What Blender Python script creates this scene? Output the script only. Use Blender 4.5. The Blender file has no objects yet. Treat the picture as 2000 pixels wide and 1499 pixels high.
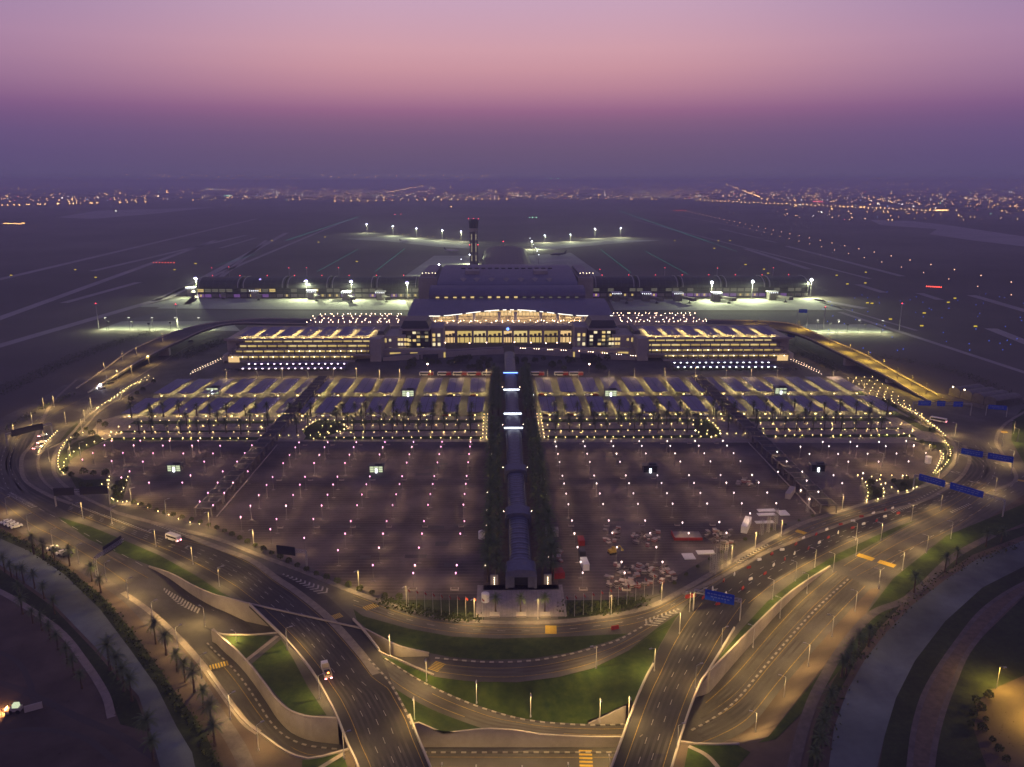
import bpy, bmesh, math, random
from mathutils import Vector, Matrix
from mathutils.geometry import delaunay_2d_cdt
random.seed(7)
R = math.radians
sc = bpy.context.scene
COL = sc.collection
# ------------------------------------------------------------------ camera geometry (survey of the site from the photograph)
F = 1571.0; H = 162.0; PITCH = R(14.2); YAW = 0.0142; CX = 1000.0; CY = 749.5
cp, sp = math.cos(PITCH), math.sin(PITCH)
def ray(px, py):
    x = (px-CX)/F; y = (CY-py)/F
    fwd = cp + y*sp; up = -sp + y*cp
    c, s = math.cos(YAW), math.sin(YAW)
    return Vector((x*c + fwd*s, -x*s + fwd*c, up))
def P(px, py, z=0.0):
    d = ray(px, py); t = (z-H)/d.z
    return Vector((d.x*t, d.y*t, z))
def PY(px, py, Y):
    d = ray(px, py); t = Y/d.y
    return Vector((d.x*t, Y, H+d.z*t))
def zfor(X, Y, py):
    d = ray(CX, py); k = (d.z/math.hypot(d.x, d.y))
    return H + k*math.hypot(X, Y)      # good enough near the picture centre line
def zfor2(X, Y, py):
    lo, hi = -40.0, 120.0
    for _ in range(40):
        m = (lo+hi)/2
        v = Vector((X, Y, m-H)); c, s = math.cos(YAW), math.sin(YAW)
        fx = v.x*c - v.y*s; fy = v.x*s + v.y*c
        zc = fy*cp - v.z*sp; yc = fy*sp + v.z*cp
        if CY - F*yc/zc > py: lo = m
        else: hi = m
    return lo
X0 = 8.0                                # axis of the terminal and the covered walkway
# ------------------------------------------------------------------ helpers
def lin(c):
    return tuple(((v/255)/12.92 if v/255 <= .04045 else ((v/255+.055)/1.055)**2.4) for v in c) + (1.0,)
def mat(name, col, rough=.8, metal=0, noise=None, scale=1.0, bump=0, col2=None, detail=6, contrast=(.35, .65), extra=None, spec=.3):
    m = bpy.data.materials.new(name); m.use_nodes = True
    nt = m.node_tree; b = nt.nodes['Principled BSDF']
    b.inputs['Roughness'].default_value = rough; b.inputs['Metallic'].default_value = metal
    b.inputs['Specular IOR Level'].default_value = spec
    col = tuple(col)[:3]
    if noise is None and col2 is None:
        b.inputs['Base Color'].default_value = col+(1,)
        # slight surface variation so that nothing is perfectly flat
        col2 = tuple(v*.8 for v in col)
    if col2 is None: col2 = tuple(v*(1-noise) for v in col)
    tc = nt.nodes.new('ShaderNodeTexCoord'); n = nt.nodes.new('ShaderNodeTexNoise')
    n.inputs['Scale'].default_value = scale; n.inputs['Detail'].default_value = detail; n.inputs['Roughness'].default_value = .65
    nt.links.new(tc.outputs['Object'], n.inputs['Vector'])
    r = nt.nodes.new('ShaderNodeValToRGB')
    r.color_ramp.elements[0].position = contrast[0]; r.color_ramp.elements[1].position = contrast[1]
    r.color_ramp.elements[0].color = tuple(col2)[:3]+(1,); r.color_ramp.elements[1].color = col+(1,)
    nt.links.new(n.outputs['Fac'], r.inputs['Fac'])
    out = r.outputs['Color']
    if extra:                            # second, coarser layer of blotches
        s2, amt = extra
        n2 = nt.nodes.new('ShaderNodeTexNoise'); n2.inputs['Scale'].default_value = s2; n2.inputs['Detail'].default_value = 4
        nt.links.new(tc.outputs['Object'], n2.inputs['Vector'])
        mr = nt.nodes.new('ShaderNodeMapRange'); mr.inputs['From Min'].default_value = .35; mr.inputs['From Max'].default_value = .65
        mr.inputs['To Min'].default_value = 1-amt; mr.inputs['To Max'].default_value = 1+amt*.5
        nt.links.new(n2.outputs['Fac'], mr.inputs['Value'])
        vm = nt.nodes.new('ShaderNodeVectorMath'); vm.operation = 'SCALE'
        nt.links.new(out, vm.inputs[0]); nt.links.new(mr.outputs['Result'], vm.inputs['Scale'])
        out = vm.outputs['Vector']
    nt.links.new(out, b.inputs['Base Color'])
    if bump:
        bp = nt.nodes.new('ShaderNodeBump'); bp.inputs['Strength'].default_value = bump; bp.inputs['Distance'].default_value = .2
        nt.links.new(n.outputs['Fac'], bp.inputs['Height']); nt.links.new(bp.outputs['Normal'], b.inputs['Normal'])
    return m
def stripes(m, axis, period, dark, width=.12):
    """regular seams along an object axis (roof sheets, slats, bay lines)"""
    nt = m.node_tree; b = nt.nodes['Principled BSDF']; src = b.inputs['Base Color'].links[0].from_socket
    tc = nt.nodes.new('ShaderNodeTexCoord'); sx = nt.nodes.new('ShaderNodeSeparateXYZ'); nt.links.new(tc.outputs['Object'], sx.inputs[0])
    d = nt.nodes.new('ShaderNodeMath'); d.operation = 'DIVIDE'; d.inputs[1].default_value = period
    nt.links.new(sx.outputs['XYZ'.index(axis)], d.inputs[0])
    f = nt.nodes.new('ShaderNodeMath'); f.operation = 'FRACT'; nt.links.new(d.outputs[0], f.inputs[0])
    l = nt.nodes.new('ShaderNodeMath'); l.operation = 'LESS_THAN'; l.inputs[1].default_value = width; nt.links.new(f.outputs[0], l.inputs[0])
    mx = nt.nodes.new('ShaderNodeMix'); mx.data_type = 'RGBA'
    nt.links.new(l.outputs[0], mx.inputs['Factor']); nt.links.new(src, mx.inputs['A']); mx.inputs['B'].default_value = tuple(dark)+(1,)
    nt.links.new(mx.outputs['Result'], b.inputs['Base Color'])
    return m
def emit(name, col, strength, sample=True):
    m = bpy.data.materials.new(name); m.use_nodes = True
    b = m.node_tree.nodes['Principled BSDF']
    b.inputs['Base Color'].default_value = (.05, .05, .05, 1)
    b.inputs['Emission Color'].default_value = tuple(col)[:3]+(1,); b.inputs['Emission Strength'].default_value = strength
    if not sample: m.cycles.emission_sampling = 'NONE'
    return m
SPLIT = {'lamp', 'edge_light', 'column_uplight', 'clerestory_window', 'storey_lamp', 'roof_lamp', 'ramp_lamp', 'wall_lamp', 'gate_lamp', 'slot_window', 'uplight', 'headlight', 'tail_light', 'wheel', 'beacon', 'end_lamp', 'under_light', 'upper_window', 'kerb_island', 'gate_wall', 'landing_strut'}
class MB:
    """collects shapes into one mesh"""
    def __init__(s): s.v = []; s.f = []; s.m = []; s.g = []
    def add(s, vs, fs, mi=0):
        o = len(s.v); s.g.append((o, o+len(vs), len(s.f), len(s.f)+len(fs))); s.v += [tuple(v) for v in vs]
        s.f += [tuple(i+o for i in f) for f in fs]; s.m += [mi]*len(fs); return s
    def box(s, x0, x1, y0, y1, z0, z1, mi=0, rot=0, at=(0, 0, 0), top=None):
        vs = [(x0,y0,z0),(x1,y0,z0),(x1,y1,z0),(x0,y1,z0),(x0,y0,z1),(x1,y0,z1),(x1,y1,z1),(x0,y1,z1)]
        if top: vs = vs[:4]+[(x0+top,y0+top,z1),(x1-top,y0+top,z1),(x1-top,y1-top,z1),(x0+top,y1-top,z1)]
        c, q = math.cos(rot), math.sin(rot)
        vs = [(x*c-y*q+at[0], x*q+y*c+at[1], z+at[2]) for x, y, z in vs]
        return s.add(vs, [(3,2,1,0),(4,5,6,7),(0,1,5,4),(1,2,6,5),(2,3,7,6),(3,0,4,7)], mi)
    def tube(s, a, b, r0, r1=None, n=6, mi=0, cap=True):
        a, b = Vector(a), Vector(b); r1 = r0 if r1 is None else r1
        d = (b-a).normalized(); u = d.orthogonal().normalized(); w = d.cross(u)
        vs = []
        for p, r in ((a, r0), (b, r1)):
            vs += [p+u*r*math.cos(2*math.pi*i/n)+w*r*math.sin(2*math.pi*i/n) for i in range(n)]
        fs = [(i, (i+1)%n, n+(i+1)%n, n+i) for i in range(n)]
        if cap: fs += [tuple(range(n-1, -1, -1)), tuple(range(n, 2*n))]
        return s.add(vs, fs, mi)
    def octa(s, p, r, mi=0, rz=None):
        x, y, z = p; q = rz or r
        return s.add([(x+r,y,z),(x-r,y,z),(x,y+r,z),(x,y-r,z),(x,y,z+q),(x,y,z-q)],
                     [(0,2,4),(2,1,4),(1,3,4),(3,0,4),(2,0,5),(1,2,5),(3,1,5),(0,3,5)], mi)
    def ball(s, p, r, mi=0, n=8, k=4, sz=1):
        x, y, z = p; vs = [(x, y, z+r*sz)]
        for j in range(1, k):
            a = math.pi*j/k
            vs += [(x+r*math.sin(a)*math.cos(2*math.pi*i/n), y+r*math.sin(a)*math.sin(2*math.pi*i/n), z+r*sz*math.cos(a)) for i in range(n)]
        vs.append((x, y, z-r*sz)); e = len(vs)-1
        fs = [(0, 1+i, 1+(i+1)%n) for i in range(n)]
        for j in range(k-2):
            o = 1+j*n; fs += [(o+i, o+n+i, o+n+(i+1)%n, o+(i+1)%n) for i in range(n)]
        o = 1+(k-2)*n; fs += [(o+i, e, o+(i+1)%n) for i in range(n)]
        return s.add(vs, fs, mi)
    def prism(s, prof, x0, x1, mi=0):
        """profile of (y,z) swept along x"""
        n = len(prof); vs = [(x0, y, z) for y, z in prof]+[(x1, y, z) for y, z in prof]
        fs = [(i, (i+1)%n, n+(i+1)%n, n+i) for i in range(n)]+[tuple(range(n-1, -1, -1)), tuple(range(n, 2*n))]
        return s.add(vs, fs, mi)
    def build(s, name, mats, parent=None, smooth=False, loc=None):
        if name in SPLIT and len(s.g) > 1:
            for a, b, c, d in s.g:
                t = MB(); t.add(s.v[a:b], [tuple(i-a for i in f) for f in s.f[c:d]]); t.m = s.m[c:d]; o = t.build(name, mats, parent, smooth, loc)
            return o
        me = bpy.data.meshes.new(name); me.from_pydata(s.v, [], s.f)
        if not isinstance(mats, (list, tuple)): mats = [mats]
        for m in mats: me.materials.append(m)
        if len(mats) > 1: me.polygons.foreach_set('material_index', s.m)
        if smooth: me.polygons.foreach_set('use_smooth', [True]*len(me.polygons))
        bm = bmesh.new(); bm.from_mesh(me); bmesh.ops.recalc_face_normals(bm, faces=bm.faces); bm.to_mesh(me); bm.free()
        me.update()
        o = bpy.data.objects.new(name, me); COL.objects.link(o)
        if parent is not None: o.parent = parent
        if loc is not None: o.location = loc
        return o
def tag(o, label, cat, group=None, kind=None):
    if label: o['label'] = label
    if cat: o['category'] = cat
    if group: o['group'] = group
    if kind: o['kind'] = kind
    return o
def struct(o, kind='structure'): o['kind'] = kind; return o
def empty(name, loc=(0, 0, 0), rz=0):
    o = bpy.data.objects.new(name, None); COL.objects.link(o); o.location = loc; o.rotation_euler = (0, 0, rz); return o
KIDS = {}
def dup(root, loc, rz=0, scale=None, label=None, group=None):
    c = root.copy(); COL.objects.link(c); c.location = loc; c.rotation_euler = (0, 0, rz)
    if scale: c.scale = (scale, scale, scale) if not hasattr(scale, '__len__') else scale
    if label: c['label'] = label
    if group: c['group'] = group
    if root.name not in KIDS: KIDS[root.name] = list(root.children)
    for ch in KIDS[root.name]:
        d = ch.copy(); COL.objects.link(d); d.parent = c
        if ch.name not in KIDS: KIDS[ch.name] = list(ch.children)
        for g in KIDS[ch.name]:
            e = g.copy(); COL.objects.link(e); e.parent = d
    return c
class Kind:
    """first placement moves the prototype, later ones copy it"""
    def __init__(s, root): s.r = root; s.used = False
    def put(s, loc, rz=0, scale=None, label=None, group=None):
        if not s.used:
            s.used = True; r = s.r; r.location = loc; r.rotation_euler = (0, 0, rz)
            if scale: r.scale = (scale,)*3 if not hasattr(scale, '__len__') else scale
            if label: r['label'] = label
            if group: r['group'] = group
            return r
        return dup(s.r, loc, rz, scale, label, group)
_o = 'first second third fourth fifth sixth seventh eighth ninth tenth eleventh twelfth thirteenth fourteenth fifteenth sixteenth seventeenth eighteenth nineteenth twentieth'.split()
def ORD(i):
    if i < 20: return _o[i]
    t, u = divmod(i+1, 10); T = {2: 'twent', 3: 'thirt', 4: 'fort', 5: 'fift', 6: 'sixt'}[t]
    return T+'ieth' if u == 0 else T+'y-'+_o[u-1]
def catmull(pts, n=6):
    pts = [Vector(p) for p in pts]
    if len(pts) < 3: return pts
    q = [pts[0]*2-pts[1]]+pts+[pts[-1]*2-pts[-2]]; out = []
    for i in range(1, len(q)-2):
        a, b, c, d = q[i-1:i+3]
        for k in range(n):
            t = k/n; out.append(.5*((2*b)+(c-a)*t+(2*a-5*b+4*c-d)*t*t+(3*b-3*c+d-a)*t**3))
    out.append(pts[-1]); return out
def W(pxs, z=0, n=6, smooth=True):
    """traced picture points -> smooth world polyline on the plane z (or with their own z)"""
    pts = [P(p[0], p[1], p[2] if len(p) > 2 else z) for p in pxs]
    return catmull(pts, n) if smooth else pts
def resample(pts, step):
    out = [pts[0].copy()]; acc = 0
    for a, b in zip(pts, pts[1:]):
        L = (b-a).length; t = step-acc
        while t <= L and L > 0: out.append(a.lerp(b, t/L)); t += step
        acc = (acc+L) % step if step else 0
    if (out[-1]-pts[-1]).length > step*.3: out.append(pts[-1].copy())
    return out
def normals(pts):
    ns = []
    for i in range(len(pts)):
        d = pts[min(i+1, len(pts)-1)]-pts[max(i-1, 0)]; d.z = 0; d.normalize(); ns.append(Vector((-d.y, d.x, 0)))
    return ns
def offset(pts, d): return [p+n*d for p, n in zip(pts, normals(pts))]
def ribbon(mb, pts, w, dz=0, mi=0, alt=None):
    L, Rr = offset(pts, w/2), offset(pts, -w/2); up = Vector((0, 0, dz))
    for i in range(len(pts)-1):
        mb.add([L[i]+up, L[i+1]+up, Rr[i+1]+up, Rr[i]+up], [(0, 3, 2, 1)], mi if alt is None else (mi, alt)[i % 2])
def kerb(mb, pts, w, h, z0=0, mi=0, alt=None):
    """solid raised strip along a line"""
    L, Rr = offset(pts, w/2), offset(pts, -w/2); a, b = Vector((0, 0, z0)), Vector((0, 0, z0+h))
    n = len(pts)
    for i in range(n-1):
        k = mi if alt is None else (mi, alt)[i % 2]
        mb.add([L[i]+a, L[i+1]+a, Rr[i+1]+a, Rr[i]+a, L[i]+b, L[i+1]+b, Rr[i+1]+b, Rr[i]+b],
               [(4, 7, 6, 5), (0, 1, 5, 4), (2, 3, 7, 6)]+([(0, 4, 7, 3)] if i == 0 else [])+([(1, 2, 6, 5)] if i == n-2 else []), k)
def pip(x, y, poly):
    c = False; n = len(poly); j = n-1
    for i in range(n):
        xi, yi = poly[i][0], poly[i][1]; xj, yj = poly[j][0], poly[j][1]
        if (yi > y) != (yj > y) and x < (xj-xi)*(y-yi)/(yj-yi)+xi: c = not c
        j = i
    return c
HOLES = []
def cdt(polys, lines=(), zmap=None):
    vs, es, zs = [], [], []
    for poly, closed in [(p, True) for p in polys]+[(l, False) for l in lines]:
        o = len(vs); n = len(poly)
        for p in poly: vs.append(Vector((p[0], p[1]))); zs.append(p[2] if len(p) > 2 else 0)
        es += [(o+i, o+(i+1) % n) for i in range(n if closed else n-1)]
    v, e, f, ov, _, _ = delaunay_2d_cdt(vs, es, [], 0, 1e-4)
    z = []
    for i, src in enumerate(ov):
        z.append(zs[src[0]] if src else None)
    return v, f, z
def sheet(name, poly, z, m, kind='structure', holes=True):
    """flat sheet on plane z, with the sunken trenches cut out of it"""
    poly = [(p[0], p[1]) for p in poly]
    hs = [h for h in HOLES] if holes else []
    v, f, _ = cdt([poly]+hs)
    keep = []
    for t in f:
        c = (v[t[0]]+v[t[1]]+v[t[2]])/3
        if pip(c.x, c.y, poly) and not any(pip(c.x, c.y, h) for h in hs): keep.append(t)
    mb = MB(); mb.add([(p.x, p.y, z) for p in v], keep)
    me = bpy.data.meshes.new(name); me.from_pydata(mb.v, [], [tuple(reversed(t)) if (v[t[1]]-v[t[0]]).cross(v[t[2]]-v[t[0]]) < 0 else tuple(t) for t in keep])
    me.materials.append(m); o = bpy.data.objects.new(name, me); COL.objects.link(o)
    bm = bmesh.new(); bm.from_mesh(me); bmesh.ops.delete(bm, geom=[q for q in bm.verts if not q.link_faces], context='VERTS'); bm.to_mesh(me); bm.free()
    return struct(o, kind)
def strip_between(mb, A, B, mi=0):
    n = 40; A, B = even(A, n), even(B, n)
    for i in range(n-1): mb.add([A[i], A[i+1], B[i+1], B[i]], [(0, 1, 2, 3)], mi)
def even(pts, n):
    d = [0]
    for a, b in zip(pts, pts[1:]): d.append(d[-1]+(b-a).length)
    out = []; j = 0
    for k in range(n):
        t = d[-1]*k/(n-1)
        while j < len(pts)-2 and d[j+1] < t: j += 1
        L = d[j+1]-d[j]; out.append(pts[j].lerp(pts[j+1], min(1, max(0, (t-d[j])/L if L else 0))))
    return out
def wall(mb, top, zb, th=.5, mi=0, zt=None):
    """vertical wall under a polyline of top points; zb: bottom z per point"""
    n = len(top)
    ns = normals([p.copy() for p in top])
    for i in range(n-1):
        a, b = top[i], top[i+1]; za, zb2 = zb[i], zb[i+1]
        a2, b2 = a+ns[i]*th, b+ns[i+1]*th
        vs = [Vector((a.x, a.y, za)), Vector((b.x, b.y, zb2)), b, a, Vector((a2.x, a2.y, za)), Vector((b2.x, b2.y, zb2)), b2, a2]
        vs = [tuple(v) for v in vs]
        fs = [(0, 1, 2, 3), (5, 4, 7, 6), (3, 2, 6, 7), (1, 0, 4, 5)]
        if i == 0: fs.append((4, 0, 3, 7))
        if i == n-2: fs.append((1, 5, 6, 2))
        mb.add(vs, fs, mi)
# ------------------------------------------------------------------ materials
M = {}
M['sand'] = mat('sand', (.14, .103, .078), .95, noise=.45, scale=.05, extra=(.008, .35))
M['desert'] = mat('desert', (.125, .105, .09), .95, noise=.4, scale=.004, extra=(.0012, .4), detail=10)
M['asphalt'] = mat('asphalt', (.105, .095, .088), .85, noise=.3, scale=.12, extra=(.035, .4))
M['asphalt_new'] = mat('asphalt_new', (.046, .042, .042), .8, noise=.35, scale=.12, extra=(.04, .4)); M['worn'] = mat('worn_lane', (.088, .078, .07), .7, noise=.35, scale=.09, extra=(.05, .4)); M['worn_new'] = mat('worn_lane_dark', (.062, .056, .054), .7, noise=.4, scale=.09, extra=(.05, .5))
M['lot'] = stripes(mat('lot_asphalt', (.125, .1, .09), .9, noise=.3, scale=.1, extra=(.04, .5)), 'Y', 2.7, (.2, .165, .15), .06)
M['paving'] = mat('paving', (.29, .24, .2), .8, noise=.3, scale=.3)
M['plaza'] = stripes(mat('plaza_paving', (.30, .26, .25), .8, noise=.25, scale=.5), 'X', 2.0, (.2, .17, .17), .08)
M['grass'] = mat('lawn', (.046, .068, .011), .95, col2=(.016, .036, .007), scale=.3, extra=(.05, .35), bump=.5, detail=10)
M['grass_dark'] = mat('ground_cover', (.036, .05, .017), .95, col2=(.02, .028, .012), scale=.5, extra=(.06, .4), bump=.6)
M['ditch'] = mat('ditch_stone', (.13, .11, .105), .9, noise=.4, scale=.3); M['wadi'] = mat('channel_gravel', (.19, .225, .2), .8, col2=(.09, .10, .105), scale=.035, extra=(.02, .5))
M['concrete'] = mat('concrete', (.38, .33, .28), .85, noise=.2, scale=.25, extra=(.06, .15))
M['concrete_dk'] = mat('concrete_dark', (.2, .18, .165), .85, noise=.3, scale=.3)
M['apron'] = stripes(mat('apron_concrete', (.36, .36, .31), .85, noise=.15, scale=.03, extra=(.01, .25)), 'X', 7.5, (.29, .29, .25), .03)
M['taxi'] = mat('taxiway', (.125, .115, .11), .9, noise=.25, scale=.02)
M['runstrip'] = mat('taxi_shoulder', (.34, .3, .29), .9, noise=.25, scale=.01)
M['white_line'] = mat('white_paint', (.42, .39, .35), .7, noise=.5, scale=1)
M['yellow_line'] = mat('yellow_paint', (.36, .24, .06), .7, noise=.5, scale=1)
M['yellow'] = mat('yellow_bars', (.5, .33, .035), .7, noise=.2, scale=1)
M['black'] = mat('black_paint', (.085, .075, .07), .7, noise=.2, scale=1)
M['steel'] = mat('galvanised', (.42, .4, .38), .6, .1, noise=.2, scale=2)
M['dark_steel'] = mat('dark_steel', (.06, .058, .065), .5, .3, noise=.2, scale=2)
M['roof'] = stripes(mat('roof_sheet', (.16, .145, .215), .6, .1, noise=.2, scale=.08), 'X', 4.5, (.125, .115, .17), .08)
M['roof_dk'] = stripes(mat('pier_roof', (.05, .05, .055), .6, .1, noise=.25, scale=.1), 'X', 9, (.09, .09, .09), .06)
M['canopy'] = stripes(mat('canopy_sheet', (.19, .175, .30), .6, .1, noise=.25, scale=.15), 'Y', 1.25, (.135, .12, .21), .22)
M['canopy_gut'] = mat('canopy_gutter', (.07, .06, .11), .6, noise=.2, scale=1)
M['stone'] = mat('limestone', (.36, .32, .29), .85, noise=.15, scale=.15, extra=(.05, .1))
M['stone_lt'] = mat('pale_stone', (.42, .37, .32), .85, noise=.12, scale=.2)
M['glass_dk'] = mat('dark_glass', (.03, .032, .04), .15, noise=.3, scale=.3, spec=.5)
M['vault'] = stripes(mat('vault_sheet', (.15, .155, .225), .5, .2, noise=.25, scale=.4), 'Y', 5.2, (.06, .06, .09), .12)
M['pav'] = mat('pavilion_sheet', (.15, .15, .2), .6, .1, noise=.2, scale=.5)
M['trunk'] = mat('palm_trunk', (.11, .08, .055), .95, noise=.4, scale=4)
M['frond'] = mat('palm_frond', (.085, .125, .05), .8, col2=(.14, .17, .06), scale=.9)
M['leaf'] = mat('shrub_leaf', (.04, .062, .02), .85, col2=(.07, .08, .022), scale=.8)
M['soil'] = mat('planting_soil', (.14, .105, .08), .95, noise=.4, scale=.4)
M['blue'] = mat('sign_blue', (.008, .07, .55), .5, noise=.15, scale=.5)
M['white'] = mat('white_panel', (.72, .7, .68), .6, noise=.1, scale=1)
M['red'] = mat('red_panel', (.3, .03, .025), .6, noise=.2, scale=1)
M['rubber'] = mat('rubber', (.015, .015, .015), .9, noise=.2, scale=3)
M['far_build'] = mat('far_building', (.2, .17, .15), .9, noise=.4, scale=.01)
M['hill'] = mat('hill_rock', (.11, .09, .09), .95, noise=.3, scale=.0006)
warm = (1, .62, .24); sodium = (1, .5, .13); amber = (1, .43, .09); cool = (.92, .95, 1); pink = (1, .62, .66); ylw = (1, .74, .26)
# ================================================================== SETTING: ground, trenches, roads
def px(*a): return [P(*p) for p in a]
wN_T1 = [(290,1108),(315,1116),(340,1126),(376,1146),(418,1164),(442,1170),(475,1179)]          # north wall of the first underpass
wN_T1b = [(713,1231.5),(745,1248),(780,1265),(837,1278.5)]
eS_T1 = [(415,1231),(436,1239),(490,1240),(542,1236)]
eS_T1b = [(741,1272),(754,1279),(776,1287),(810,1302),(848,1318)]
w_T2 = [(415,1231),(431,1247),(460,1272),(490,1305),(520,1344),(538,1368),(562,1389),(586,1399),(610,1404),(659,1406)]
o_T2 = [(681,1463),(640,1475),(600,1482),(560,1468),(520,1440),(475,1405),(430,1345),(390,1290),(340,1235),(290,1190),(240,1155)]
N1 = W(wN_T1); N1b = W(wN_T1b); S1 = W(eS_T1); S1b = W(eS_T1b); T2in = W(w_T2); T2out = W(o_T2)
# the first underpass: one long trench under the left carriageway, then rising to the east
north = N1+N1b; south = S1+S1b
H_T1 = N1 + N1b + list(reversed(S1b)) + list(reversed(S1))
H_T2 = N1[:] + [S1[0]] + T2in[1:] + T2out
mid_end = P(700, 1440)
deckL_w = W([(451,1153),(487,1182),(544,1237),(574,1269),(610,1314),(636,1359),(659,1404),(681,1460),(699,1499),(722,1580)])
deckL_e = W([(640,1165),(672,1195),(711,1234),(741,1272),(770,1345),(800,1400),(815,1440),(840,1499),(872,1580)])
deckR_w = W([(1345,1180),(1320,1212),(1290,1262),(1262,1325),(1244,1366),(1222,1425),(1195,1499),(1165,1580)])
deckR_e = W([(1475,1170),(1433,1230),(1384,1312),(1370,1332),(1349,1382),(1330,1440),(1314,1494),(1290,1580)])
# bowl of grass between the carriageways with the sunken slip road
rimN = px((745,1281),(776,1291),(810,1307),(848,1322),(890,1328),(930,1332),(1010,1333),(1090,1323),(1157,1306),(1230,1270),(1285,1232),(1312,1220))
rimE = px((1288,1262),(1262,1322),(1244,1366))
wedge = [P(1244,1366), P(1206,1383,-1.5), P(1180,1395,-3.2), P(1147,1409,-5.6)]
Cn = W([(752,1287,0),(808,1323,-1),(866,1353,-2.2),(929,1379,-3.5),(996,1400,-4.7),(1057,1411,-5.3),(1147,1417,-6),(1222,1416,-6.3)], n=4)
Cs = W([(735,1312,0),(779,1350,-.8),(842,1385,-2.2),(900,1408,-3.5),(958,1427,-4.7),(999,1428,-5.1),(1057,1437,-5.6),(1156,1442,-6.1),(1216,1442,-6.4)], n=4)
w5 = []                                            # retaining wall above the lowest road: top follows the photograph
for xt, yt in [(807,1417),(819,1412),(842,1424),(866,1434.5),(900,1431),(935,1427),(958,1426),(999,1428),(1057,1437),(1110,1440),(1156,1442),(1216,1442)]:
    b = P(xt, 1460, -8.5); w5.append(Vector((b.x, b.y, min(-.05, zfor2(b.x, b.y, yt)))))
H_C = rimN + rimE + [P(1222,1425), P(1195,1499), P(1165,1580)] + px((872,1580),(840,1499),(815,1440),(800,1400),(770,1348),(738,1300))
H_D = px((1246,1362),(1382,1312),(1366,1340),(1330,1445),(1310,1500),(1195,1500),(1222,1425))
w6 = [(1384,1313),(1400,1297),(1432,1264),(1460,1236),(1500,1196),(1540,1160),(1580,1132),(1620,1107)]
W6 = W(w6)
rimR = px((1700,1150),(1720,1150),(1690,1200),(1630,1275),(1570,1350),(1500,1440),(1443,1453),(1360,1453.5),(1330,1449))
H_R = W6 + rimR + px((1349,1382),(1366,1345))
HOLES += [[(p.x, p.y) for p in h] for h in (H_T1, H_T2, H_C, H_D, H_R)]
gr = MB()
big = 60000
sheet('ground', [(-big,-400),(big,-400),(big,big),(-big,big)], 0, M['desert'])
q_ = MB(); q_.add([(-260, 130, -9.6), (260, 130, -9.6), (260, 420, -9.6), (-260, 420, -9.6)], [(0, 1, 2, 3)]); struct(q_.build('ground', M['sand']))  # buried plane added to stop sky light leaking up through the trenches
sheet('sand', px((-900,900),(-150,925),(0,980),(110,1000),(250,1060),(440,1160),(700,1270),(900,1290),(1250,1250),(1420,1200),(1650,1100),(1900,990),(2050,930),(2900,800),(3000,1700),(-1000,1700)), .02, M['sand'])
road_poly = px((-150,925),(0,985),(50,1032),(100,1062),(180,1112),(240,1155),(290,1190),(340,1235),(390,1290),(430,1345),(475,1405),(520,1440),(560,1468),(600,1482),(640,1475),(681,1463),(699,1499),(720,1600),(1285,1600),(1314,1494),(1328,1449),(1360,1453),(1443,1453),(1500,1440),(1570,1350),(1630,1275),(1690,1200),(1740,1140),(1830,1075),(1920,1020),(2010,960),(2150,880),(2150,785),(2000,790),(1945,800),(1840,788),(1800,770),(1745,735),(1640,690),(1560,648),(640,640),(440,648),(370,663),(330,683),(280,700),(222,728),(150,738),(80,778),(0,818),(-150,885))
sheet('road', road_poly, .04, M['asphalt'])
sheet('car_park', px((215,860),(170,878),(140,893),(128,905),(127,920),(140,930),(165,934),(262,930),(256,950),(225,985),(330,1010),(410,1032),(520,1072),(600,1106),(690,1146),(770,1172),(935,1176),(1100,1176),(1200,1168),(1290,1143),(1370,1098),(1440,1060),(1500,1032),(1580,1008),(1690,987),(1680,945),(1790,937),(1825,915),(1840,890),(1790,866),(1720,858)), .06, M['lot'])
sheet('covered_car_park', px((222,815),(296,733),(960,733),(1030,733),(1648,733),(1755,820)), .06, M['asphalt'])
# dark, newly laid carriageways
sheet('carriageway', px((-30,860),(12,895),(20,930),(60,965),(130,1000),(220,1035),(330,1085),(451,1153),(487,1182),(544,1237),(711,1234),(672,1195),(640,1165),(580,1135),(541,1122),(490,1090),(400,1058),(292,1034),(140,981),(95,964),(52,938),(42,915),(45,890),(66,862),(30,850)), .065, M['asphalt_new'])
sheet('carriageway', px((1345,1180),(1335,1200),(1475,1170),(1510,1135),(1560,1105),(1640,1060),(1740,1020),(1800,1000),(1880,935),(1893,905),(1885,872),(1920,880),(1935,920),(1890,960),(1780,985),(1700,1002),(1600,1038),(1500,1082),(1440,1118),(1390,1150)), .065, M['asphalt_new'])
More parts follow.
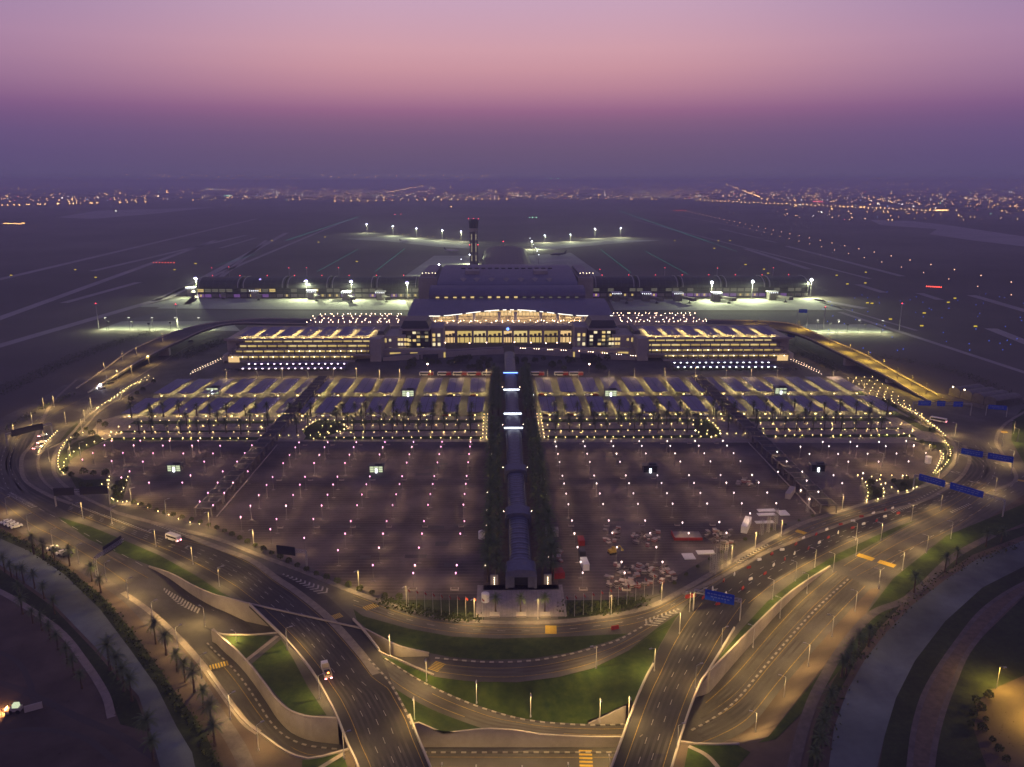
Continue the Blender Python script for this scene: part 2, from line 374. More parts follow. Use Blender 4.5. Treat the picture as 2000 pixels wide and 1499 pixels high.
# ---- grass
for poly in ([(690,1190),(709,1204),(796,1228),(883,1244),(970,1248),(1086,1245),(1173,1241),(1228,1238),(1200,1250),(1120,1274),(1040,1287),(950,1290),(880,1284),(837,1276),(780,1262),(720,1232),(697,1212)],
             [(113,1010),(180,1030),(238,1054),(311,1085),(385,1126),(436,1160),(462,1173),(418,1162),(366,1139),(293,1105),(234,1083),(170,1052)],
             [(440,1243),(536,1242),(479,1289),(462,1272)],
             [(549,1249),(574,1290),(600,1340),(622,1374),(638,1398),(600,1399),(566,1386),(530,1346),(492,1297)],
             [(590,1486),(655,1470),(672,1481),(695,1540),(590,1560)],
             [(1228,1271),(1285,1226),(1330,1196),(1380,1150),(1345,1178),(1318,1210),(1292,1255)],
             [(1400,1294),(1432,1262),(1460,1234),(1500,1194),(1540,1158),(1580,1130),(1620,1105),(1680,1077),(1790,1016),(1740,1034),(1640,1080),(1570,1122),(1500,1174),(1450,1228),(1408,1280)],
             [(1345,1456),(1440,1456),(1466,1470),(1440,1499),(1420,1560),(1325,1560)],
             [(1995,800),(2060,790),(2060,930),(2000,905),(1975,860),(1978,820)]):
    sheet('grass', px(*poly), .08, M['grass'], 'stuff')
sheet('grass', px((2100,930),(2000,985),(1850,1046),(1745,1130),(1692,1200),(1632,1276),(1572,1352),(1505,1435),(1480,1452),(1515,1445),(1592,1368),(1648,1300),(1705,1222),(1785,1148),(1900,1064),(2000,1022),(2100,985)), .08, M['grass'], 'stuff')
sheet('ground_cover', px((-100,1000),(0,1038),(60,1062),(130,1108),(200,1165),(260,1235),(310,1305),(355,1370),(400,1430),(430,1499),(450,1600),(405,1600),(390,1540),(375,1470),(345,1420),(305,1340),(255,1270),(195,1190),(125,1122),(60,1078),(-100,1010)), .08, M['grass_dark'], 'stuff')
for q in ([(745,1172),(790,1182),(868,1203),(930,1211),(945,1211),(945,1203),(928,1200),(928,1173)], [(1104,1173),(1104,1200),(1090,1203),(1090,1210),(1150,1206),(1240,1182),(1298,1160),(1258,1172)]):
    sheet('ground_cover', px(*q), .08, M['grass_dark'], 'stuff')
sheet('ground_cover', px((2100,1075),(2000,1107),(1919,1148),(1846,1214),(1787,1291),(1750,1364),(1728,1437),(1700,1600),(1770,1600),(1778,1481),(1789,1408),(1814,1338),(1869,1254),(1924,1188),(2000,1138),(2100,1100)), .05, M['grass_dark'], 'stuff')
sheet('ground_cover', px((2100,1115),(2000,1165),(1902,1261),(1862,1338),(1837,1408),(1815,1600),(1960,1600),(1900,1420),(1930,1350),(2000,1320),(2100,1300)), .05, M['grass_dark'], 'stuff')
sheet('ground_cover', px((2100,1020),(2000,1046),(1900,1084),(1840,1122),(1770,1172),(1715,1230),(1672,1290),(1640,1350),(1612,1422),(1580,1600),(1560,1600),(1590,1420),(1625,1335),(1665,1268),(1728,1195),(1800,1152),(1850,1095),(1935,1048),(2100,1000)), .05, M['grass_dark'], 'stuff')
sheet('ground_cover', px((-150,1062),(0,1112),(102,1185),(180,1267),(266,1366),(290,1430),(235,1415),(212,1352),(172,1288),(116,1222),(0,1150),(-150,1105)), .05, M['grass_dark'], 'stuff')
# ---- storm channels on both sides, and the service paths beyond
sheet('channel', px((-200,1000),(0,1046),(60,1072),(130,1122),(200,1192),(260,1272),(310,1342),(350,1420),(380,1470),(395,1600),(340,1600),(293,1426),(271,1360),(183,1261),(102,1177),(0,1104),(-200,1040)), .06, M['wadi'])
sheet('channel', px((2200,1010),(2000,1056),(1908,1093),(1846,1133),(1780,1184),(1728,1239),(1688,1291),(1655,1349),(1629,1422),(1605,1600),(1690,1600),(1728,1437),(1750,1364),(1787,1291),(1846,1214),(1919,1148),(2000,1107),(2200,1050)), .06, M['wadi'])
pth = MB(); dch = MB()
ribbon(pth, W([(-100,1125),(0,1156),(110,1228),(165,1293),(205,1356),(218,1402)]), 2.5, .09)
ribbon(dch, W([(2100,1100),(2000,1139),(1924,1188),(1869,1254),(1814,1338),(1789,1408),(1778,1481),(1770,1600)]), 1.6, .09)
ribbon(dch, W([(2100,1115),(2000,1158),(1902,1258),(1862,1338),(1837,1408),(1822,1481),(1810,1600)]), 1.6, .09)
ribbon(dch, W([(1940,1045),(1860,1090),(1780,1165),(1706,1198),(1650,1260),(1604,1335),(1576,1400),(1550,1499),(1535,1600)]), 3.4, .09)
dt = MB(); ribbon(dt, W([(-60,1318),(40,1348),(150,1400),(240,1440),(330,1499)]), 2.4, .05); ribbon(dt, W([(-40,1440),(60,1425),(160,1440),(230,1490)]), 2, .045); ribbon(dt, W([(-40,1260),(30,1290),(60,1340),(66,1390)]), 1.8, .055); struct(dt.build('dirt_track', M['desert']))
ribbon(pth, W([(478,1293),(542,1243)]), 1.5, .1); ribbon(pth, W([(1345,1458),(1385,1480),(1425,1530)]), 1.4, .1); ribbon(pth, W([(672,1472),(610,1510)]), 1.4, .1)
ribbon(pth, W([(240,1158),(290,1193),(340,1238),(390,1293),(430,1348),(475,1408),(505,1432)]), 2.3, .12)
ribbon(dch, W([(0,1000),(80,1060),(170,1116),(250,1170),(310,1235),(370,1310),(420,1390),(470,1470),(500,1560)]), 4.5, .05)
struct(pth.build('path', M['paving'])); struct(dch.build('ditch_edge', M['ditch']))
sheet('ditch', px((2100,1102),(2000,1141),(1926,1189),(1872,1254),(1817,1338),(1792,1408),(1781,1481),(1773,1600),(1806,1600),(1818,1481),(1833,1408),(1858,1338),(1898,1259),(2000,1158),(2100,1113)), .07, M['soil'])
# ---- trench floors, slopes and retaining walls
tr = MB()
def zprof(pts, stops):                                 # z as a function of progress along a line
    n = len(pts); out = []
    for i in range(n):
        t = i/(n-1)
        for (a, za), (b, zb) in zip(stops, stops[1:]):
            if a <= t <= b: out.append(za+(zb-za)*(t-a)/(b-a)); break
    return out
def setz(pts, zs): return [Vector((p.x, p.y, z)) for p, z in zip(pts, zs)]
nA = even(N1, 30); nA_z = zprof(nA, [(0, -.04), (.1, -.9), (.3, -3.0), (.6, -4.6), (.8, -5.6), (1, -7.8)])
nB = even([N1[-1], N1b[0]], 6); nC = even(N1b, 12); nC_z = zprof(nC, [(0, -7.6), (.5, -4.5), (1, -.8)])
sA = even(S1, 14); sA_z = zprof(sA, [(0, -4.6), (1, -7.8)]); sC = even(S1b, 14); sC_z = zprof(sC, [(0, -7.2), (1, 0)])
t2i = even(T2in, 30); t2i_z = zprof(t2i, [(0, -4.6), (.35, -5.0), (.6, -6.2), (1, -8.9)])
t2o = even(list(reversed(T2out)), 40); t2o_z = zprof(t2o, [(0, -.05), (.18, -2.2), (.5, -5.0), (.75, -6.8), (1, -8.9)])
fl = MB()
# fork floor: between N1 (north), T2out (south) until the gore, then the two branches
nN = setz(nA, nA_z); gore = S1[0]
half = 16
strip_between(fl, nN[:half]+[Vector((gore.x, gore.y, -4.7))], setz(t2o, t2o_z)[:15])
strip_between(fl, nN[half-1:]+[Vector((N1b[0].x, N1b[0].y, -7.6))]+setz(nC, nC_z), setz(sA, sA_z)+setz(sC, sC_z))
strip_between(fl, setz(t2i, t2i_z), setz(t2o, t2o_z)[14:])
# lowest road carries on under both bridges
lowA = [Vector((t2i[-1].x, t2i[-1].y, -8.9)), Vector((w5[0].x, w5[0].y, -8.5))]+[Vector((p.x, p.y, -8.5)) for p in w5[1:]]+[P(1370,1352,-7.8)]
lowB = [Vector((t2o[-1].x, t2o[-1].y, -8.9)), P(800,1575,-8.5), P(1000,1580,-8.5), P(1250,1580,-8.5), P(1345,1470,-7.9)]
strip_between(fl, lowA, lowB)
# slip road C, then on to the right-hand low road
strip_between(fl, Cn, Cs)
struct(fl.build('sunken_road', M['asphalt']))
def tin(name, poly, lines, m, zdef=0, kind='structure', drop=None):
    v, f, z = cdt([poly], lines)
    mb = MB(); keep = []
    for t in f:
        c = (v[t[0]]+v[t[1]]+v[t[2]])/3
        if pip(c.x, c.y, poly) and not (drop and drop(c.x, c.y)): keep.append(t)
    mb.add([(p.x, p.y, zdef if q is None else q) for p, q in zip(v, z)], keep)
    return struct(mb.build(name, m, smooth=True), kind)
Cpoly = [(p.x, p.y) for p in Cn+list(reversed(Cs))]
bowl = rimN + rimE + wedge[1:] + list(reversed(Cn[:-1]))
bowl = [(p.x, p.y, p.z) for p in rimN+rimE]+[(p.x, p.y, p.z) for p in wedge[1:]]+[(p.x, p.y, p.z-.03) for p in reversed(Cn) if p.x < wedge[-1].x]
tin('grass', bowl, [], M['grass'], kind='stuff')
tri = [(p.x, p.y, p.z-.03) for p in Cs[:18]]
tri += [(p.x, p.y, p.z-.1) for p in reversed(w5[:7])]+[(q.x, q.y, 0) for q in px((800,1400),(770,1348),(738,1302))]
tin('grass', tri, [], M['grass'], kind='stuff')
# right-hand low road
rE = W([(1352,1470,-7.9),(1400,1455,-7.8),(1466,1419,-7.4),(1525,1347,-6.0),(1599,1260,-3.2),(1652,1201,-1.2),(1700,1150,0)], n=4)
w6z = zprof(even(W6, 30), [(0, -7.9), (.3, -6.2), (.6, -4), (1, -.05)])
w6f = setz(even(W6, 30), w6z)
fr = MB(); strip_between(fr, [P(1349,1384,-7.9)]+w6f, rE); 
struct(fr.build('sunken_road', M['asphalt']))
fs = MB()
strip_between(fs, w6f, [p+Vector((2.6, -1.6, .1)) for p in w6f]); struct(fs.build('path', M['concrete']))
slope = [(p.x, p.y, p.z-.03) for p in rE[1:]]+[(p.x, p.y, 0) for p in px((1720,1150),(1690,1200),(1630,1275),(1570,1350),(1500,1440),(1443,1453),(1400,1453.2))]
tin('sand', slope, [], M['sand'])
walls = []
def wallthing(name, top, zb, label, th=.6, m='concrete'):
    mb = MB(); wall(mb, top, zb, th)
    o = mb.build(name, M[m]); tag(o, label, 'wall', 'concrete retaining walls of the underpasses'); walls.append(o); return o
up = Vector((0, 0, .55))
def lift(pts, h=.55): return [Vector((p.x, p.y, h)) for p in pts]
wallthing('retaining_wall', lift(list(nA)+list(nB[1:-1])+list(nC[:1])), list(nA_z)+[-7.8]*4+[-7.6], 'long pale tapering wall between lawn strip and upper underpass ramp')
wallthing('retaining_wall', lift(nC), nC_z, 'pale wedge of wall below the crescent lawn just east of the west bridge')
wallthing('retaining_wall', lift(list(reversed(sA)), .4), list(reversed(sA_z)), 'thin curved wall top along the small triangular lawn at the underpass fork')
wallthing('retaining_wall', lift(list(reversed(sC)), .4), list(reversed(sC_z)), 'thin lit wall top sloping beside the yellow hump east of the west bridge')
wallthing('retaining_wall', lift(t2i), t2i_z, 'curved pale wall under the large leaf-shaped lawn beside the lower ramp')
to = t2o[20:]; wallthing('retaining_wall', lift(list(reversed(to)), .5), list(reversed(t2o_z[20:])), 'lamplit wall top sweeping along the outer bend of the lower ramp')
wallthing('retaining_wall', [Vector((p.x, p.y, p.z+.35)) for p in w5], [-8.6]*len(w5), 'long pale wall above the lowest road between the two bridges')
wb = even(Cn, 60); wb = [p for p in wb if p.x > wedge[-1].x-1]
wt = []
for i, p in enumerate(wb):
    t = i/(len(wb)-1); wt.append(Vector((p.x, p.y+.3, p.z+.3+t*(6.2))))
wallthing('retaining_wall', list(wt), [p.z-.2 for p in wb], 'triangular pale abutment wall against the west side of the east bridge')
w6t = lift(even(W6, 30), .7)
wallthing('retaining_wall', list(reversed(w6t)), list(reversed(w6z)), 'long straight wall with lit coping between the bright lawn strip and the sunken east lanes')
wallthing('retaining_wall', lift(px((1443,1453),(1400,1454),(1360,1453),(1330,1449)), .5), [-7.8]*4, 'short lit wall top before the dark lawn at the foot of the east bridge')
wallthing('retaining_wall', lift(px((1384,1313),(1330,1330),(1270,1352),(1244,1366)), -.1), [-8]*4, 'bluish abutment face below the east bridge deck')
# ---- bridges
def deck(name, w, e, label, parapets):
    root = empty(name); tag(root, label, 'bridge')
    A, B = even(w, 60), even(e, 60); mb = MB()
    for i in range(59):
        a, b, c, d = A[i], A[i+1], B[i+1], B[i]
        vs = [(q.x, q.y, .085) for q in (a, b, c, d)]+[(q.x, q.y, -1.3) for q in (a, b, c, d)]
        mb.add(vs, [(0, 3, 2, 1), (4, 5, 6, 7), (0, 1, 5, 4), (2, 3, 7, 6)])
    mb.build('deck', M['asphalt_new'], root)
    for (pts, i0, i1) in parapets:
        mb = MB(); kerb(mb, even(W(pts), 40), .55, 1.0, 0); mb.build('parapet', M['stone_lt'], root)
    return root
deck('road_bridge', deckL_w, deckL_e, 'dark five-lane bridge carrying the west carriageway over the two underpasses',
     [([(487,1182),(544,1237),(574,1269),(610,1314),(636,1359),(659,1404),(681,1460),(699,1499),(722,1580)], 0, 1), ([(690,1212),(711,1234),(741,1272)], 0, 1), ([(800,1400),(815,1440),(840,1499),(872,1580)], 0, 1)])
deck('road_bridge', deckR_w, deckR_e, 'dark four-lane bridge carrying the east carriageway over the sunken roads',
     [([(1276,1300),(1262,1325),(1244,1366),(1222,1425),(1195,1499),(1165,1580)], 0, 1), ([(1434,1229),(1384,1312),(1370,1332),(1349,1382),(1330,1440),(1314,1494),(1290,1580)], 0, 1)])
# ---- kerbs, medians, painted lines
kb = MB(); M['kerb'] = mat('kerb_paving', (.22, .19, .165), .85, noise=.35, scale=.4)
def K(pts, w=1.2, h=.14, alt=None): kerb(kb, resample(W(pts), 2.5), w, h, .06, 0, alt)
K([(150,742),(100,790),(66,862),(45,890),(42,915),(52,942),(95,968),(140,985)], 2.2)
K([(300,745),(245,775),(200,800),(150,850),(110,870),(78,888),(75,915),(90,945),(140,978)], 1.6)
K([(368,1048),(430,1072),(490,1095),(541,1131),(580,1157),(640,1206),(700,1272),(735,1318)], 3.0)
K([(230,1003),(330,1030),(420,1052),(500,1083),(600,1120),(680,1153),(738,1174),(796,1193),(883,1211),(970,1217),(1057,1217),(1144,1210),(1260,1189),(1340,1150),(1420,1103),(1500,1057),(1570,1022),(1640,1000),(1720,975),(1790,955),(1840,930),(1866,900),(1866,880),(1850,852),(1800,828),(1720,785),(1650,745)], 2.6)
K([(230,1003),(150,965),(112,935),(104,908),(112,878),(140,848),(180,806),(245,762)], 2)
K([(1335,1162),(1400,1132),(1470,1095),(1500,1078),(1600,1040),(1700,1006),(1800,980),(1868,940),(1890,912),(1893,890),(1883,870)], 2)
K([(1940,960),(1985,935),(1960,890),(1945,862),(1962,830),(2010,800)], 2)
K([(1250,1440),(1255,1436)], .3)
K([(1470,1430),(1530,1355),(1605,1265),(1660,1200),(1740,1130),(1830,1066),(1920,1008),(2010,950)], .8) if 0 else None
K([(560,648),(440,655),(380,672),(330,700),(250,748)], 1.2)
K([(1500,650),(1580,690),(1700,760),(1780,805),(1850,850)], 1.2)
struct(kb.build('kerb', M['kerb']))
ck = MB()
def CK(pts, w=.7): kerb(ck, resample(W(pts), 1.6), w, .2, .05, 0, 1)
CK([(850,1286),(950,1294),(1040,1291),(1120,1277),(1200,1254),(1235,1236),(1290,1205)])
kerb(ck, resample(Cn, 1.6), .6, .2, .02, 0, 1)
kerb(ck, resample(offset(setz(nA[8:], nA_z[8:]), -2.2), 1.6), .6, .2, .05, 0, 1)
kerb(ck, resample(offset(setz(t2i, t2i_z), -2.4), 1.6), .6, .2, .1, 0, 1)
kerb(ck, [Vector((p.x, p.y-2.5, -8.4)) for p in resample(w5, 1.6)], .6, .2, 0, 0, 1)
rmid = [a.lerp(b, .52) for a, b in zip(even([P(1349,1384,-7.9)]+w6f, 40), even(rE, 40))]
kerb(ck, resample(rmid, 1.6), .7, .2, .03, 0, 1)
CK([(720,1288),(760,1333),(790,1385),(808,1425)])
struct(ck.build('painted_kerb', [M['concrete'], M['black']]))
wl, yl, yb = MB(), MB(), MB()
def dash(pts, z=.1, w=.22, on=3.0, off=6.0, mb=None):
    q = resample(pts if isinstance(pts[0], Vector) else W(pts), 1.0); n = int(on); p = int(on+off)
    for i in range(0, len(q)-n, p): ribbon(mb or wl, q[i:i+n+1], w, z)
def line(pts, z=.1, w=.22, mb=None): ribbon(mb or yl, resample(pts if isinstance(pts[0], Vector) else W(pts), 3), w, z)
A, B = even(W([(130,1000),(220,1035),(330,1085),(451,1153)])+deckL_w[6:], 120), even(W([(140,985),(292,1040),(400,1062),(490,1097),(541,1134),(580,1160),(640,1210),(700,1276),(735,1322)])+deckL_e[24:], 120)
for t in (.36, .52, .68): dash([a.lerp(b, t) for a, b in zip(A, B)], w=.2)
line([a.lerp(b, .18) for a, b in zip(A, B)], w=.2); line([a.lerp(b, .92) for a, b in zip(A, B)], w=.2)
A, B = even(deckR_w, 80), even(deckR_e, 80)
for t in (.42, .62): dash([a.lerp(b, t) for a, b in zip(A, B)], w=.2)
line([a.lerp(b, .2) for a, b in zip(A, B)], w=.2); line([a.lerp(b, .85) for a, b in zip(A, B)], w=.2)
A, B = W([(1385,1170),(1470,1108),(1560,1068),(1700,1012),(1800,985),(1880,945)]), W([(1470,1180),(1530,1135),(1640,1072),(1740,1028),(1850,985),(1920,940)])
A, B = even(A, 60), even(B, 60)
for t in (.2, .42, .62): dash([a.lerp(b, t) for a, b in zip(A, B)])
line([a.lerp(b, .9) for a, b in zip(A, B)])
A, B = even(w6f, 60), even(rE[1:], 60)                                        # right low lanes
for t in (.2, .44): line([a.lerp(b, t) for a, b in zip(A, B)], .05, .25)
line([a.lerp(b, .58) for a, b in zip(A, B)], .05, .25); line([a.lerp(b, .88) for a, b in zip(A, B)], .05, .25)
for t in (.1, .26, .42): line([(1640+40*t*2,1100+60*t),(1740+60*t,1035+100*t),(1840+70*t,985+100*t),(1920+70*t,935+80*t)], mb=yl)
A, B = even(W([(690,1156),(796,1197),(883,1214),(970,1221),(1057,1221),(1144,1214),(1260,1194),(1340,1155),(1430,1103),(1520,1055),(1600,1018),(1700,988),(1790,962)]), 60), even(W([(690,1190),(796,1225),(883,1241),(970,1245),(1057,1244),(1144,1238),(1260,1218),(1350,1172),(1450,1110),(1540,1063),(1610,1032),(1700,1003),(1795,977)]), 60)
line([a.lerp(b, .22) for a, b in zip(A, B)]); line([a.lerp(b, .78) for a, b in zip(A, B)]); dash([a.lerp(b, .5) for a, b in zip(A, B)])
A, B = even(W([(850,1290),(950,1298),(1040,1295),(1120,1281),(1210,1254),(1290,1208)]), 40), even(W([(850,1318),(930,1328),(1010,1329),(1090,1319),(1160,1300),(1240,1262)]), 40)
line([a.lerp(b, .25) for a, b in zip(A, B)]); line([a.lerp(b, .8) for a, b in zip(A, B)])
A, B = even(Cn, 60), even(Cs, 60)
line([a.lerp(b, .3) for a, b in zip(A, B)], .05); line([a.lerp(b, .75) for a, b in zip(A, B)], .05)
A, B = even(setz(t2i, t2i_z), 50), even(setz(t2o, t2o_z)[14:], 50)
line([a.lerp(b, .36) for a, b in zip(A, B)], .05); line([a.lerp(b, .78) for a, b in zip(A, B)], .05)
A, B = even([Vector((p.x, p.y, -8.45)) for p in w5], 20), even(lowB[1:-1], 20)
line([a.lerp(b, .18) for a, b in zip(A, B)], .03); line([a.lerp(b, .36) for a, b in zip(A, B)], .03)
line([(0,962),(60,1000),(110,1030),(180,1068),(240,1102),(290,1130)]); dash([(0,952),(60,985),(110,1012),(200,1062),(290,1112)], w=.3, on=6, off=6)
line([(0,978),(60,1024),(120,1055),(190,1098),(250,1140)])
# loop road and approach lines
for q in ([(30,822),(12,870),(2,915),(20,960),(60,992)], [(100,800),(50,840),(25,880),(20,915),(40,952)]): dash(q, w=.3)
for q in ([(420,655),(330,690),(250,735),(170,775),(90,815),(30,860)], [(1560,670),(1650,730),(1760,800),(1840,850),(1900,900)]): line(q, mb=yl, w=.3)
for q in ([(1905,870),(1920,900),(1915,935),(1870,965)], [(1930,865),(1945,900),(1935,940),(1890,975)], [(1980,960),(1900,1005),(1800,1060),(1720,1115)], [(2000,930),(1960,960),(1880,1000)]): dash(q, w=.3, on=4)
def chevrons(a, b, n, w0, w1, tip=.9):
    """painted V bars along a closing wedge"""
    a, b = (W([a])[0] if not isinstance(a, Vector) else a), (W([b])[0] if not isinstance(b, Vector) else b)
    d = (b-a); L = d.length; d.normalize(); nrm = Vector((-d.y, d.x, 0))
    for i in range(n):
        t = i/(n-1); c = a+d*(L*t); w = (w0+(w1-w0)*t)/2
        for s in (-1, 1):
            p = [c, c+d*1.0, c+d*1.0-d*w*tip+nrm*s*w, c-d*w*tip+nrm*s*w]
            wl.add([(q.x, q.y, q.z+.1) for q in p], [(0, 1, 2, 3)])
chevrons((553,1122), (636,1157), 11, .8, 5.5)
z_g = -3.2
chevrons(P(262,1116,-.6), P(382,1200,-4.3), 26, .7, 6.5)
chevrons((1325,1190), (1265,1220), 9, 1, 6)
chevrons((1500,1065), (1440,1098), 12, 1.2, 3)
for a, b, n, w in (((138,984),(292,1040),34,1.4), ((298,1023),(368,1048),15,1.8), ((20,965),(65,990),14,3), ((1790,985),(1745,1000),12,2.2), ((1895,985),(1860,1000),9,1.8), ((1850,945),(1790,978),12,1.2)):
    a, b = P(*a), P(*b); d = (b-a); L = d.length; d.normalize(); nrm = Vector((-d.y, d.x, 0))
    for i in range(n):
        c = a+d*L*i/(n-1); p = [c-nrm*w/2, c-nrm*w/2+d*.9, c+nrm*w/2+d*1.4, c+nrm*w/2+d*.5]
        wl.add([(q.x, q.y, .1) for q in p], [(0, 1, 2, 3)])
def arrow(p, rz, s=1):
    c, q = math.cos(rz), math.sin(rz)
    for poly in ([(-.12,-2.5),(.12,-2.5),(.12,.6),(-.12,.6)], [(-.6,.6),(.6,.6),(0,2.4)]):
        wl.add([(p.x+s*(x*c-y*q), p.y+s*(x*q+y*c), .1) for x, y in poly], [tuple(range(len(poly)))])
for q, a in (((232,1004),1.2),((1879,890),.2),((1890,893),.2),((1951,907),.3),((1865,924),.4),((1877,925),.4),((1903,943),.6),((1917,945),.6),((1373,1152),-.9),((1392,1155),-.9)): arrow(P(*q), a, 1.5)
tk, tk2 = MB(), MB()
def tracks(A, B, ts, mb, dz=.012, w=1.1):
    for t in ts:
        for o in (-.85, .85): ribbon(mb, resample(offset([a.lerp(b, t) for a, b in zip(A, B)], o), 5), .75, dz+ts.index(t)*.002)
A, B = even(W([(130,1000),(220,1035),(330,1085),(451,1153)])+deckL_w[6:], 90), even(W([(140,985),(292,1040),(400,1062),(490,1097),(541,1134),(580,1160),(640,1210),(700,1276),(735,1322)])+deckL_e[24:], 90)
tracks(A, B, (.27, .44, .6, .76), tk2, .092)
tracks(even(deckR_w, 60), even(deckR_e, 60), (.31, .52, .73), tk2, .092)
tracks(even(w6f, 50), even(rE[1:], 50), (.32, .5, .68, .78), tk, .03)
tracks(even(W([(690,1156),(796,1197),(883,1214),(970,1221),(1057,1221),(1144,1214),(1260,1194),(1340,1155),(1430,1103),(1520,1055),(1600,1018),(1700,988),(1790,962)]), 60), even(W([(690,1190),(796,1225),(883,1241),(970,1245),(1057,1244),(1144,1238),(1260,1218),(1350,1172),(1450,1110),(1540,1063),(1610,1032),(1700,1003),(1795,977)]), 60), (.36, .64), tk, .075)
tracks(even(W([(850,1290),(950,1298),(1040,1295),(1120,1281),(1210,1254),(1290,1208)]), 40), even(W([(850,1318),(930,1328),(1010,1329),(1090,1319),(1160,1300),(1240,1262)]), 40), (.4, .64), tk, .07)
tracks(even(Cn, 50), even(Cs, 50), (.42, .64), tk, .03)
tracks(even(setz(t2i, t2i_z), 40), even(setz(t2o, t2o_z)[14:], 40), (.46, .62), tk, .03)
for q in ([(30,822),(8,870),(-4,915),(16,965),(60,1000),(150,1048),(240,1098)], [(90,808),(45,845),(22,885),(18,915),(45,955),(100,985)], [(1890,850),(1925,885),(1930,925),(1870,975),(1760,1030),(1660,1090)], [(1700,760),(1800,825),(1880,885),(1905,915),(1870,955)], [(1985,950),(1900,1000),(1800,1060),(1700,1125)]):
    for d in (-1.1, 1.1, 4, 6.2): ribbon(tk, resample(offset(W(q), d), 5), 1.1, .07)
struct(tk.build('worn_lane', M['worn'])); struct(tk2.build('worn_lane', M['worn_new']))
struct(wl.build('white_road_markings', M['white_line'])); struct(yl.build('yellow_road_markings', M['yellow_line']))
pm_ = MB(); rp = random.Random(77)
for k in range(46):
    u, v = rp.choice(((rp.uniform(150, 620), 0), (rp.uniform(1380, 1900), 1)))[0], 0
    side = rp.choice((0, 1, 2))
    p = P(rp.uniform(540, 930), rp.uniform(880, 1110), 0) if side == 0 else P(rp.uniform(1090, 1420), rp.uniform(880, 1020), 0) if side == 1 else P(rp.uniform(160, 420), rp.uniform(890, 985), 0)
    L, w_ = rp.uniform(3, 14), rp.uniform(1.5, 5); pm_.box(p.x-L/2, p.x+L/2, p.y-w_/2, p.y+w_/2, .061, .066+.001*k*.05)
struct(pm_.build('asphalt_patch', M['worn']))
hm = MB()
def hump(a, b, w, z=0, n=14):
    a, b = P(a[0], a[1], z), P(b[0], b[1], z); d = (b-a)/n; nr = Vector((-d.y, d.x, 0)).normalized()*w/2
    for i in range(n):
        s = a+d*i; e = s+d
        hm.add([s-nr+Vector((0,0,.12)), e-nr+Vector((0,0,.12)), e+nr+Vector((0,0,.12)), s+nr+Vector((0,0,.12))], [(0,1,2,3)], i % 2)
hump((410,1305),(448,1295),3.2,-4.6); hump((712,1190),(738,1181),3.5); hump((648,1208),(668,1201),3.5); hump((845,1310),(862,1294),4)
hump((1143,1466),(1148,1540),4,-8.4,20)
struct(hm.build('speed_hump', [M['yellow'], M['black']]))
yp = MB()
for a, b, w in (((1675,1084),(1706,1094),3.6), ((1716,1097),(1748,1107),3.6), ((1555,1037),(1574,1043),3), ((1076,1223),(1076,1239),4.2), ((1951,844),(1968,845),2.6), ((1980,937),(2003,941),3)):
    a, b = P(*a), P(*b); d = (b-a).normalized(); nr = Vector((-d.y, d.x, 0))*w/2
    yp.add([(q.x, q.y, .14) for q in (a-nr, b-nr, b+nr, a+nr)], [(0,1,2,3)])
struct(yp.build('yellow_road_markings', M['yellow']))
# ---- walkway plaza, gardens band, paving
sheet('plaza', [(X0-18, P(0,1213).y), (X0+17, P(0,1213).y), (X0+17, P(0,1150).y), (X0-18, P(0,1150).y)], .09, M['plaza'])
yA, yB = P(977,1153).y, P(977,735).y
sheet('planting_bed', [(X0-15.5, yA), (X0+15.5, yA), (X0+15.5, yB), (X0-15.5, yB)], .09, M['soil'])
yG0, yG1 = P(977,862).y, P(977,812).y
sheet('garden_paving', px((212,862),(150,880),(195,822),(232,812),(1752,816),(1850,852),(1866,880),(1790,866)), .07, M['paving'])
for s in (-1, 1):
    for (a, b) in ((20, 135), (165, 262)):
        for (y0, y1) in ((858, 852), (826, 820), (842, 839)):
            x0, x1 = X0+s*a, X0+s*b
            ya, yb2 = P(977, y0).y, P(977, y1).y
            sheet('lawn', [(x0, ya), (x1, ya), (x1, yb2), (x0, yb2)], .085, M['grass'], 'stuff')
for q in ([(590,842),(618,822),(650,822),(680,838),(640,852),(600,856)], [(1352,822),(1385,822),(1408,845),(1400,856),(1360,848)], [(205,862),(165,880),(135,902),(130,925),(116,925),(110,905),(122,880),(150,862),(190,848)], [(160,838),(150,858),(112,868),(130,845),(150,826)],
          [(135,928),(165,938),(215,936),(205,952),(180,965),(150,955)], [(225,940),(252,935),(240,975),(215,985)], [(1850,866),(1862,885),(1858,905),(1835,925),(1815,935),(1840,905),(1842,886),(1820,872),(1770,858)], [(1740,938),(1790,935),(1815,938),(1785,955),(1760,962)], [(1690,945),(1725,955),(1722,978),(1695,985)],
          [(1645,742),(1700,770),(1790,815),(1850,850),(1800,842),(1765,822),(1700,790)]):
    sheet('lawn', px(*q), .088, M['grass'] if q[0] in ((590,842),(1352,822)) else M['grass_dark'], 'stuff')
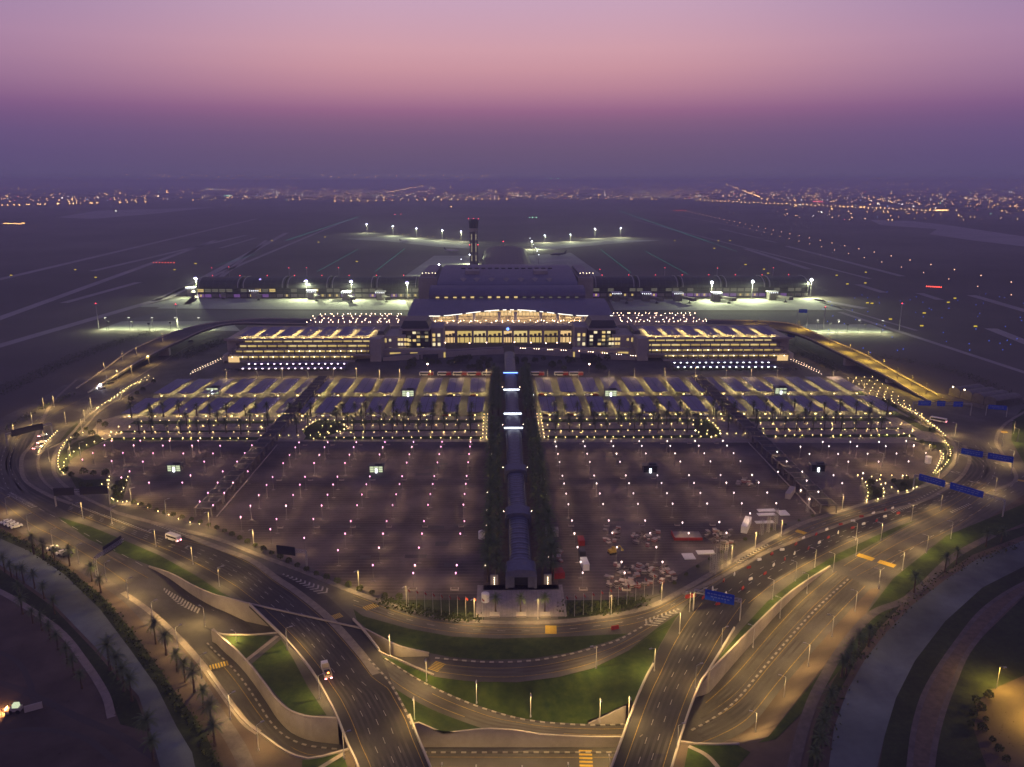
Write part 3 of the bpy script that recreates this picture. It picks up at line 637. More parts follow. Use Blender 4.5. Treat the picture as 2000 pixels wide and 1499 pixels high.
# ---- airfield
def GP(*a): return px(*a)
sheet('apron', GP((305,603),(362,583),(790,586),(800,606)), .05, M['apron'])
sheet('apron', GP((268,600),(352,582),(368,582),(312,600)), .05, M['apron'])
sheet('apron', GP((1200,606),(1190,586),(1600,583),(1652,606)), .05, M['apron'])
sheet('apron', GP((192,645),(238,628),(450,628),(470,647)), .05, M['apron'])
sheet('apron', GP((1560,640),(1575,634),(1700,634),(1745,650),(1600,651)), .05, M['apron'])
sheet('apron', GP((790,540),(848,500),(918,500),(940,520),(940,545)), .05, M['apron'])
sheet('apron', GP((670,467),(770,461),(918,478),(918,486),(850,482),(760,472)), .05, M['apron'])
sheet('apron', GP((1030,500),(1115,494),(1180,540),(1040,545)), .05, M['apron'])
sheet('apron', GP((1040,482),(1200,468),(1290,470),(1200,476),(1050,490)), .05, M['apron'])
sheet('taxiway', GP((240,626),(330,606),(800,609),(1000,612),(1660,610),(1720,630),(1560,634),(1000,640),(500,630)), .04, M['taxi'])
tx = MB()
for a, b, w in (((-50,690),(330,580),14), ((330,580),(560,455),14), ((365,595),(520,470),10), ((-50,640),(420,470),14), ((300,588),(680,430),10), ((125,592),(270,552),12), ((-60,560),(500,428),16), ((180,530),(480,460),14), ((430,485),(500,465),10),
                ((1455,486),(1580,526),13), ((1536,481),(1762,540),13), ((1675,556),(1726,572),12), ((1796,573),(1836,586),12), ((1897,577),(2080,630),14), ((1935,642),(2120,715),14), ((1590,585),(1690,603),14), ((1495,470),(1517,474),10), ((1405,447),(1485,466),10), ((1455,460),(1490,466),8), ((1640,610),(2100,760),7), ((1600,590),(1790,646),5), ((1240,430),(1700,545),8), ((1320,420),(1500,455),8)):
    a, b = P(*a), P(*b); ribbon(tx, [a, a.lerp(b, .5), b], w, .05)
struct(tx.build('taxiway_shoulder', M['runstrip']))
sheet('sand', GP((1700,430),(1780,432),(1850,440),(2050,470),(2050,488),(1900,470),(1815,458),(1830,448),(1720,440)), .04, M['runstrip'])
sheet('sand', GP((110,425),(190,412),(420,405),(300,418),(180,428)), .04, M['runstrip'])
# low hills behind the city
hl = MB()
for (x0, x1, Y, hh, dz) in ((-19000,-7000,20000,95,0), (-9000,2500,24000,85,0), (-1500,9000,27000,80,0), (6000,19000,24000,70,0)):
    n = 80; pr = [(x0+(x1-x0)*i/n, hh*math.sin(math.pi*i/n)**.7*(.55+.45*math.sin(i*.9+hh)*math.sin(i*.37+Y)+.15*random.random())) for i in range(n+1)]
    vs = []
    for x, z in pr: vs += [(x, Y, -5), (x, Y+900, max(z, 0)), (x, Y+2200, -5)]
    fs = []
    for i in range(n): o = 3*i; fs += [(o, o+3, o+4, o+1), (o+1, o+4, o+5, o+2)]
    hl.add(vs, fs)
struct(hl.build('hills', M['hill'], smooth=True))
# ================================================================== BUILDINGS
E = {}
E['globe_pink'] = emit('globe_pink', (1, .4, .66), 5); E['globe_white'] = emit('globe_white', (1, .80, .78), 5); E['lot_down'] = emit('lot_lamp_glass', (1, .62, .3), 1000); E['under'] = emit('canopy_under_light', (1, .84, .36), 300); E['off'] = M['dark_steel']; E['boll_down'] = emit('bollard_glass', (1, .68, .24), 100)
E['street'] = emit('street_lamp_light', (1, .66, .2), 2400); E['street_y'] = emit('street_lamp_sodium', (1, .64, .07), 7500); E['flood_fill'] = emit('stand_fill_light', (.85, .95, .52), 1100); E['yard'] = emit('yard_lamp_light', (1, .6, .1), 1300)
E['bollard'] = emit('bollard_light', (1, .72, .3), 8); E['led_white'] = emit('led_white', (.9, .95, 1), 9); E['led_pink'] = emit('led_pink', (1, .74, .95), 8); E['led_warm'] = emit('led_warm', (1, .8, .5), 8)
E['flood'] = emit('flood_light', (.85, .95, .52), 5500); E['glare_halo'] = emit('glare_halo', (.42, .34, 1), 2.2, False); E['work'] = emit('work_lamp', (.75, .75, 1), 60)
E['int_yellow'] = emit('lit_interior_yellow', (1, .72, .22), .68); E['int_warm'] = emit('lit_interior_warm', (1, .66, .28), .95)
E['int_green'] = emit('lit_interior_green', (.85, .95, .6), .8); E['int_purple'] = emit('lit_interior_purple', (.5, .2, .8), .25); E['int_dim'] = emit('lit_interior_dim', (.8, .75, .5), .13)
E['edge'] = emit('roof_edge_light', (1, .93, .8), 2.2); E['red'] = emit('red_beacon', (1, .05, .08), 5, False); E['redbar'] = emit('red_bar_light', (1, .08, .05), 5, False)
E['deck'] = emit('deck_lamp_light', (1, .66, .45), 26); E['down'] = emit('downlight', (1, .66, .3), 42); E['blue'] = emit('blue_strip', (.15, .3, 1), 5)
E['white_strip'] = emit('white_strip', (.85, .92, 1), 6); E['win'] = emit('window_light', (1, .72, .26), .9); E['win2'] = emit('window_light_pale', (1, .85, .5), 1.1)
E['int_yellow_low'] = emit('lit_interior_low', (1, .70, .22), .42); E['int_yellow_high'] = emit('lit_interior_high', (1, .76, .3), .8); E['int_dim2'] = emit('tower_slot_light', (1, .85, .5), .3); E['head'] = emit('headlight', (1, .95, .85), 60); E['tail'] = emit('tail_light', (1, .25, .3), 30); E['orange'] = emit('orange_beacon', (1, .3, .05), 10)
E['taxi_green'] = emit('taxi_centre_green', (.02, .6, .42), .55, False); E['taxi_blue'] = emit('taxi_edge_blue', (.05, .15, 1), 2, False); E['sign_y'] = emit('taxi_sign_yellow', (1, .72, .04), .8, False); E['amber_pt'] = emit('amber_point', (1, .5, .3), 4, False)
E['uplight'] = emit('canopy_uplight', (1, .72, .3), 7); E['palm_up'] = emit('palm_uplight', (1, .72, .2), 160)
LD = {}
def lum(parent, loc, col, watt, sx=.5, sy=None, rot=(0, 0, 0)):
    """the light a luminaire throws: an area lamp facing down inside its housing"""
    k = (col, watt, sx, sy)
    if k not in LD:
        l = bpy.data.lights.new('luminaire', 'AREA'); l.energy = watt; l.color = col; l.shape = 'RECTANGLE' if sy else 'SQUARE'; l.size = sx
        if sy: l.size_y = sy
        l.cycles.use_multiple_importance_sampling = False
        LD[k] = l
    o = bpy.data.objects.new('luminaire', LD[k]); COL.objects.link(o); o.location = loc; o.rotation_euler = rot; o.parent = parent; return o
for k_ in ('globe_pink', 'globe_white', 'bollard', 'led_white', 'led_pink', 'led_warm', 'win', 'win2', 'int_dim', 'int_dim2', 'int_purple', 'edge', 'tail', 'uplight', 'int_green', 'blue', 'white_strip', 'orange', 'round'):
    if k_ in E: E[k_].cycles.emission_sampling = 'NONE'
def T(name, loc, label, cat, group=None, rz=0):
    return tag(empty(name, loc, rz), label, cat, group)
def part(mb, name, mats, root, smooth=False, on=None):
    return mb.build(name, mats, on, smooth) if on is not None else mb.build(name, mats, root, smooth, -root.location)
DK = 18.0
def terminal():
    r = T('terminal_building', (X0, 803, 0), 'wide airport terminal with stacked purple vault roofs and a lit arched forecourt', 'terminal')
    Yf, Yb = 829, 902; n = 56
    hw = (PY(1197, 618, Yf).x-PY(795, 617, Yf).x)/2
    xm = (PY(1197, 618, Yf).x+PY(795, 617, Yf).x)/2
    def zf(u):
        a = abs(u)
        return 25.2 if a > .7 else 25.2+6.4*math.cos(a/.7*math.pi/2)**1.5
    mb = MB(); rows = 8
    for k in range(2):
        vs = []
        for j in range(rows+1):
            t = j/rows; Y = Yf+(Yb-Yf)*t
            for i in range(n+1):
                u = -1+2*i/n; z = zf(u)*(1-t)+(32.4+.0*u)*t+2.2*math.sin(math.pi*t)*.6-k*1.0
                vs.append((xm+u*hw, Y, z))
        mb.add(vs, [(j*(n+1)+i, j*(n+1)+i+1, (j+1)*(n+1)+i+1, (j+1)*(n+1)+i) for j in range(rows) for i in range(n)], 0)
    fr = [(xm+(-1+2*i/n)*hw, Yf, zf(-1+2*i/n)) for i in range(n+1)]
    mb.add(fr+[(x, y, z-1.0) for x, y, z in fr], [(i, n+1+i, n+2+i, i+1) for i in range(n)], 0)
    part(mb, 'roof', M['roof'], r)
    e = MB()
    for i in range(n):
        if i in (9, 15, 20, 25, 27, 29, 35, 37, 40, 45, 50): continue
        a, b = fr[i], fr[i+1]
        e.add([(a[0], Yf-.25, a[2]-.75), (b[0], Yf-.25, b[2]-.75), (b[0], Yf-.25, b[2]+.05), (a[0], Yf-.25, a[2]+.05)], [(0, 1, 2, 3)])
    part(e, 'edge_light', E['edge'], r)
    # departures deck
    d = MB(); d.box(xm-hw+8, xm+hw-8, 803, 902, DK-1.6, DK); d.box(xm-hw*.72, xm+hw*.72, 802.2, 803.2, DK-1.6, DK+1.0)
    part(d, 'forecourt_deck', M['stone'], r)
    g = MB(); g.box(xm-hw*.74, xm+hw*.74, 872, 873, DK, 28.5)
    part(g, 'glass_wall', E['int_warm'], r)
    mu = MB()
    k = int(hw*1.46/4)
    for i in range(k+1):
        x = xm-hw*.73+i*4; mu.box(x-.18, x+.18, 871.5, 871.98, DK, 28.4)
    for z in (22, 25.5): mu.box(xm-hw*.74, xm+hw*.74, 871.6, 871.9, z-.2, z+.2)
    part(mu, 'mullions', M['dark_steel'], r)
    for pxx in (844, 893, 926, 975, 1007, 1056, 1089, 1138, 1170):
        p = PY(pxx, 625, 836); u = (p.x-xm)/hw
        c = MB(); c.tube((p.x, 836, DK), (p.x, 836, DK+1.2), 1.9, 1.9, 10); c.tube((p.x, 836, DK+1.2), (p.x, 836, min(zf(u)-.9, 28)), 1.0, 2.1, 10)
        part(c, 'column', M['white'], r, False)
        l = MB(); 
        for sx in (-3.4, 3.4): l.octa((p.x+sx, 834.5, DK+.5), .4)
        part(l, 'column_uplight', E['deck'], r)
    for i in range(15):
        x = xm-hw*.7+i*hw*.1; u = (x-xm)/hw
        for Y, q in ((838, 1.2), (858, 1.4)):
            l = MB(); z = min(zf(u), 29)-1.4; l.add([(x-q, Y-q, z), (x+q, Y-q, z), (x+q, Y+q, z), (x-q, Y+q, z)], [(0, 1, 2, 3)])
            part(l, 'downlight', E['edge'], r); lum(r, Vector((x, Y, z-.05))-r.location, (1, .66, .3), 1250, 2*q)
    # kerb islands, stair flights on the deck
    k = MB()
    for Y in (815, 825, 843): k.box(xm-hw*.7, xm+hw*.7, Y, Y+1.6, DK, DK+.25)
    for q in (890, 935, 992, 1062, 1100):
        x = PY(q, 630, 845).x; k.box(x-3, x+3, 808, 840, DK, DK+.5)
        for j in range(6): k.box(x-2.4, x+2.4, 846+j*1.1, 847.1+j*1.1, DK, DK+.6+j*.6)
    part(k, 'kerb_island', M['stone_lt'], r)
    # lower facade with tall lit openings
    ops = [(868.6, 887.8), (892.5, 921), (924.7, 949), (953, 980), (984, 1000), (1003.7, 1030.2), (1034.5, 1058.6), (1063, 1090.6), (1095, 1117.3)]
    w = MB(); xs = [(PY(a, 650, 803).x, PY(b, 650, 803).x) for a, b in ops]
    ed = [PY(862, 650, 803).x-12]+[v for ab in xs for v in ab]+[PY(1120, 650, 803).x+12]
    for i in range(0, len(ed), 2): w.box(ed[i], ed[i+1], 803.3, 806, 0, DK-1.7)
    for a, b in xs: w.box(a, b, 803.3, 806, 14.6, DK-1.7)
    part(w, 'lower_wall', M['stone'], r)
    for i, (a, b) in enumerate(xs):
        q = MB(); q.add([(a, 812, .1), (b, 812, .1), (b, 812, 14.6), (a, 812, 14.6)], [(0, 1, 2, 3)], 0)
        q.box(a, b, 806.2, 811.9, 6.6, 7.3, 1)
        for s in range(3):
            x = a+(b-a)*(s+.5)/3; q.box(x-.35, x+.35, 808, 808.8, .1, 6.5, 1); q.box(x-1.5, x+1.2, 811, 811.8, 7.4, 8.6+s*.7, 1)
        q.box(a, b, 811, 811.95, 12.3, 13, 1)
        part(q, 'lit_opening', [(E['int_warm'], E['int_yellow'], E['int_yellow_high'], E['int_yellow'], E['int_warm'], E['int_yellow_high'], E['int_yellow'], E['int_yellow_low'], E['int_warm'])[i], M['concrete_dk']], r)
    b = MB(); c = PY(991.8, 643, 802.0); b.tube((c.x, 801.6, c.z), (c.x, 802.1, c.z), 1.3, n=14); b.tube((c.x, 801.3, c.z), (c.x, 801.7, c.z), .55, n=10, mi=1)
    part(b, 'round_emblem', [E['blue'], M['dark_steel']], r)
    # middle tier
    a, bb = PY(838, 583, 906), PY(1143, 583, 906)
    t2 = MB(); pr = [(905, 32), (905, 34.6), (904, 35)]+[(904+24*(1-math.cos(t*math.pi/2)), 35+8.5*math.sin(t*math.pi/2)) for t in (.15, .3, .45, .6, .75, .9, 1)]+[(936, 43.5), (936, 32)]
    t2.prism(pr, a.x, bb.x); part(t2, 'tier_roof', M['roof'], r)
    ww = MB()
    for i in range(17):
        x = a.x+(bb.x-a.x)*(.055+.0555*i); s = 1.9 if 3 < i < 10 else 1.9
        ww.add([(x-s, 903.6, 32.9), (x+s, 903.6, 32.9), (x+s, 903.6, 34.3+(.4 if i in (4,6,7,8,9) else 0)), (x-s, 903.6, 34.3+(.4 if i in (4,6,7,8,9) else 0))], [(0, 1, 2, 3)], 0 if i < 10 and i != 5 else 1)
    part(ww, 'clerestory_window', [E['win'], E['int_dim']], r)
    # main hall vault
    a, bb = PY(853, 556, 932), PY(1129, 556, 932); top = PY(988, 519.5, 1062).z
    vs = [(932, 30), (932, 42)]; vs += [(932+130*(1-math.cos(t*math.pi/2)), 42+(top-42)*math.sin(t*math.pi/2)) for t in (.08, .16, .25, .34, .43, .52, .62, .72, .82, .91, 1)]
    vs += [(1110, top-3), (1150, 34), (1150, 30)]
    hb = MB(); hb.prism(vs, a.x, bb.x); hb.prism([(932, 0), (932, 30), (1150, 30), (1150, 0)], a.x+1, bb.x-1)
    HR = part(hb, 'hall_roof', M['roof'], r)
    def onroof(pxx, py):
        best = None
        for k in range(200):
            Y = 934+k*.65; p = PY(pxx, py, Y); t = math.acos(max(-1, min(1, 1-(Y-932)/130)))/(math.pi/2); z = 42+(top-42)*math.sin(t*math.pi/2)
            if best is None or abs(p.z-z) < best[0]: best = (abs(p.z-z), Vector((p.x, Y, z)))
        return best[1]
    for (u, v) in ((923, 533), (1055, 533)):
        p = onroof(u, v); s = MB(); s.box(p.x-8.5, p.x+8.5, p.y-12, p.y+12, p.z-4, p.z+3.4); part(s, 'rooflight', M['stone'], r, on=HR)
    for u in (905, 931, 960, 989, 1018, 1045, 1073):
        p = onroof(u, 549); s = MB(); s.add([(p.x-4, p.y+4, p.z+2.4), (p.x, p.y+6, p.z+3.4), (p.x+4, p.y+4, p.z+2.4), (p.x, p.y-4, p.z-1.2), (p.x, p.y+6, p.z)], [(0, 3, 2, 1), (0, 4, 3), (2, 3, 4), (0, 1, 4), (1, 2, 4)])
        part(s, 'roof_cowl', M['stone'], r, on=HR)
    for i in range(14):
        p = onroof(905+i*13, 525); s = MB(); s.box(p.x-2.6, p.x+2.6, p.y-2, p.y+3, p.z-2, p.z+1.2); part(s, 'roof_vent', M['dark_steel'], r, on=HR)
    for (u0, u1) in ((818, 855), (1128, 1158)):
        p, q = PY(u0, 580, 990), PY(u1, 580, 990); zt = PY(u0, 543, 990).z
        s = MB(); s.box(p.x, q.x, 990, 1120, 0, zt); s.box(p.x+3, q.x-3, 1000, 1110, zt, zt+3.5)
        SB = part(s, 'service_block', M['stone'], r)
        s = MB()
        for j in range(5): s.octa((p.x+4+j*4, 1003+3*(j % 2), zt+4.2), .5)
        part(s, 'roof_lamp', E['led_warm'], r, on=SB)
terminal()
def office(s):
    side = 'west' if s < 0 else 'east'
    def X(u): return X0+s*abs(PY(u, 660, 760).x-X0)
    r = T('office_block', (X0+s*100, 760, 0), 'stone office wing with lit square windows and dark roof box, %s of the terminal forecourt' % side, 'office')
    def bx(u0, u1, y0, y1, pt, name, m, nudge=0):
        a, b = sorted((X(u0), X(u1))); zt = PY(990, pt, y0).z; q = MB(); q.box(a, b, y0, y1, 0, zt); part(q, name, m, r); return a, b, zt
    a1 = bx(737, 793, 752, 790, 656, 'wall', M['stone_lt']); a2 = bx(786, 838, 760, 800, 642, 'wall', M['glass_dk']); a3 = bx(840, 864, 770, 802, 640, 'wall', M['stone'])
    q = MB(); a, b = sorted((X(782), X(838))); q.box(a, b, 764, 800, a2[2]+.1, a2[2]+6.5, top=3); part(q, 'roof', M['dark_steel'], r)
    q = MB(); q.box(a-1, b+1, 758, 801, a2[2]-1.6, a2[2]); part(q, 'cornice', M['stone'], r)
    q = MB(); a, b = sorted((X(738), X(754))); q.box(a, b, 753, 795, a1[2]+.05, a1[2]+4, top=1.5); part(q, 'stair_roof', M['dark_steel'], r)
    random.seed(int(50+s))
    wins = [(753, 757, 661, 669), (762, 766, 662, 667), (762, 766, 679, 685)]+[(u, u+10, v, v+5) for u in (779, 792-1) for v in (661, 670, 679)]
    for (u0, u1, v0, v1) in wins:
        p, q = sorted((X(u0), X(u1))); z1, z0 = PY(990, v0, 751).z, PY(990, v1, 751).z
        o = MB(); o.add([(p, 751.8, z0), (q, 751.8, z0), (q, 751.8, z1), (p, 751.8, z1)], [(0, 1, 2, 3)]); o.box((p+q)/2-.15, (p+q)/2+.15, 751.5, 751.79, z0, z1, 1)
        part(o, 'window', [random.choice((E['win'], E['win2'], E['win'])), M['dark_steel']], r)
    for u in (796, 806, 814, 822, 830):
        for v in (648, 656, 663, 671, 679):
            if random.random() < .45: continue
            p, q = sorted((X(u), X(u+6.5))); z1, z0 = PY(990, v, 759).z, PY(990, v+4.5, 759).z
            o = MB(); o.add([(p, 759.8, z0), (q, 759.8, z0), (q, 759.8, z1), (p, 759.8, z1)], [(0, 1, 2, 3)])
            part(o, 'window', random.choice((E['win'], E['int_dim'], E['int_dim'], E['win2'])), r)
    for u in (843, 853):
        for v in (652, 661, 670):
            p, q = sorted((X(u), X(u+5.5))); z1, z0 = PY(990, v, 769).z, PY(990, v+6, 769).z
            o = MB(); o.add([(p, 769.8, z0), (q, 769.8, z0), (q, 769.8, z1), (p, 769.8, z1)], [(0, 1, 2, 3)])
            part(o, 'window', random.choice((E['win'], E['int_dim'], E['win2'])), r)
office(-1); office(1)
def garage(s):
    side = 'west' if s < 0 else 'east'
    r = T('parking_garage', (X0+s*190, 722, 0), 'terraced stone parking garage with yellow lit storeys on the %s side of the forecourt' % side, 'parking garage')
    Z = [(0, 1.7, 5.3), (5.4, 6.9, 10.3), (10.2, 11.8, 15.0), (14.9, 16.4, 18.9)]
    outs = (258, 254, 250, 245); ins = (146, 131, 131, 126)
    bd = MB(); bd.box(*sorted((X0+s*118, X0+s*262)), 736, 798, 0, 19.4); bd.box(*sorted((X0+s*118, X0+s*128)), 724, 737, 0, 21); part(bd, 'wall', M['stone'], r)
    for i, (z0, z1, z2) in enumerate(Z):
        Y = 722+i*2.0; a, b = sorted((X0+s*(outs[i]+3), X0+s*(ins[i]-4)))
        q = MB(); q.box(a, b, Y, 735.9, z0 if i else 0, z1); q.box(a, b, Y+3, 735.9, z2, z2+.45)
        part(q, 'parapet', M['stone'], r)
        a, b = sorted((X0+s*outs[i], X0+s*ins[i]))
        q = MB(); nb = int((b-a)/9)
        for k in range(nb):
            xa, xb = a+(b-a)*k/nb, a+(b-a)*(k+1)/nb
            q.add([(xa, 735.8, z1), (xb, 735.8, z1), (xb, 735.8, z2), (xa, 735.8, z2)], [(0, 1, 2, 3)], random.choice((0, 0, 1, 2)))
        part(q, 'lit_storey', [E['int_yellow'], E['int_yellow_low'], E['int_yellow_high']], r)
        q = MB(); m = int((b-a)/9)
        for k in range(m+1): x = a+(b-a)*k/m; q.box(x-.45, x+.45, Y+1, Y+2.2, z1, z2+.4)
        part(q, 'pier', M['concrete_dk'], r)
        if i < 2:
            q = MB()
            for k in range(m):
                x = a+(b-a)*(k+.5)/m
                if i == 0 or (x-X0)*s < 205: q.octa((x, Y-.3, z2-.2), .5)
            part(q, 'storey_lamp', E['led_warm'], r)
    q = MB(); a, b = sorted((X0+s*122, X0+s*262)); q.box(a, b, 729, 735.9, 18.9, 19.42); q.box(a, b, 728.6, 729.2, 19.0, 21.0); q.box(a, b, 797.4, 798, 19.4, 20.6)
    part(q, 'roof_deck', M['stone'], r)
    q = MB(); a, b = sorted((X0+s*262, X0+s*258))
    q.box(a, b, 722, 740, 0, 7); part(q, 'entrance_block', M['stone_lt'], r)
    q = MB(); q.add([(X0+s*257, 721.8, .3), (X0+s*247, 721.8, .3), (X0+s*247, 721.8, 5.5), (X0+s*257, 721.8, 5.5)], [(0, 1, 2, 3)]); part(q, 'lit_gateway', E['int_warm'], r)
    for off, w2 in ((112, 5), (94, 4), (68, 4)):
        q = MB(); q.add([(X0+s*off, 739.8, .3), (X0+s*(off-w2*2), 739.8, .3), (X0+s*(off-w2*2), 739.8, 5.2), (X0+s*off, 739.8, 5.2)], [(0, 1, 2, 3)]); part(q, 'lit_gateway', E['int_yellow'], r)
    q = MB(); q.box(*sorted((X0+s*117.8, X0+s*60)), 740, 751, 0, 7.5); part(q, 'podium', M['stone'], r)
garage(-1); garage(1)
# curved ramps that rise in front of the terminal to the forecourt
for s in (-1, 1):
    side = 'west' if s < 0 else 'east'
    r = T('curved_ramp', (X0+s*60, 735, 0), 'long curved stone ramp climbing to the %s half of the terminal front' % side, 'ramp')
    tp = [(748, 705, 698), (790, 704, 694), (840, 701, 689), (890, 697, 686), (940, 693.5, 683), (984, 692, 681)]
    top, bot = [], []
    for u, vb, vt in tp:
        b = P(u, vb); x = X0+s*abs(b.x-X0); top.append(Vector((x, b.y, max(.5, zfor2(b.x, b.y, vt))))); bot.append(0)
    tt = catmull(top, 5)
    if s > 0: pass
    q = MB(); wall(q, tt if s > 0 else list(reversed(tt)), [0]*len(tt), .6); wall(q, offset(tt, -9*s), [0]*len(tt), .6); part(q, 'ramp_wall', M['stone'], r)
    q = MB(); ribbon(q, [Vector((p.x, p.y, p.z-1)) for p in offset(tt, -4.6*s)], 8.4); part(q, 'ramp_road', M['concrete_dk'], r)
    if s > 0:
        q = MB()
        for k, p in enumerate(resample(tt, 2.2)):
            if k % 6 < 3: q.octa((p.x, p.y+.8, p.z+.3), .28)
        part(q, 'ramp_lamp', E['deck'], r)
    for u in (808, 842):
        b = P(u, 700); q = MB(); x = X0+s*abs(b.x-X0); q.box(x-7, x+7, b.y-6, b.y-1, 0, 4.5); part(q, 'ramp_kiosk', M['dark_steel'], r)
# ---- piers
def pier(s):
    side = 'west' if s < 0 else 'east'
    u_end = 384 if s < 0 else 1581; u_in = 818 if s < 0 else 1158
    xa, xb = PY(u_end, 580, 1135).x, PY(u_in, 580, 1135).x
    r = T('pier', ((xa+xb)/2, 1150, 0), 'long low pier with dark ribbed roof and dim windows stretching %s of the terminal' % side, 'airport pier')
    x0, x1 = sorted((xa, xb)); q = MB()
    pr = [(1135, 14.5)]+[(1135+26*(1-math.cos(t*math.pi)), 14.5+13*math.sin(t*math.pi)**.8) for t in (.06, .14, .25, .37, .5, .63, .75, .86, .94)]+[(1187, 14.5)]
    nseg = 5
    for k in range(nseg):
        a, b = x0+(x1-x0)*k/nseg, x0+(x1-x0)*(k+1)/nseg
        q = MB(); q.prism(pr, a+1.5, b-1.5); PR = part(q, 'roof', M['roof_dk'], r)
        q = MB()
        for e in (a+4, b-4): q.prism([(y-.2, z+.9) for y, z in pr[:-3]]+[(y, z+.2) for y, z in reversed(pr[:-3])], e-.5, e+.5)
        part(q, 'roof_rib', M['steel'], r, on=PR)
    q = MB(); q.box(x0+1, x1-1, 1139, 1183, 0, 14.5); PW = part(q, 'wall', M['glass_dk'], r)
    random.seed(9+s)
    n = int((x1-x0)/10); q = MB(); q2 = MB(); q3 = MB()
    for k in range(n):
        x = x0+(x1-x0)*(k+.5)/n
        if random.random() < .8: q.add([(x-4.2, 1138.8, 8.5), (x+4.2, 1138.8, 8.5), (x+4.2, 1138.8, 13), (x-4.2, 1138.8, 13)], [(0, 1, 2, 3)], 0 if random.random() < .88 else 1)
        for z in (8.5, 10.8, 13): q3.box(x-4.4, x+4.4, 1138.4, 1138.7, z-.15, z+.15)
        q2.add([(x-4.4, 1138.7, 1), (x+4.4, 1138.7, 1), (x+4.4, 1138.7, 5.5), (x-4.4, 1138.7, 5.5)], [(0, 1, 2, 3)], random.choice((0, 0, 1, 2)))
        if random.random() < .4: q2.add([(x-1.5, 1138.5, 2), (x+1.2, 1138.5, 2), (x+1.2, 1138.5, 5), (x-1.5, 1138.5, 5)], [(0, 1, 2, 3)], 3)
    part(q, 'upper_window', [E['int_dim'], E['int_yellow']], r, on=PW); part(q3, 'window_frame', M['concrete_dk'], r, on=PW)
    part(q2, 'ground_floor', [E['int_purple'], M['stone'], M['concrete_dk'], E['int_yellow']], r)
    q = MB()
    for k in range(8): x = x0+(x1-x0)*(k+.4)/8; q.octa((x, 1161, 29.2), .6)
    part(q, 'beacon', E['red'], r)
pier(-1); pier(1)
r = T('pier', (X0, 1400, 0), 'dark central pier running straight back behind the main hall', 'airport pier')
q = MB(); a, b = PY(935, 515, 1250).x, PY(1046, 515, 1250).x
pr = [(1190, 0), (1190, 22), (1700, 22), (1700, 0)]; q.box(a, b, 1190, 1720, 0, 16); part(q, 'wall', M['glass_dk'], r)
q = MB(); m = 12
for k in range(m):
    t0, t1 = math.pi*k/m, math.pi*(k+1)/m; xm_ = (a+b)/2; hw_ = (b-a)/2
    q.add([(xm_-hw_*math.cos(t0), 1190, 16+11*math.sin(t0)), (xm_-hw_*math.cos(t1), 1190, 16+11*math.sin(t1)), (xm_-hw_*math.cos(t1), 1720, 16+11*math.sin(t1)), (xm_-hw_*math.cos(t0), 1720, 16+11*math.sin(t0))], [(0, 1, 2, 3)])
part(q, 'roof', M['roof_dk'], r)
q = MB()
for x in (a+3, b-3): q.box(x-.4, x+.4, 1188, 1189.5, 8, 21)
part(q, 'end_lamp', E['led_warm'], r)
q = MB(); c = PY(983, 472, 1700); q.tube((c.x, 1700, 26), (c.x, 1700, c.z), .5); q.octa((c.x, 1700, c.z), 1.3, 1); part(q, 'beacon_mast', [M['steel'], E['red']], r)
# ---- jet bridges
def jet(dark):
    r = T('jet_bridge', (0, 0, 0), 'jet bridge', 'jet bridge', 'jet bridges along the two piers')
    q = MB(); q.box(-5, 5, 0, 12, 0, 11); part(q, 'gate_house', M['concrete_dk'] if dark else M['stone'], r)
    q = MB(); q.box(-7, 7, -1.5, 12, 11, 12.2); part(q, 'roof', M['white'], r)
    q = MB()
    for k in range(5): q.octa((-5.6+2.8*k, -1.7, 10.7), .4)
    part(q, 'roof_lamp', E['led_white'], r)
    q = MB(); q.box(-2, 2, -26, 0, 5, 8.2, rot=.35, at=(4, 0, 0)); q.box(-3.6, 3.6, -32, -26, 4.6, 8.8, rot=.35, at=(4, 0, 0)); part(q, 'tunnel', M['concrete_dk'], r)
    q = MB(); q.tube((11, -19, 0), (11, -19, 5), .5); q.box(-2.2, 2.2, -.5, .5, 0, 1.4, at=(11, -19, 0)); part(q, 'leg', M['dark_steel'], r)
    return Kind(r)
JB, JD = jet(False), jet(True)
for k, (u, v) in enumerate(((371, 579), (428, 582), (496, 584), (608, 586), (675, 588), (742, 588))):
    p = P(u, v); JB.put((p.x, p.y+4, 0), 0, 1, 'jet bridge with bright canopy lamps, %s from the far end of the west pier' % ORD(k))
for k, (u, v) in enumerate(((1511, 588), (1402, 590), (1326, 590), (1263, 590), (1205, 590))):
    p = P(u, v); JD.put((p.x, p.y+4, 0), 0, (-1, 1, 1) if 0 else 1, 'grey jet bridge, %s from the far end of the east pier' % ORD(k))
# ---- control tower
p = P(926, 522); Yt = p.y
r = T('control_tower', (p.x, Yt, 0), 'tall slender control tower with lit vertical slots and red roof lights', 'control tower')
zt = PY(926, 428, Yt).z; z1 = PY(926, 446, Yt).z; hwid = (PY(934, 500, Yt).x-PY(918, 500, Yt).x)/2
q = MB(); q.box(p.x-hwid, p.x-hwid*.3, Yt-6, Yt+8, 0, z1-6); q.box(p.x+hwid*.3, p.x+hwid, Yt-6, Yt+8, 0, z1-6); q.box(p.x-hwid*.3, p.x+hwid*.3, Yt-2, Yt+8, 0, z1-6); part(q, 'shaft', M['concrete_dk'], r)
q = MB()
for k in range(9):
    z = 12+k*(z1-22)/9
    for sx in (-.52, .52):
        if (k+int(sx*4)) % 4: q.add([(p.x+hwid*sx-1, Yt-6.1, z), (p.x+hwid*sx+1, Yt-6.1, z), (p.x+hwid*sx+1, Yt-6.1, z+5), (p.x+hwid*sx-1, Yt-6.1, z+5)], [(0, 1, 2, 3)])
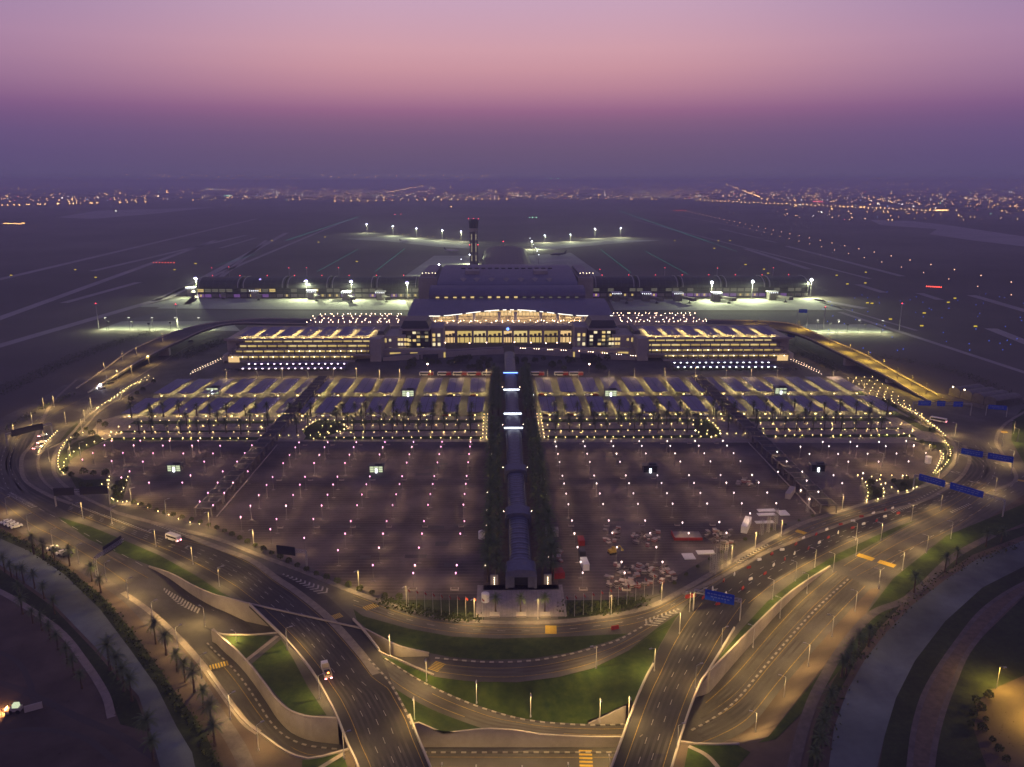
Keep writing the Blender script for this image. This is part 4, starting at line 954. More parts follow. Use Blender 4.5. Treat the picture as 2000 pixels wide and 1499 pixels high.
part(q, 'slot_window', E['int_dim2'], r)
q = MB(); q.tube((p.x, Yt, z1-6), (p.x, Yt, z1), hwid*.9, hwid*1.25, 8); part(q, 'collar', M['stone_lt'], r)
q = MB(); q.tube((p.x, Yt, z1), (p.x, Yt, zt-3), hwid*1.05, hwid*1.2, 8); q.tube((p.x, Yt, zt-3), (p.x, Yt, zt), hwid*1.25, hwid*1.1, 8); part(q, 'cab', M['glass_dk'], r)
for dx in (-1.2, 0, 1.2):
    q = MB(); q.octa((p.x+dx*hwid, Yt-4, zt+.8), .8); part(q, 'roof_light', E['red'], r)
for dx in (-1, 1):
    q = MB(); q.octa((p.x+dx*hwid, Yt-6, PY(926, 478, Yt).z), 1.0); part(q, 'shaft_light', E['red'], r)
# ---- elevated approach roads
def viaduct(outer, inner, label, sod, piers):
    r = T('viaduct', tuple(P(*piers[0])), label, 'viaduct')
    A, B = even(W(outer), 50), even(W(inner), 50); q = MB()
    for i in range(49):
        a, b, c, d = A[i], A[i+1], B[i+1], B[i]
        vs = [(v.x, v.y, v.z) for v in (a, b, c, d)]+[(v.x, v.y, max(v.z-1.8, -.2)) for v in (a, b, c, d)]
        q.add(vs, [(0, 1, 2, 3), (4, 7, 6, 5), (0, 4, 5, 1), (2, 6, 7, 3)])
    part(q, 'deck', M['asphalt'], r)
    for E_, nm in ((A, 1), (B, -1)):
        q = MB(); kerb(q, E_, .6, 1.1, 0); part(q, 'parapet', M['stone_lt'], r)
    for u, v in piers:
        b = P(u, v); j = min(range(50), key=lambda i: abs(B[i].x-b.x)); x, y, z = (B[j]*.75+A[j]*.25)
        q = MB(); q.box(x-5, x+5, y-2, y+2, 0, z-1.7); part(q, 'pillar', M['stone_lt'], r)
    return A, B
VL = viaduct([(612,625,18),(560,624,17.2),(500,624,16),(430,630,14.5),(373,640,13),(318,658,11),(267,680,8),(240,696,6),(195,729,2.5),(149,760,.15)], [(612,634,18),(540,633,16.8),(453,632.5,14.5),(400,645,13),(355,665,11),(310,686,9),(267,709,6.5),(235,729,4),(203,749,2),(172,768,.15)],
             'grey viaduct curving down from the terminal on the west side with dark deck', False, [(423,648),(359,670),(307,693)])
VR = viaduct([(1372,626,18),(1440,627,17.2),(1500,629,16),(1551,635,14.5),(1612,661,11.5),(1687,693,7.5),(1740,723,4.5),(1790,750,2),(1842,778,.15)], [(1372,636,18),(1440,637,16.8),(1500,642,15),(1564,656,13),(1633,688,9.5),(1681,712,7),(1740,741,4),(1780,765,1.5),(1815,785,.15)],
             'viaduct curving down on the east side, its deck flooded with yellow lamplight', True, [(1527,649),(1589,672),(1629,688),(1667,705)])
for s in (-1, 1):
    side = 'west' if s < 0 else 'east'
    xa = (VL[0][0] if s < 0 else VR[0][0]).x; xb = X0+s*105
    r = T('elevated_deck', ((xa+xb)/2, 830, 0), 'flat elevated drop-off deck dotted with lamps on the %s flank of the terminal' % side, 'road deck')
    q = MB(); q.box(*sorted((xa, xb)), 806, 868, DK-1.6, DK); part(q, 'deck', M['paving'], r)
    q = MB(); q.box(*sorted((xa, xb)), 805.3, 805.95, DK-2, DK+1); q.box(*sorted((xa, xb)), 868.05, 868.7, DK-2, DK+1); part(q, 'parapet', M['stone_lt'], r)
    for k in range(7):
        x = xa+(xb-xa)*(k+.5)/7
        for y in (812, 860): q = MB(); q.box(x-1.2, x+1.2, y-1.2, y+1.2, 0, DK-1.6); part(q, 'pillar', M['stone'], r)
# ---- vaulted low building on the far right
r = T('depot', tuple(P(1905, 775)), 'low depot with four vaulted bays and two bright wall lamps beyond the viaduct foot', 'depot')
a, b = P(1852, 772), P(1945, 797); d = (b-a); 
for k in range(4):
    o = a+d*k/4; o2 = a+d*(k+1)/4; q = MB(); nr = Vector((-d.y, d.x, 0)).normalized()
    for j in range(8):
        t0, t1 = math.pi*j/8, math.pi*(j+1)/8
        f = lambda t: o.lerp(o2, (1-math.cos(t))/2*.94+.03)+Vector((0, 0, 5+2.2*math.sin(t)))
        p0, p1 = f(t0), f(t1); q.add([p0, p1, p1+nr*28, p0+nr*28], [(0, 1, 2, 3)]); q.add([p0, p1, Vector((p1.x, p1.y, 0)), Vector((p0.x, p0.y, 0))], [(0, 1, 2, 3)])
    part(q, 'vaulted_bay', M['concrete_dk'], r)
q = MB()
for k in (1, 2): c = a+d*(k-.6)/4; q.octa((c.x-2, c.y-2, 8), .7)
part(q, 'wall_lamp', E['led_warm'], r)
q = MB(); c = a+d*.5; nr = Vector((d.y, -d.x, 0)).normalized(); kerb(q, [a+nr*12, a+nr*12+d*1.0], .4, 3, 0); part(q, 'yard_wall', M['concrete_dk'], r)
# ================================================================== REPEATED OBJECTS
# ---- parking canopies
def canopy(w, L, leds):
    r = T('parking_canopy', (0, 0, 0), 'parking canopy', 'parking canopy', 'purple parking canopies')
    q = MB(); h = w/2
    for s in (-1, 1):
        n = 4
        for i in range(n):
            t0, t1 = i/n, (i+1)/n; z = lambda t: 3.05+.14*t
            vs = [(s*(.25+h*t0), 0, z(t0)), (s*(.25+(h-.25)*t1), 0, z(t1)), (s*(.25+(h-.25)*t1), L, z(t1)), (s*(.25+h*t0), L, z(t0))]
            q.add(vs+[(x, y, zz-.12) for x, y, zz in vs], [(0, 1, 2, 3), (7, 6, 5, 4), (0, 4, 5, 1), (2, 6, 7, 3), (1, 5, 6, 2)])
    q.build('roof', M['canopy'], r)
    q = MB(); q.box(-.3, .3, 0, L, 2.55, 2.68); q.build('gutter', M['canopy_gut'], r)
    m = max(2, int(L/14))
    for k in range(m+1):
        q = MB(); y = .6+(L-1.2)*k/m; q.tube((0, y, 0), (0, y, 2.5), .18)
        for s in (-1, 1): q.tube((0, y, 1.3), (s*h*.55, y, 2.95), .12, n=4)
        q.build('post', M['stone_lt'], r)
    if leds:
        for s in (-1, 1): lum(r, (s*h*.66, L/2, 2.58), (1, .76, .28), 66*L, .3, L-3)
    q = MB()
    for y in (-.5, L+.5): q.box(-.5, .5, y-.2, y+.2, .9, 1.3)
    q.build('uplight', E['uplight'], r)
    if leds:
        n = int(L/6.5)
        for s in (-1, 1):
            for k in range(n):
                x = s*h*.66; y = 2+(L-4)*k/(n-1); q = MB(); q.box(x-.4, x+.4, y-.35, y+.35, 2.62, 2.8); q.build('lamp', leds, r)
    return Kind(r)
xc = lambda k: 26.4+17.85*k
rows = [(P(977, 767.5, 2.6).y, P(977, 738.5, 3).y, 'far'), (P(977, 806.5, 2.6).y, P(977, 775.5, 3).y, 'near')]
PROT = {}
ks = [0, 1, 2, 3, 4, 5, 6]+[8.58, 9.58, 10.58, 11.58, 12.58, 13.58]
for ri, (y0, y1, rn) in enumerate(rows):
    for s in (-1, 1):
        side = 'west' if s < 0 else 'east'
        for i, k in enumerate(ks):
            led = E['off'] if k < 8 else (E['led_pink'] if s < 0 else E['led_white'])
            key = (ri, s, led.name if led else '')
            if key not in PROT: PROT[key] = canopy(12.0, y1-y0, led)
            # the prototype's lamp row hangs under its +x edge; west canopies are turned so that it faces the axis
            lab = ('long purple parking canopy, %s from the covered walkway in the %s row, %s half' % (ORD(i), 'row nearest the palms' if rn == 'near' else 'row nearest the garage', side)).replace('the row nearest', 'row nearest')
            lab = lab.replace('in the row', 'in the row').replace('half', 'side').replace(' row,', ',')
            PROT[key].put((X0+s*xc(k), y0 if s < 0 else y1, 0), 0 if s < 0 else math.pi, None, lab)
        for j, off in enumerate((148, 164.5)):
            key = (ri, 'n')
            if key not in PROT: PROT[key] = canopy(5.6, y1-y0, E['off'])
            PROT[key].put((X0+s*off, y0, 0), 0, None, 'narrow purple canopy on the %s edge of the %s pergola, row nearest the %s' % (('inner', 'outer')[j], side, 'palms' if rn == 'near' else 'garage'))
yg0, yg1 = P(977, 656, 22.3).y, P(977, 637, 22.8).y
for s in (-1, 1):
    side = 'west' if s < 0 else 'east'
    key = ('g', s); PROT[key] = canopy(12.4, yg1-yg0, E['led_warm'])
    for i in range(7):
        PROT[key].put((X0+s*(136+17.9*i), yg0 if s < 0 else yg1, 19.45), 0 if s < 0 else math.pi, 1, 'purple canopy atop the %s parking garage, %s counted from the terminal' % (side, ORD(i)))
    # long low canopies with bright lamps in front of the garage
    for j, (v0, v1, u0, u1) in enumerate(((712, 706.5, 480, 678), (721, 714.5, 468, 672))):
        a, b = P(u0, v0, 3), P(u1, v0, 3); y2 = P(977, v1, 3.4).y; w2 = b.x-a.x; d2 = y2-a.y
        r = T('bus_canopy', (X0+s*abs((a.x+b.x)/2-X0), a.y, 0), 'low canopy with bright lamp dots, the %s of two before the %s garage' % ('farther' if j == 0 else 'nearer', side), 'bus canopy', 'low lamp canopies before the garages')
        q = MB(); q.box(-w2/2, w2/2, 0, d2, 3.2, 3.4); q.build('roof', M['canopy'], r)
        q = MB()
        for k in range(16): x = -w2/2+w2*(k+.5)/16; q.box(x-.6, x+.6, -.5, .1, 3.1, 3.5)
        q.build('lamp', E['led_pink'] if s < 0 else E['led_white'], r)
        q = MB()
        for k in range(9): q = MB(); x = -w2/2+1+(w2-2)*k/8; q.tube((x, d2/2, 0), (x, d2/2, 3.2), .15); q.build('post', M['steel'], r)
# ---- lamp posts
def globe_post(em, h=7.0, rad=.29):
    r = T('lamp_post', (0, 0, 0), 'lamp post', 'lamp post')
    q = MB(); q.tube((0, 0, 0), (0, 0, h), .08, .06, 5); q.box(-.9, .9, -.35, .35, 0, .16); q.build('pole', M['concrete_dk'], r)
    q = MB(); q.tube((0, 0, h), (0, 0, h+.6), rad*.55, rad*1.05, 6, cap=False); q.tube((0, 0, h+.6), (0, 0, h+.75), rad*1.05, rad*.3, 6); q.build('lamp', em, r)
    lum(r, (0, 0, h+.05), (1, .64, .34), 470, .35)
    return Kind(r)
GP_, GW = globe_post(E['globe_pink']), globe_post(E['globe_white'])
def lots(kind, pts, where, grp, h=7.4):
    for (u, v, lab) in pts:
        p = P(u, v, h); kind.put((p.x, p.y, 0), 0, None, lab % where if '%s' in lab else lab, grp)
rowy = [862.8, 872.3, 887, 903, 929.7, 945, 964.8, 985.6]
rown = ['row along the gardens', 'second row from the gardens', 'third row from the gardens', 'fourth row from the gardens', 'row before the cross aisle', 'row behind the cross aisle', 'sixth full row from the gardens', 'seventh full row from the gardens']
xs_l = [P(919-55.6*k, 862.8, 7.4).x for k in range(7)]; xs_r = [P(1084.6+54.9*k, 863.4, 7.4).x for k in range(7)]
for j, v in enumerate(rowy):
    for k in range(7):
        if not (j == 3 and k == 3):
            yy = P(977, v, 7.4).y
            GP_.put((xs_l[k], yy, 0), 0, None, 'pink-white lamp, west car park, %s, %s from walkway' % (rown[j], ORD(k)), 'car park lamps')
        if not (j == 3 and k == 3):
            yy = P(977, v+.4, 7.4).y
            GW.put((xs_r[k], yy, 0), 0, None, 'white lamp, east car park, %s, %s from walkway' % (rown[j], ORD(k)), 'car park lamps')
low_l = [[(907,1018),(828,1018),(755,1018),(685,1018),(612,1014),(540,1014),(470,1010)], [(899,1042.6),(824,1042.6),(748,1042.6),(674,1042.6),(594,1051),(528,1034)], [(818,1070),(740,1070),(660,1075)], [(892,1104),(810,1104),(728,1104)], [(890,1119.6),(807,1119.6)]]
low_r = [[(1117,1017),(1189,1017),(1260,1017),(1333,1021),(1405,1020),(1465,1003)], [(1122,1042),(1196,1041),(1270,1041.6),(1345,1041.6),(1419,1041)], [(1128,1069),(1205,1069),(1282,1069)], [(1134,1098),(1214,1098),(1294,1098)], [(1138,1119),(1220,1119)]]
lown = ['lower aisle row', 'row just below the lower aisle', 'third row from the road', 'second row from the road', 'row nearest the road']
for kd, dat, nm, side in ((GP_, low_l, 'pink-white', 'west'), (GW, low_r, 'white', 'east')):
    for j, rw in enumerate(dat):
        for k, (u, v) in enumerate(rw):
            p = P(u, v, 7.4); kd.put((p.x, p.y, 0), 0, None, '%s lamp, %s car park, %s, %s from walkway' % (nm, side, lown[j], ORD(k)), 'car park lamps')
out_l = [(218,861),(274,861),(331,861),(387,861),(204,870),(261,870),(318,870.6),(375,870.6),(430,871),(181,885),(240,885),(299,885.6),(358,886),(416,886),(161,898),(218,900.6),(279,902),(399,902),(253,921),(372,928.6),(237,933),(291,943),(356,943),(390,980),(492,870),(478,885),(463,902),(435,921),(484,921),(425,943),(455,943),(406,963),(438,963),(416,987)]
out_r = [(1607,863.6),(1661,863.6),(1717,863.6),(1770,861.5),(1785,870),(1563.5,872.7),(1619,872),(1674,872),(1730,872),(1518,883),(1581,887),(1637,887),(1694.5,886.5),(1751,886),(1808,885),(1536.5,901.5),(1657,902),(1716,902),(1774.5,901.5),(1567,921.5),(1519.5,921.8),(1628,928.4),(1686,924.4),(1575.5,939),(1645,944),(1564,958),(1598.5,961),(1581,975)]
for kd, dat, nm, side in ((GP_, out_l, 'pink-white', 'west'), (GW, out_r, 'white', 'east')):
    dat = sorted(dat, key=lambda q: (q[1], q[0]))
    for i, (u, v) in enumerate(dat):
        p = P(u, v, 7.4); kd.put((p.x, p.y, 0), 0, None, '%s lamp, small outer %s car park, %s counting from the gardens' % (nm, side, ORD(i)), 'outer car park lamps')
def street(em, h=8.6):
    r = T('street_lamp', (0, 0, 0), 'street lamp', 'street lamp', 'street lamps along the roads')
    q = MB(); q.tube((0, 0, 0), (0, 0, h), .16, .09, 6); q.tube((0, 0, h), (1.6, 0, h+.35), .07, .06, 5); q.tube((0, 0, 0), (0, 0, .7), .28, .24, 6); q.build('pole', M['steel'] if em is E['street'] else M['dark_steel'], r)
    q = MB(); q.box(1.3, 2.4, -.22, .22, h+.26, h+.46); q.build('lamp_head', M['steel'], r); lum(r, (1.85, 0, h+.18), (1, .66, .22) if em is E['street'] else (1, .64, .07), 2350 if em is E['street'] else 7500, .8, .3)
    q = MB(); q.add([(1.35, -.18, h+.255), (2.35, -.18, h+.255), (2.35, .18, h+.255), (1.35, .18, h+.255), (1.85, 0, h+.2)], [(0, 4, 1), (1, 4, 2), (2, 4, 3), (3, 4, 0)]); q.build('lamp_glass', E['led_warm'], r)
    return Kind(r)
SL, SY = street(E['street']), street(E['street_y'])
# (picture point of the lamp head, ground level there, arm heading in degrees)
runs = [
 ('between the west ramp lanes and the sand', 0, 45, [(16,971),(58,1004),(106,1033),(157,1063),(211,1097)]),
 ('on the outer edge of the lower ramp', 0, 40, [(254,1129),(303,1173),(351,1222),(399,1277),(455,1353),(511,1411)]),
 ('in the hatched median of the west carriageway', 0, 225, [(151,983),(294,1036),(366,1069)]),
 ('beside the west carriageway parapet', 0, 20, [(433,1107),(567,1225),(631,1317),(680,1429)]),
 ('between the car park hedge and the loop road', 0, 240, [(401,1002),(488,1036),(694,1117),(788,1148),(922,1172),(1047,1173),(1192,1165),(1291,1139),(1429,1066),(1476,1041),(1527,1017),(1647,967)]),
 ('around the grass bowl between the bridges', -1, 270, [(759,1243),(831,1291),(807,1366),(930,1333),(1037,1359),(1174,1369),(1231,1365)]),
 ('by the lowest road between the bridges', -8.5, 90, [(863,1494),(930,1499),(1020,1500),(1110,1494),(1190,1478)]),
 ('at the gore of the west ramps', -4.6, 150, [(391,1184),(454,1232)]),
 ('along the crescent road and gore', 0, 200, [(1157,1263),(1272,1268),(1322,1198),(1342,1157)]),
 ('along the west edge of the east carriageway', 0, 20, [(1369,1297),(1419,1225),(1334,1414)]),
 ('on the bright lawn strip above the sunken lanes', 0, 160, [(1465,1221),(1518,1166),(1571,1120),(1623,1080),(1717,1021)]),
 ('beside the east carriageway barriers', 0, 150, [(1504,1131),(1549,1096),(1587,1071),(1668,1050),(1668,1020),(1777,985),(1834,966),(1941,931)]),
 ('on the far edge of the sunken east lanes', 0, 160, [(1468,1390,-6),(1525,1320,-5),(1573,1257,-3),(1620,1201,-1),(1666,1153),(1712,1111),(1759,1077),(1806,1045),(1854,1018)]),
 ('along the west loop road', 0, 300, [(24,828),(60,806),(83,778),(103,774),(134,862),(83,842),(163,802),(126,806),(176,777),(207,733),(256,714),(228,724),(290,695)]),
 ('around the west car park loop', 0, 30, [(162,818),(193,822),(138,876),(160,864),(99,874),(240,758),(177,785),(222,990),(260,953),(328,975)]),
 ('around the east car park loop', 0, 150, [(1863,826),(1867,862),(1796,806),(1816,854),(1845,878),(1955,846),(1978,822),(1985,837),(1975,880),(1720,885),(1831,908)]),
 ('along the bus road below the garages', 0, 270, [(440,722),(500,719),(549,719),(600,719),(650,719),(695,719),(740,723),(780,722),(840,722),(900,722),(950,722),(1070,722),(1130,722),(1190,722),(1240,720),(1300,719),(1360,719),(1420,719),(1470,720),(1520,718),(1630,725),(1690,745)]),
]
for where, gz, hd, pts in runs:
    for i, q in enumerate(pts):
        z = q[2] if len(q) > 2 else gz; p = P(q[0], q[1], z+8.8)
        SL.put((p.x-1.6*math.cos(R(hd)), p.y-1.6*math.sin(R(hd)), z), R(hd), None, 'slim street lamp %s, %s there' % (where, ORD(i)))
for i, (u, v, z, hd) in enumerate(((1480,636,15.6,260),(1560,644,13.5,250),(1620,672,10.5,240),(1660,690,8.5,240),(1695,705,7,235),(1725,722,5.5,235),(1752,738,4,235),(1780,754,2.6,235),(1808,770,1.2,235))):
    p = P(u, v, z); SY.put((p.x, p.y, z), R(hd), None, 'yellow street lamp on the east viaduct, %s from the terminal' % ORD(i))
for i, (u, v, z) in enumerate(((318,668,11.2),(267,692,8.2),(240,706,6.2),(205,728,2.8))):
    p = P(u, v, z); SL.put((p.x, p.y, z), R(300), None, 'street lamp on the west viaduct, %s from the terminal' % ORD(i))
# ---- low garden lights
bl = []
for s in (-1, 1):
    for (v, o0, o1, st) in ((858, 22, 128, 6.2), (846, 24, 132, 7.5), (833, 24, 132, 7.0), (822, 26, 138, 6.5), (857, 170, 262, 6.2), (844, 168, 266, 7.5), (833, 170, 268, 8), (822, 172, 262, 6.5)):
        y = P(977, v).y; o = o0
        while o < o1: bl.append((X0+s*(o+random.uniform(-1, 1)), y+random.uniform(-1.5, 1.5))); o += st
    for dx in (17.5, 20):
        for k in range(8): bl.append((X0+s*dx, P(977, 812).y-k*7.5))
    for v, oo in ((852, 0), (822, 0)):
        for off in (140, 146, 152, 158, 164): bl.append((X0+s*off, P(977, v).y))
def chain(pts, st):
    st *= 1.2
    for p in resample(W(pts), st): bl.append((p.x, p.y))
chain([(180,846),(155,850),(131,863),(119,880),(114,900),(115,916),(124,928)], 4.5); chain([(228,848),(205,858),(180,868),(150,882),(128,902),(125,915),(128,925)], 5.5)
chain([(112,845),(95,862),(80,878),(76,887)], 3.2); chain([(300,742),(262,752),(220,780),(190,800)], 5); chain([(290,736),(250,760),(215,786)], 6)
chain([(210,942),(185,960),(170,968)], 5); chain([(214,935),(212,965),(222,980),(240,985)], 5); chain([(250,935),(245,950),(238,965)], 5); chain([(222,980),(260,986),(300,1000),(330,1010),(360,1022),(390,1028)], 7)
for t in range(5): chain([(1640+t*16,742-t*1),(1700+t*12,772),(1770+t*8,800+t*4),(1830+t*4,838+t*4)], 8.0+t*.7)
chain([(1765,850),(1790,862),(1815,872),(1840,888),(1842,900)], 5); chain([(1845,864),(1855,880),(1855,896),(1845,912),(1831,926)], 3.8); chain([(1838,895),(1832,912),(1822,928)], 4)
chain([(1675,932),(1690,945),(1695,965),(1692,983)], 4.5); chain([(1702,935),(1722,952),(1726,972),(1712,980)], 5); chain([(1720,932),(1770,933)], 5); chain([(1718,940),(1740,955),(1760,965),(1790,955)], 5)
chain([(592,842),(618,824),(650,824),(678,838),(640,850),(602,854)], 5); chain([(1354,824),(1384,824),(1406,845),(1398,854),(1362,847)], 5)
random.shuffle(bl)
near = sorted(bl, key=lambda q: q[0]**2+q[1]**2)
def bollard():
    q = MB(); q.tube((0, 0, 0), (0, 0, .9), .1, .1, 5); q.tube((0, 0, .95), (0, 0, 1.25), .17, .2, 6, 1); q.box(-.25, .25, -.25, .25, .9, .93)
    o = q.build('garden_light', [M['steel'], E['bollard']]); lum(o, (0, 0, .89), (1, .68, .24), 150, .4); return Kind(tag(o, 'low warm globe light', 'garden light', 'low garden lights'))
BL = bollard(); N_IND = 290
for i, (x, y) in enumerate(near):
    if i < N_IND:
        BL.put((x, y, .07), 0, None, ('low warm globe light at the outer %s rim of the gardens' if abs(x-X0) > 140 else 'low warm globe light in the %s palm garden beside the walkway') % ('west' if x < X0 else 'east'), 'low garden lights, %s %s' % ('outer' if abs(x-X0) > 140 else 'inner', 'west' if x < X0 else 'east'))
q = MB()
for x, y in near[N_IND:]: q.tube((x, y, .95), (x, y, 1.25), .17, .2, 6, 0); q.box(x-.25, x+.25, y-.25, y+.25, .9, .93, 1)
o = struct(q.build('far_garden_lights', [E['bollard'], M['steel']]), 'stuff')
for x, y in near[N_IND:]: lum(o, (x, y, .89), (1, .68, .24), 150, .4)
# ---- lamps on the elevated decks
dl = MB(); dl.tube((0, 0, 0), (0, 0, 3.4), .07, .06, 4); dl.octa((0, 0, 3.7), .32, 1)
DL = Kind(tag(dl.build('deck_lamp', [M['steel'], E['deck']]), 'deck lamp', 'lamp', 'deck lamps'))
for s in (-1, 1):
    for j, Y in enumerate((812, 822, 834, 850, 864)):
        for k in range(20 if j in (0, 4) else 10):
            off = 112+(150-112)*2.6*(k+random.uniform(.1, .9))/(20 if j in (0, 4) else 10)
            if off > 208: continue
            DL.put((X0+s*off, Y+random.uniform(-2, 2), DK), 0, None, 'small pinkish lamp on the elevated deck %s of the terminal roof' % ('west' if s < 0 else 'east'), 'deck lamps on the %s flank' % ('west' if s < 0 else 'east'))
for k in range(26):
    u = 852+k*10.8; p = PY(u, 631, 822 if k % 2 else 809); DL.put((p.x, p.y, DK), 0, .9, 'small warm lamp along the forecourt under the arched roof', 'forecourt lamps')
for k, (u, v) in enumerate(((950,668),(870,668),(917,669),(1005,667),(1037,668),(1066,669),(1088,668),(1113,668))):
    p = P(u, v, 6); DL.put((p.x, p.y, 0), 0, 1.4, 'bright lamp on the terrace before the lower openings, %s from the west' % ORD(k), 'terrace lamps')
for k, (u, v) in enumerate(((835,712),(1151,712))):
    p = P(u, v, 8); DL.put((p.x, p.y, 0), 0, (2.2, 2.2, 2.2), 'glaring white lamp over the dark grove %s of the walkway' % ('west', 'east')[k])
for s, u0, v0 in ((-1, 440, 700), (1, 1536, 700)):
    for k in range(14):
        for o in (0, 1):
            u = u0+s*(k*5.2+o*4)*(.95); v = v0-5+k*2.3+o*5; p = P(u, v, 1.5); DL.put((p.x, p.y, 0), 0, (.7, .7, .35), 'tiny lamp lining the sloping approach outside the %s garage' % ('west' if s < 0 else 'east'), 'approach lamps %s' % ('west' if s < 0 else 'east'))
# ---- apron floodlight masts
def mast(hm, em, rb):
    r = T('floodlight_mast', (0, 0, 0), 'floodlight mast', 'floodlight mast', 'floodlight masts on the apron')
    q = MB(); q.tube((0, 0, 0), (0, 0, hm), .55, .3, 6); q.box(-2.2, 2.2, -.7, .7, hm, hm+.6); q.build('pole', M['steel'], r)
    q = MB()
    if em == 'dim': q.box(-1.2, 1.2, -.6, .6, hm-.8, hm-.1); q.build('lamp_bank', E['led_white'], r)
    elif em: q.add([(-2, -.3, hm-1.2), (2, -.3, hm-1.2), (2, -1.1, hm-.4), (-2, -1.1, hm-.4)], [(0, 1, 2, 3)]); q.build('lamp_bank', E['work'], r); lum(r, (0, -.2, hm-1.5), (.85, .95, .55), 26000, 3, 1); lum(r, (0, -1.3, hm-1.2), (.85, .95, .55), 90000, 3, 1, (R(-55), 0, 0)); q = MB(); q.ball((0, .6, hm-.2), 1.9, 0, 8, 5); q.build('lamp_glare', E['glare_halo'] if rb != 'w' else E['led_white'], r)  # lamp_glare: glowing ball added behind the lamps to imitate their halo
    if rb == 'r': q = MB(); q.octa((0, 0, hm+1.0), .7); q.build('beacon', E['red'], r)
    return Kind(r)
MB_, MW, MR, ML = mast(25, True, 'b'), mast(25, True, 'w'), mast(26, False, 'r'), mast(25, 'dim', 'n')
for i, (u, v) in enumerate(((388,576),(428,579),(513,580),(602,582),(689,583),(797,586))):
    p = P(u, v); MB_.put((p.x, p.y-6, 0), 0, None, 'floodlight mast with violet glare before the west pier, %s from its far end' % ORD(i))
for i, (u, v) in enumerate(((1580,580),(1466,584),(1387,586))):
    p = P(u, v); MW.put((p.x, p.y-4, 0), 0, None, 'white floodlight mast before the east pier, %s from its far end' % ORD(i))
for i, (u, v) in enumerate(((717,455),(768,460),(814,465),(864,469),(901,472),(1162,466),(1212,464))):
    p = P(u, v); MB_.put((p.x, p.y, 0), 0, 1.1, 'distant violet floodlight mast beyond the terminal, %s from the west' % ORD(i))
for i, (u, v) in enumerate(((1035,480),(1039,487),(1042,494),(1046,501),(1049,508),(1052,516),(1064,474),(1114,472),(918,516),(901,526),(858,538))):
    p = P(u, v); (ML if i in (0, 2, 3, 4, 5, 9) else MW).put((p.x, p.y, 0), 0, .75, 'distant white apron mast behind the main hall, %s counted from the far end' % ORD(i))
for i, (u, v, h) in enumerate(((193,642,1),(348,644,1),(1608,644,.9),(1756,645,1.05))):
    p = P(u, v); MR.put((p.x, p.y, 0), 0, h*1.05, 'tall red-topped mast by the remote stands, %s of four from the west' % ORD(i))
for i, (u, v) in enumerate(((390,548),(425,546),(547,548),(583,548),(648,548),(1312,548),(1419,549),(1533,548),(1180,552))):
    p = P(u, v+12); MR.put((p.x, p.y+60, 0), 0, .85, 'thin mast with red light poking above the piers, %s from the west' % ORD(i))
# small unlit poles on the remote stands
pm = MB(); pm.tube((0, 0, 0), (0, 0, 9), .25, .2, 5); pm.box(-1.2, 1.2, -.5, .5, 8, 9.6)
PM = Kind(tag(pm.build('stand_pole', M['dark_steel']), 'pole', 'pole', 'dark poles on the remote stands'))
for i, (u, v) in enumerate(((213,646),(260,645),(292,648),(334,646),(1620,648),(1654,650),(1689,650))):
    p = P(u, v); PM.put((p.x, p.y, 0), 0, None, 'short dark pole with square head on the floodlit remote stand, %s from the west' % ORD(i))
for where, hz, zz, em in (('flood', 0, 0, None),):  # extra low lamps added to brighten the remote stands
    for i, (u, v) in enumerate(((215,640),(260,640),(305,640),(350,640),(395,640),(1590,645),(1630,645),(1670,645),(1715,646))):
        p = P(u, v+3); r = T('floodlight', (p.x, p.y-8, 0), 'added low floodlight washing the remote stand with pale light, %s from the west' % ORD(i), 'floodlight', 'added low floodlights by the remote stands')
        q = MB(); q.tube((0, 0, 0), (0, 0, 14), .2, .15, 5); q.build('pole', M['dark_steel'], r)
        q = MB(); q.add([(-1.2, -.4, 14), (1.2, -.4, 14), (1.2, .8, 14.2), (-1.2, .8, 14.2)], [(0, 3, 2, 1)]); q.build('lamp', E['edge'], r); lum(r, (0, 0, 13.9), (.85, .95, .52), 14000, 2, 1)
# ---- palms and shrubs
def palm_mesh(seed, h=6.4, nf=28, fl=3.1, into=None):
    rnd = random.Random(seed); r = T('palm_tree', (0, 0, 0), 'date palm', 'palm tree') if into is None else None
    q = MB(); pz = 0; bx_, by_ = 0, 0; seg = 5
    for k in range(seg):
        z1 = h*(k+1)/seg; nx, ny = bx_+rnd.uniform(-.08, .08), by_+rnd.uniform(-.08, .08)
        q.tube((bx_, by_, pz), (nx, ny, z1+.05), .34-.03*k if k else .42, .31-.03*k, 7, cap=False); bx_, by_, pz = nx, ny, z1
    if into is None: q.build('trunk', M['trunk'], r)
    q2 = q; q = MB()
    for k in range(nf):
        az = k*2.39996+rnd.uniform(-.2, .2); el = R(78-118*(k/nf)**.85)+rnd.uniform(-.12, .12); L = fl*rnd.uniform(.85, 1.12)
        d = Vector((math.cos(az)*math.cos(el), math.sin(az)*math.cos(el), math.sin(el))); p = Vector((bx_, by_, h)); side = Vector((-math.sin(az), math.cos(az), 0))
        steps = 6
        for j in range(steps):
            p2 = p+d*(L/steps); wdt = .68*math.sin(math.pi*(.12+.86*(j+.5)/steps))**.8; dr = Vector((0, 0, -.32*wdt))
            for s in (-1, 1):
                for t in (0, .5):
                    a = p.lerp(p2, t+.08); b = p.lerp(p2, t+.42); tip = p.lerp(p2, t+.75)+side*s*wdt+dr
                    q.add([a, b, tip], [(0, 1, 2)])
            p = p2; d.z -= .17+.03*j; d.normalize()
    if into is not None: return q2, q
    q.build('crown', M['frond'], r)
    return Kind(r)
PALM = [palm_mesh(3), palm_mesh(8, 5.8, 26, 2.8), palm_mesh(21, 7.0, 30, 3.3)]
cnt = 0
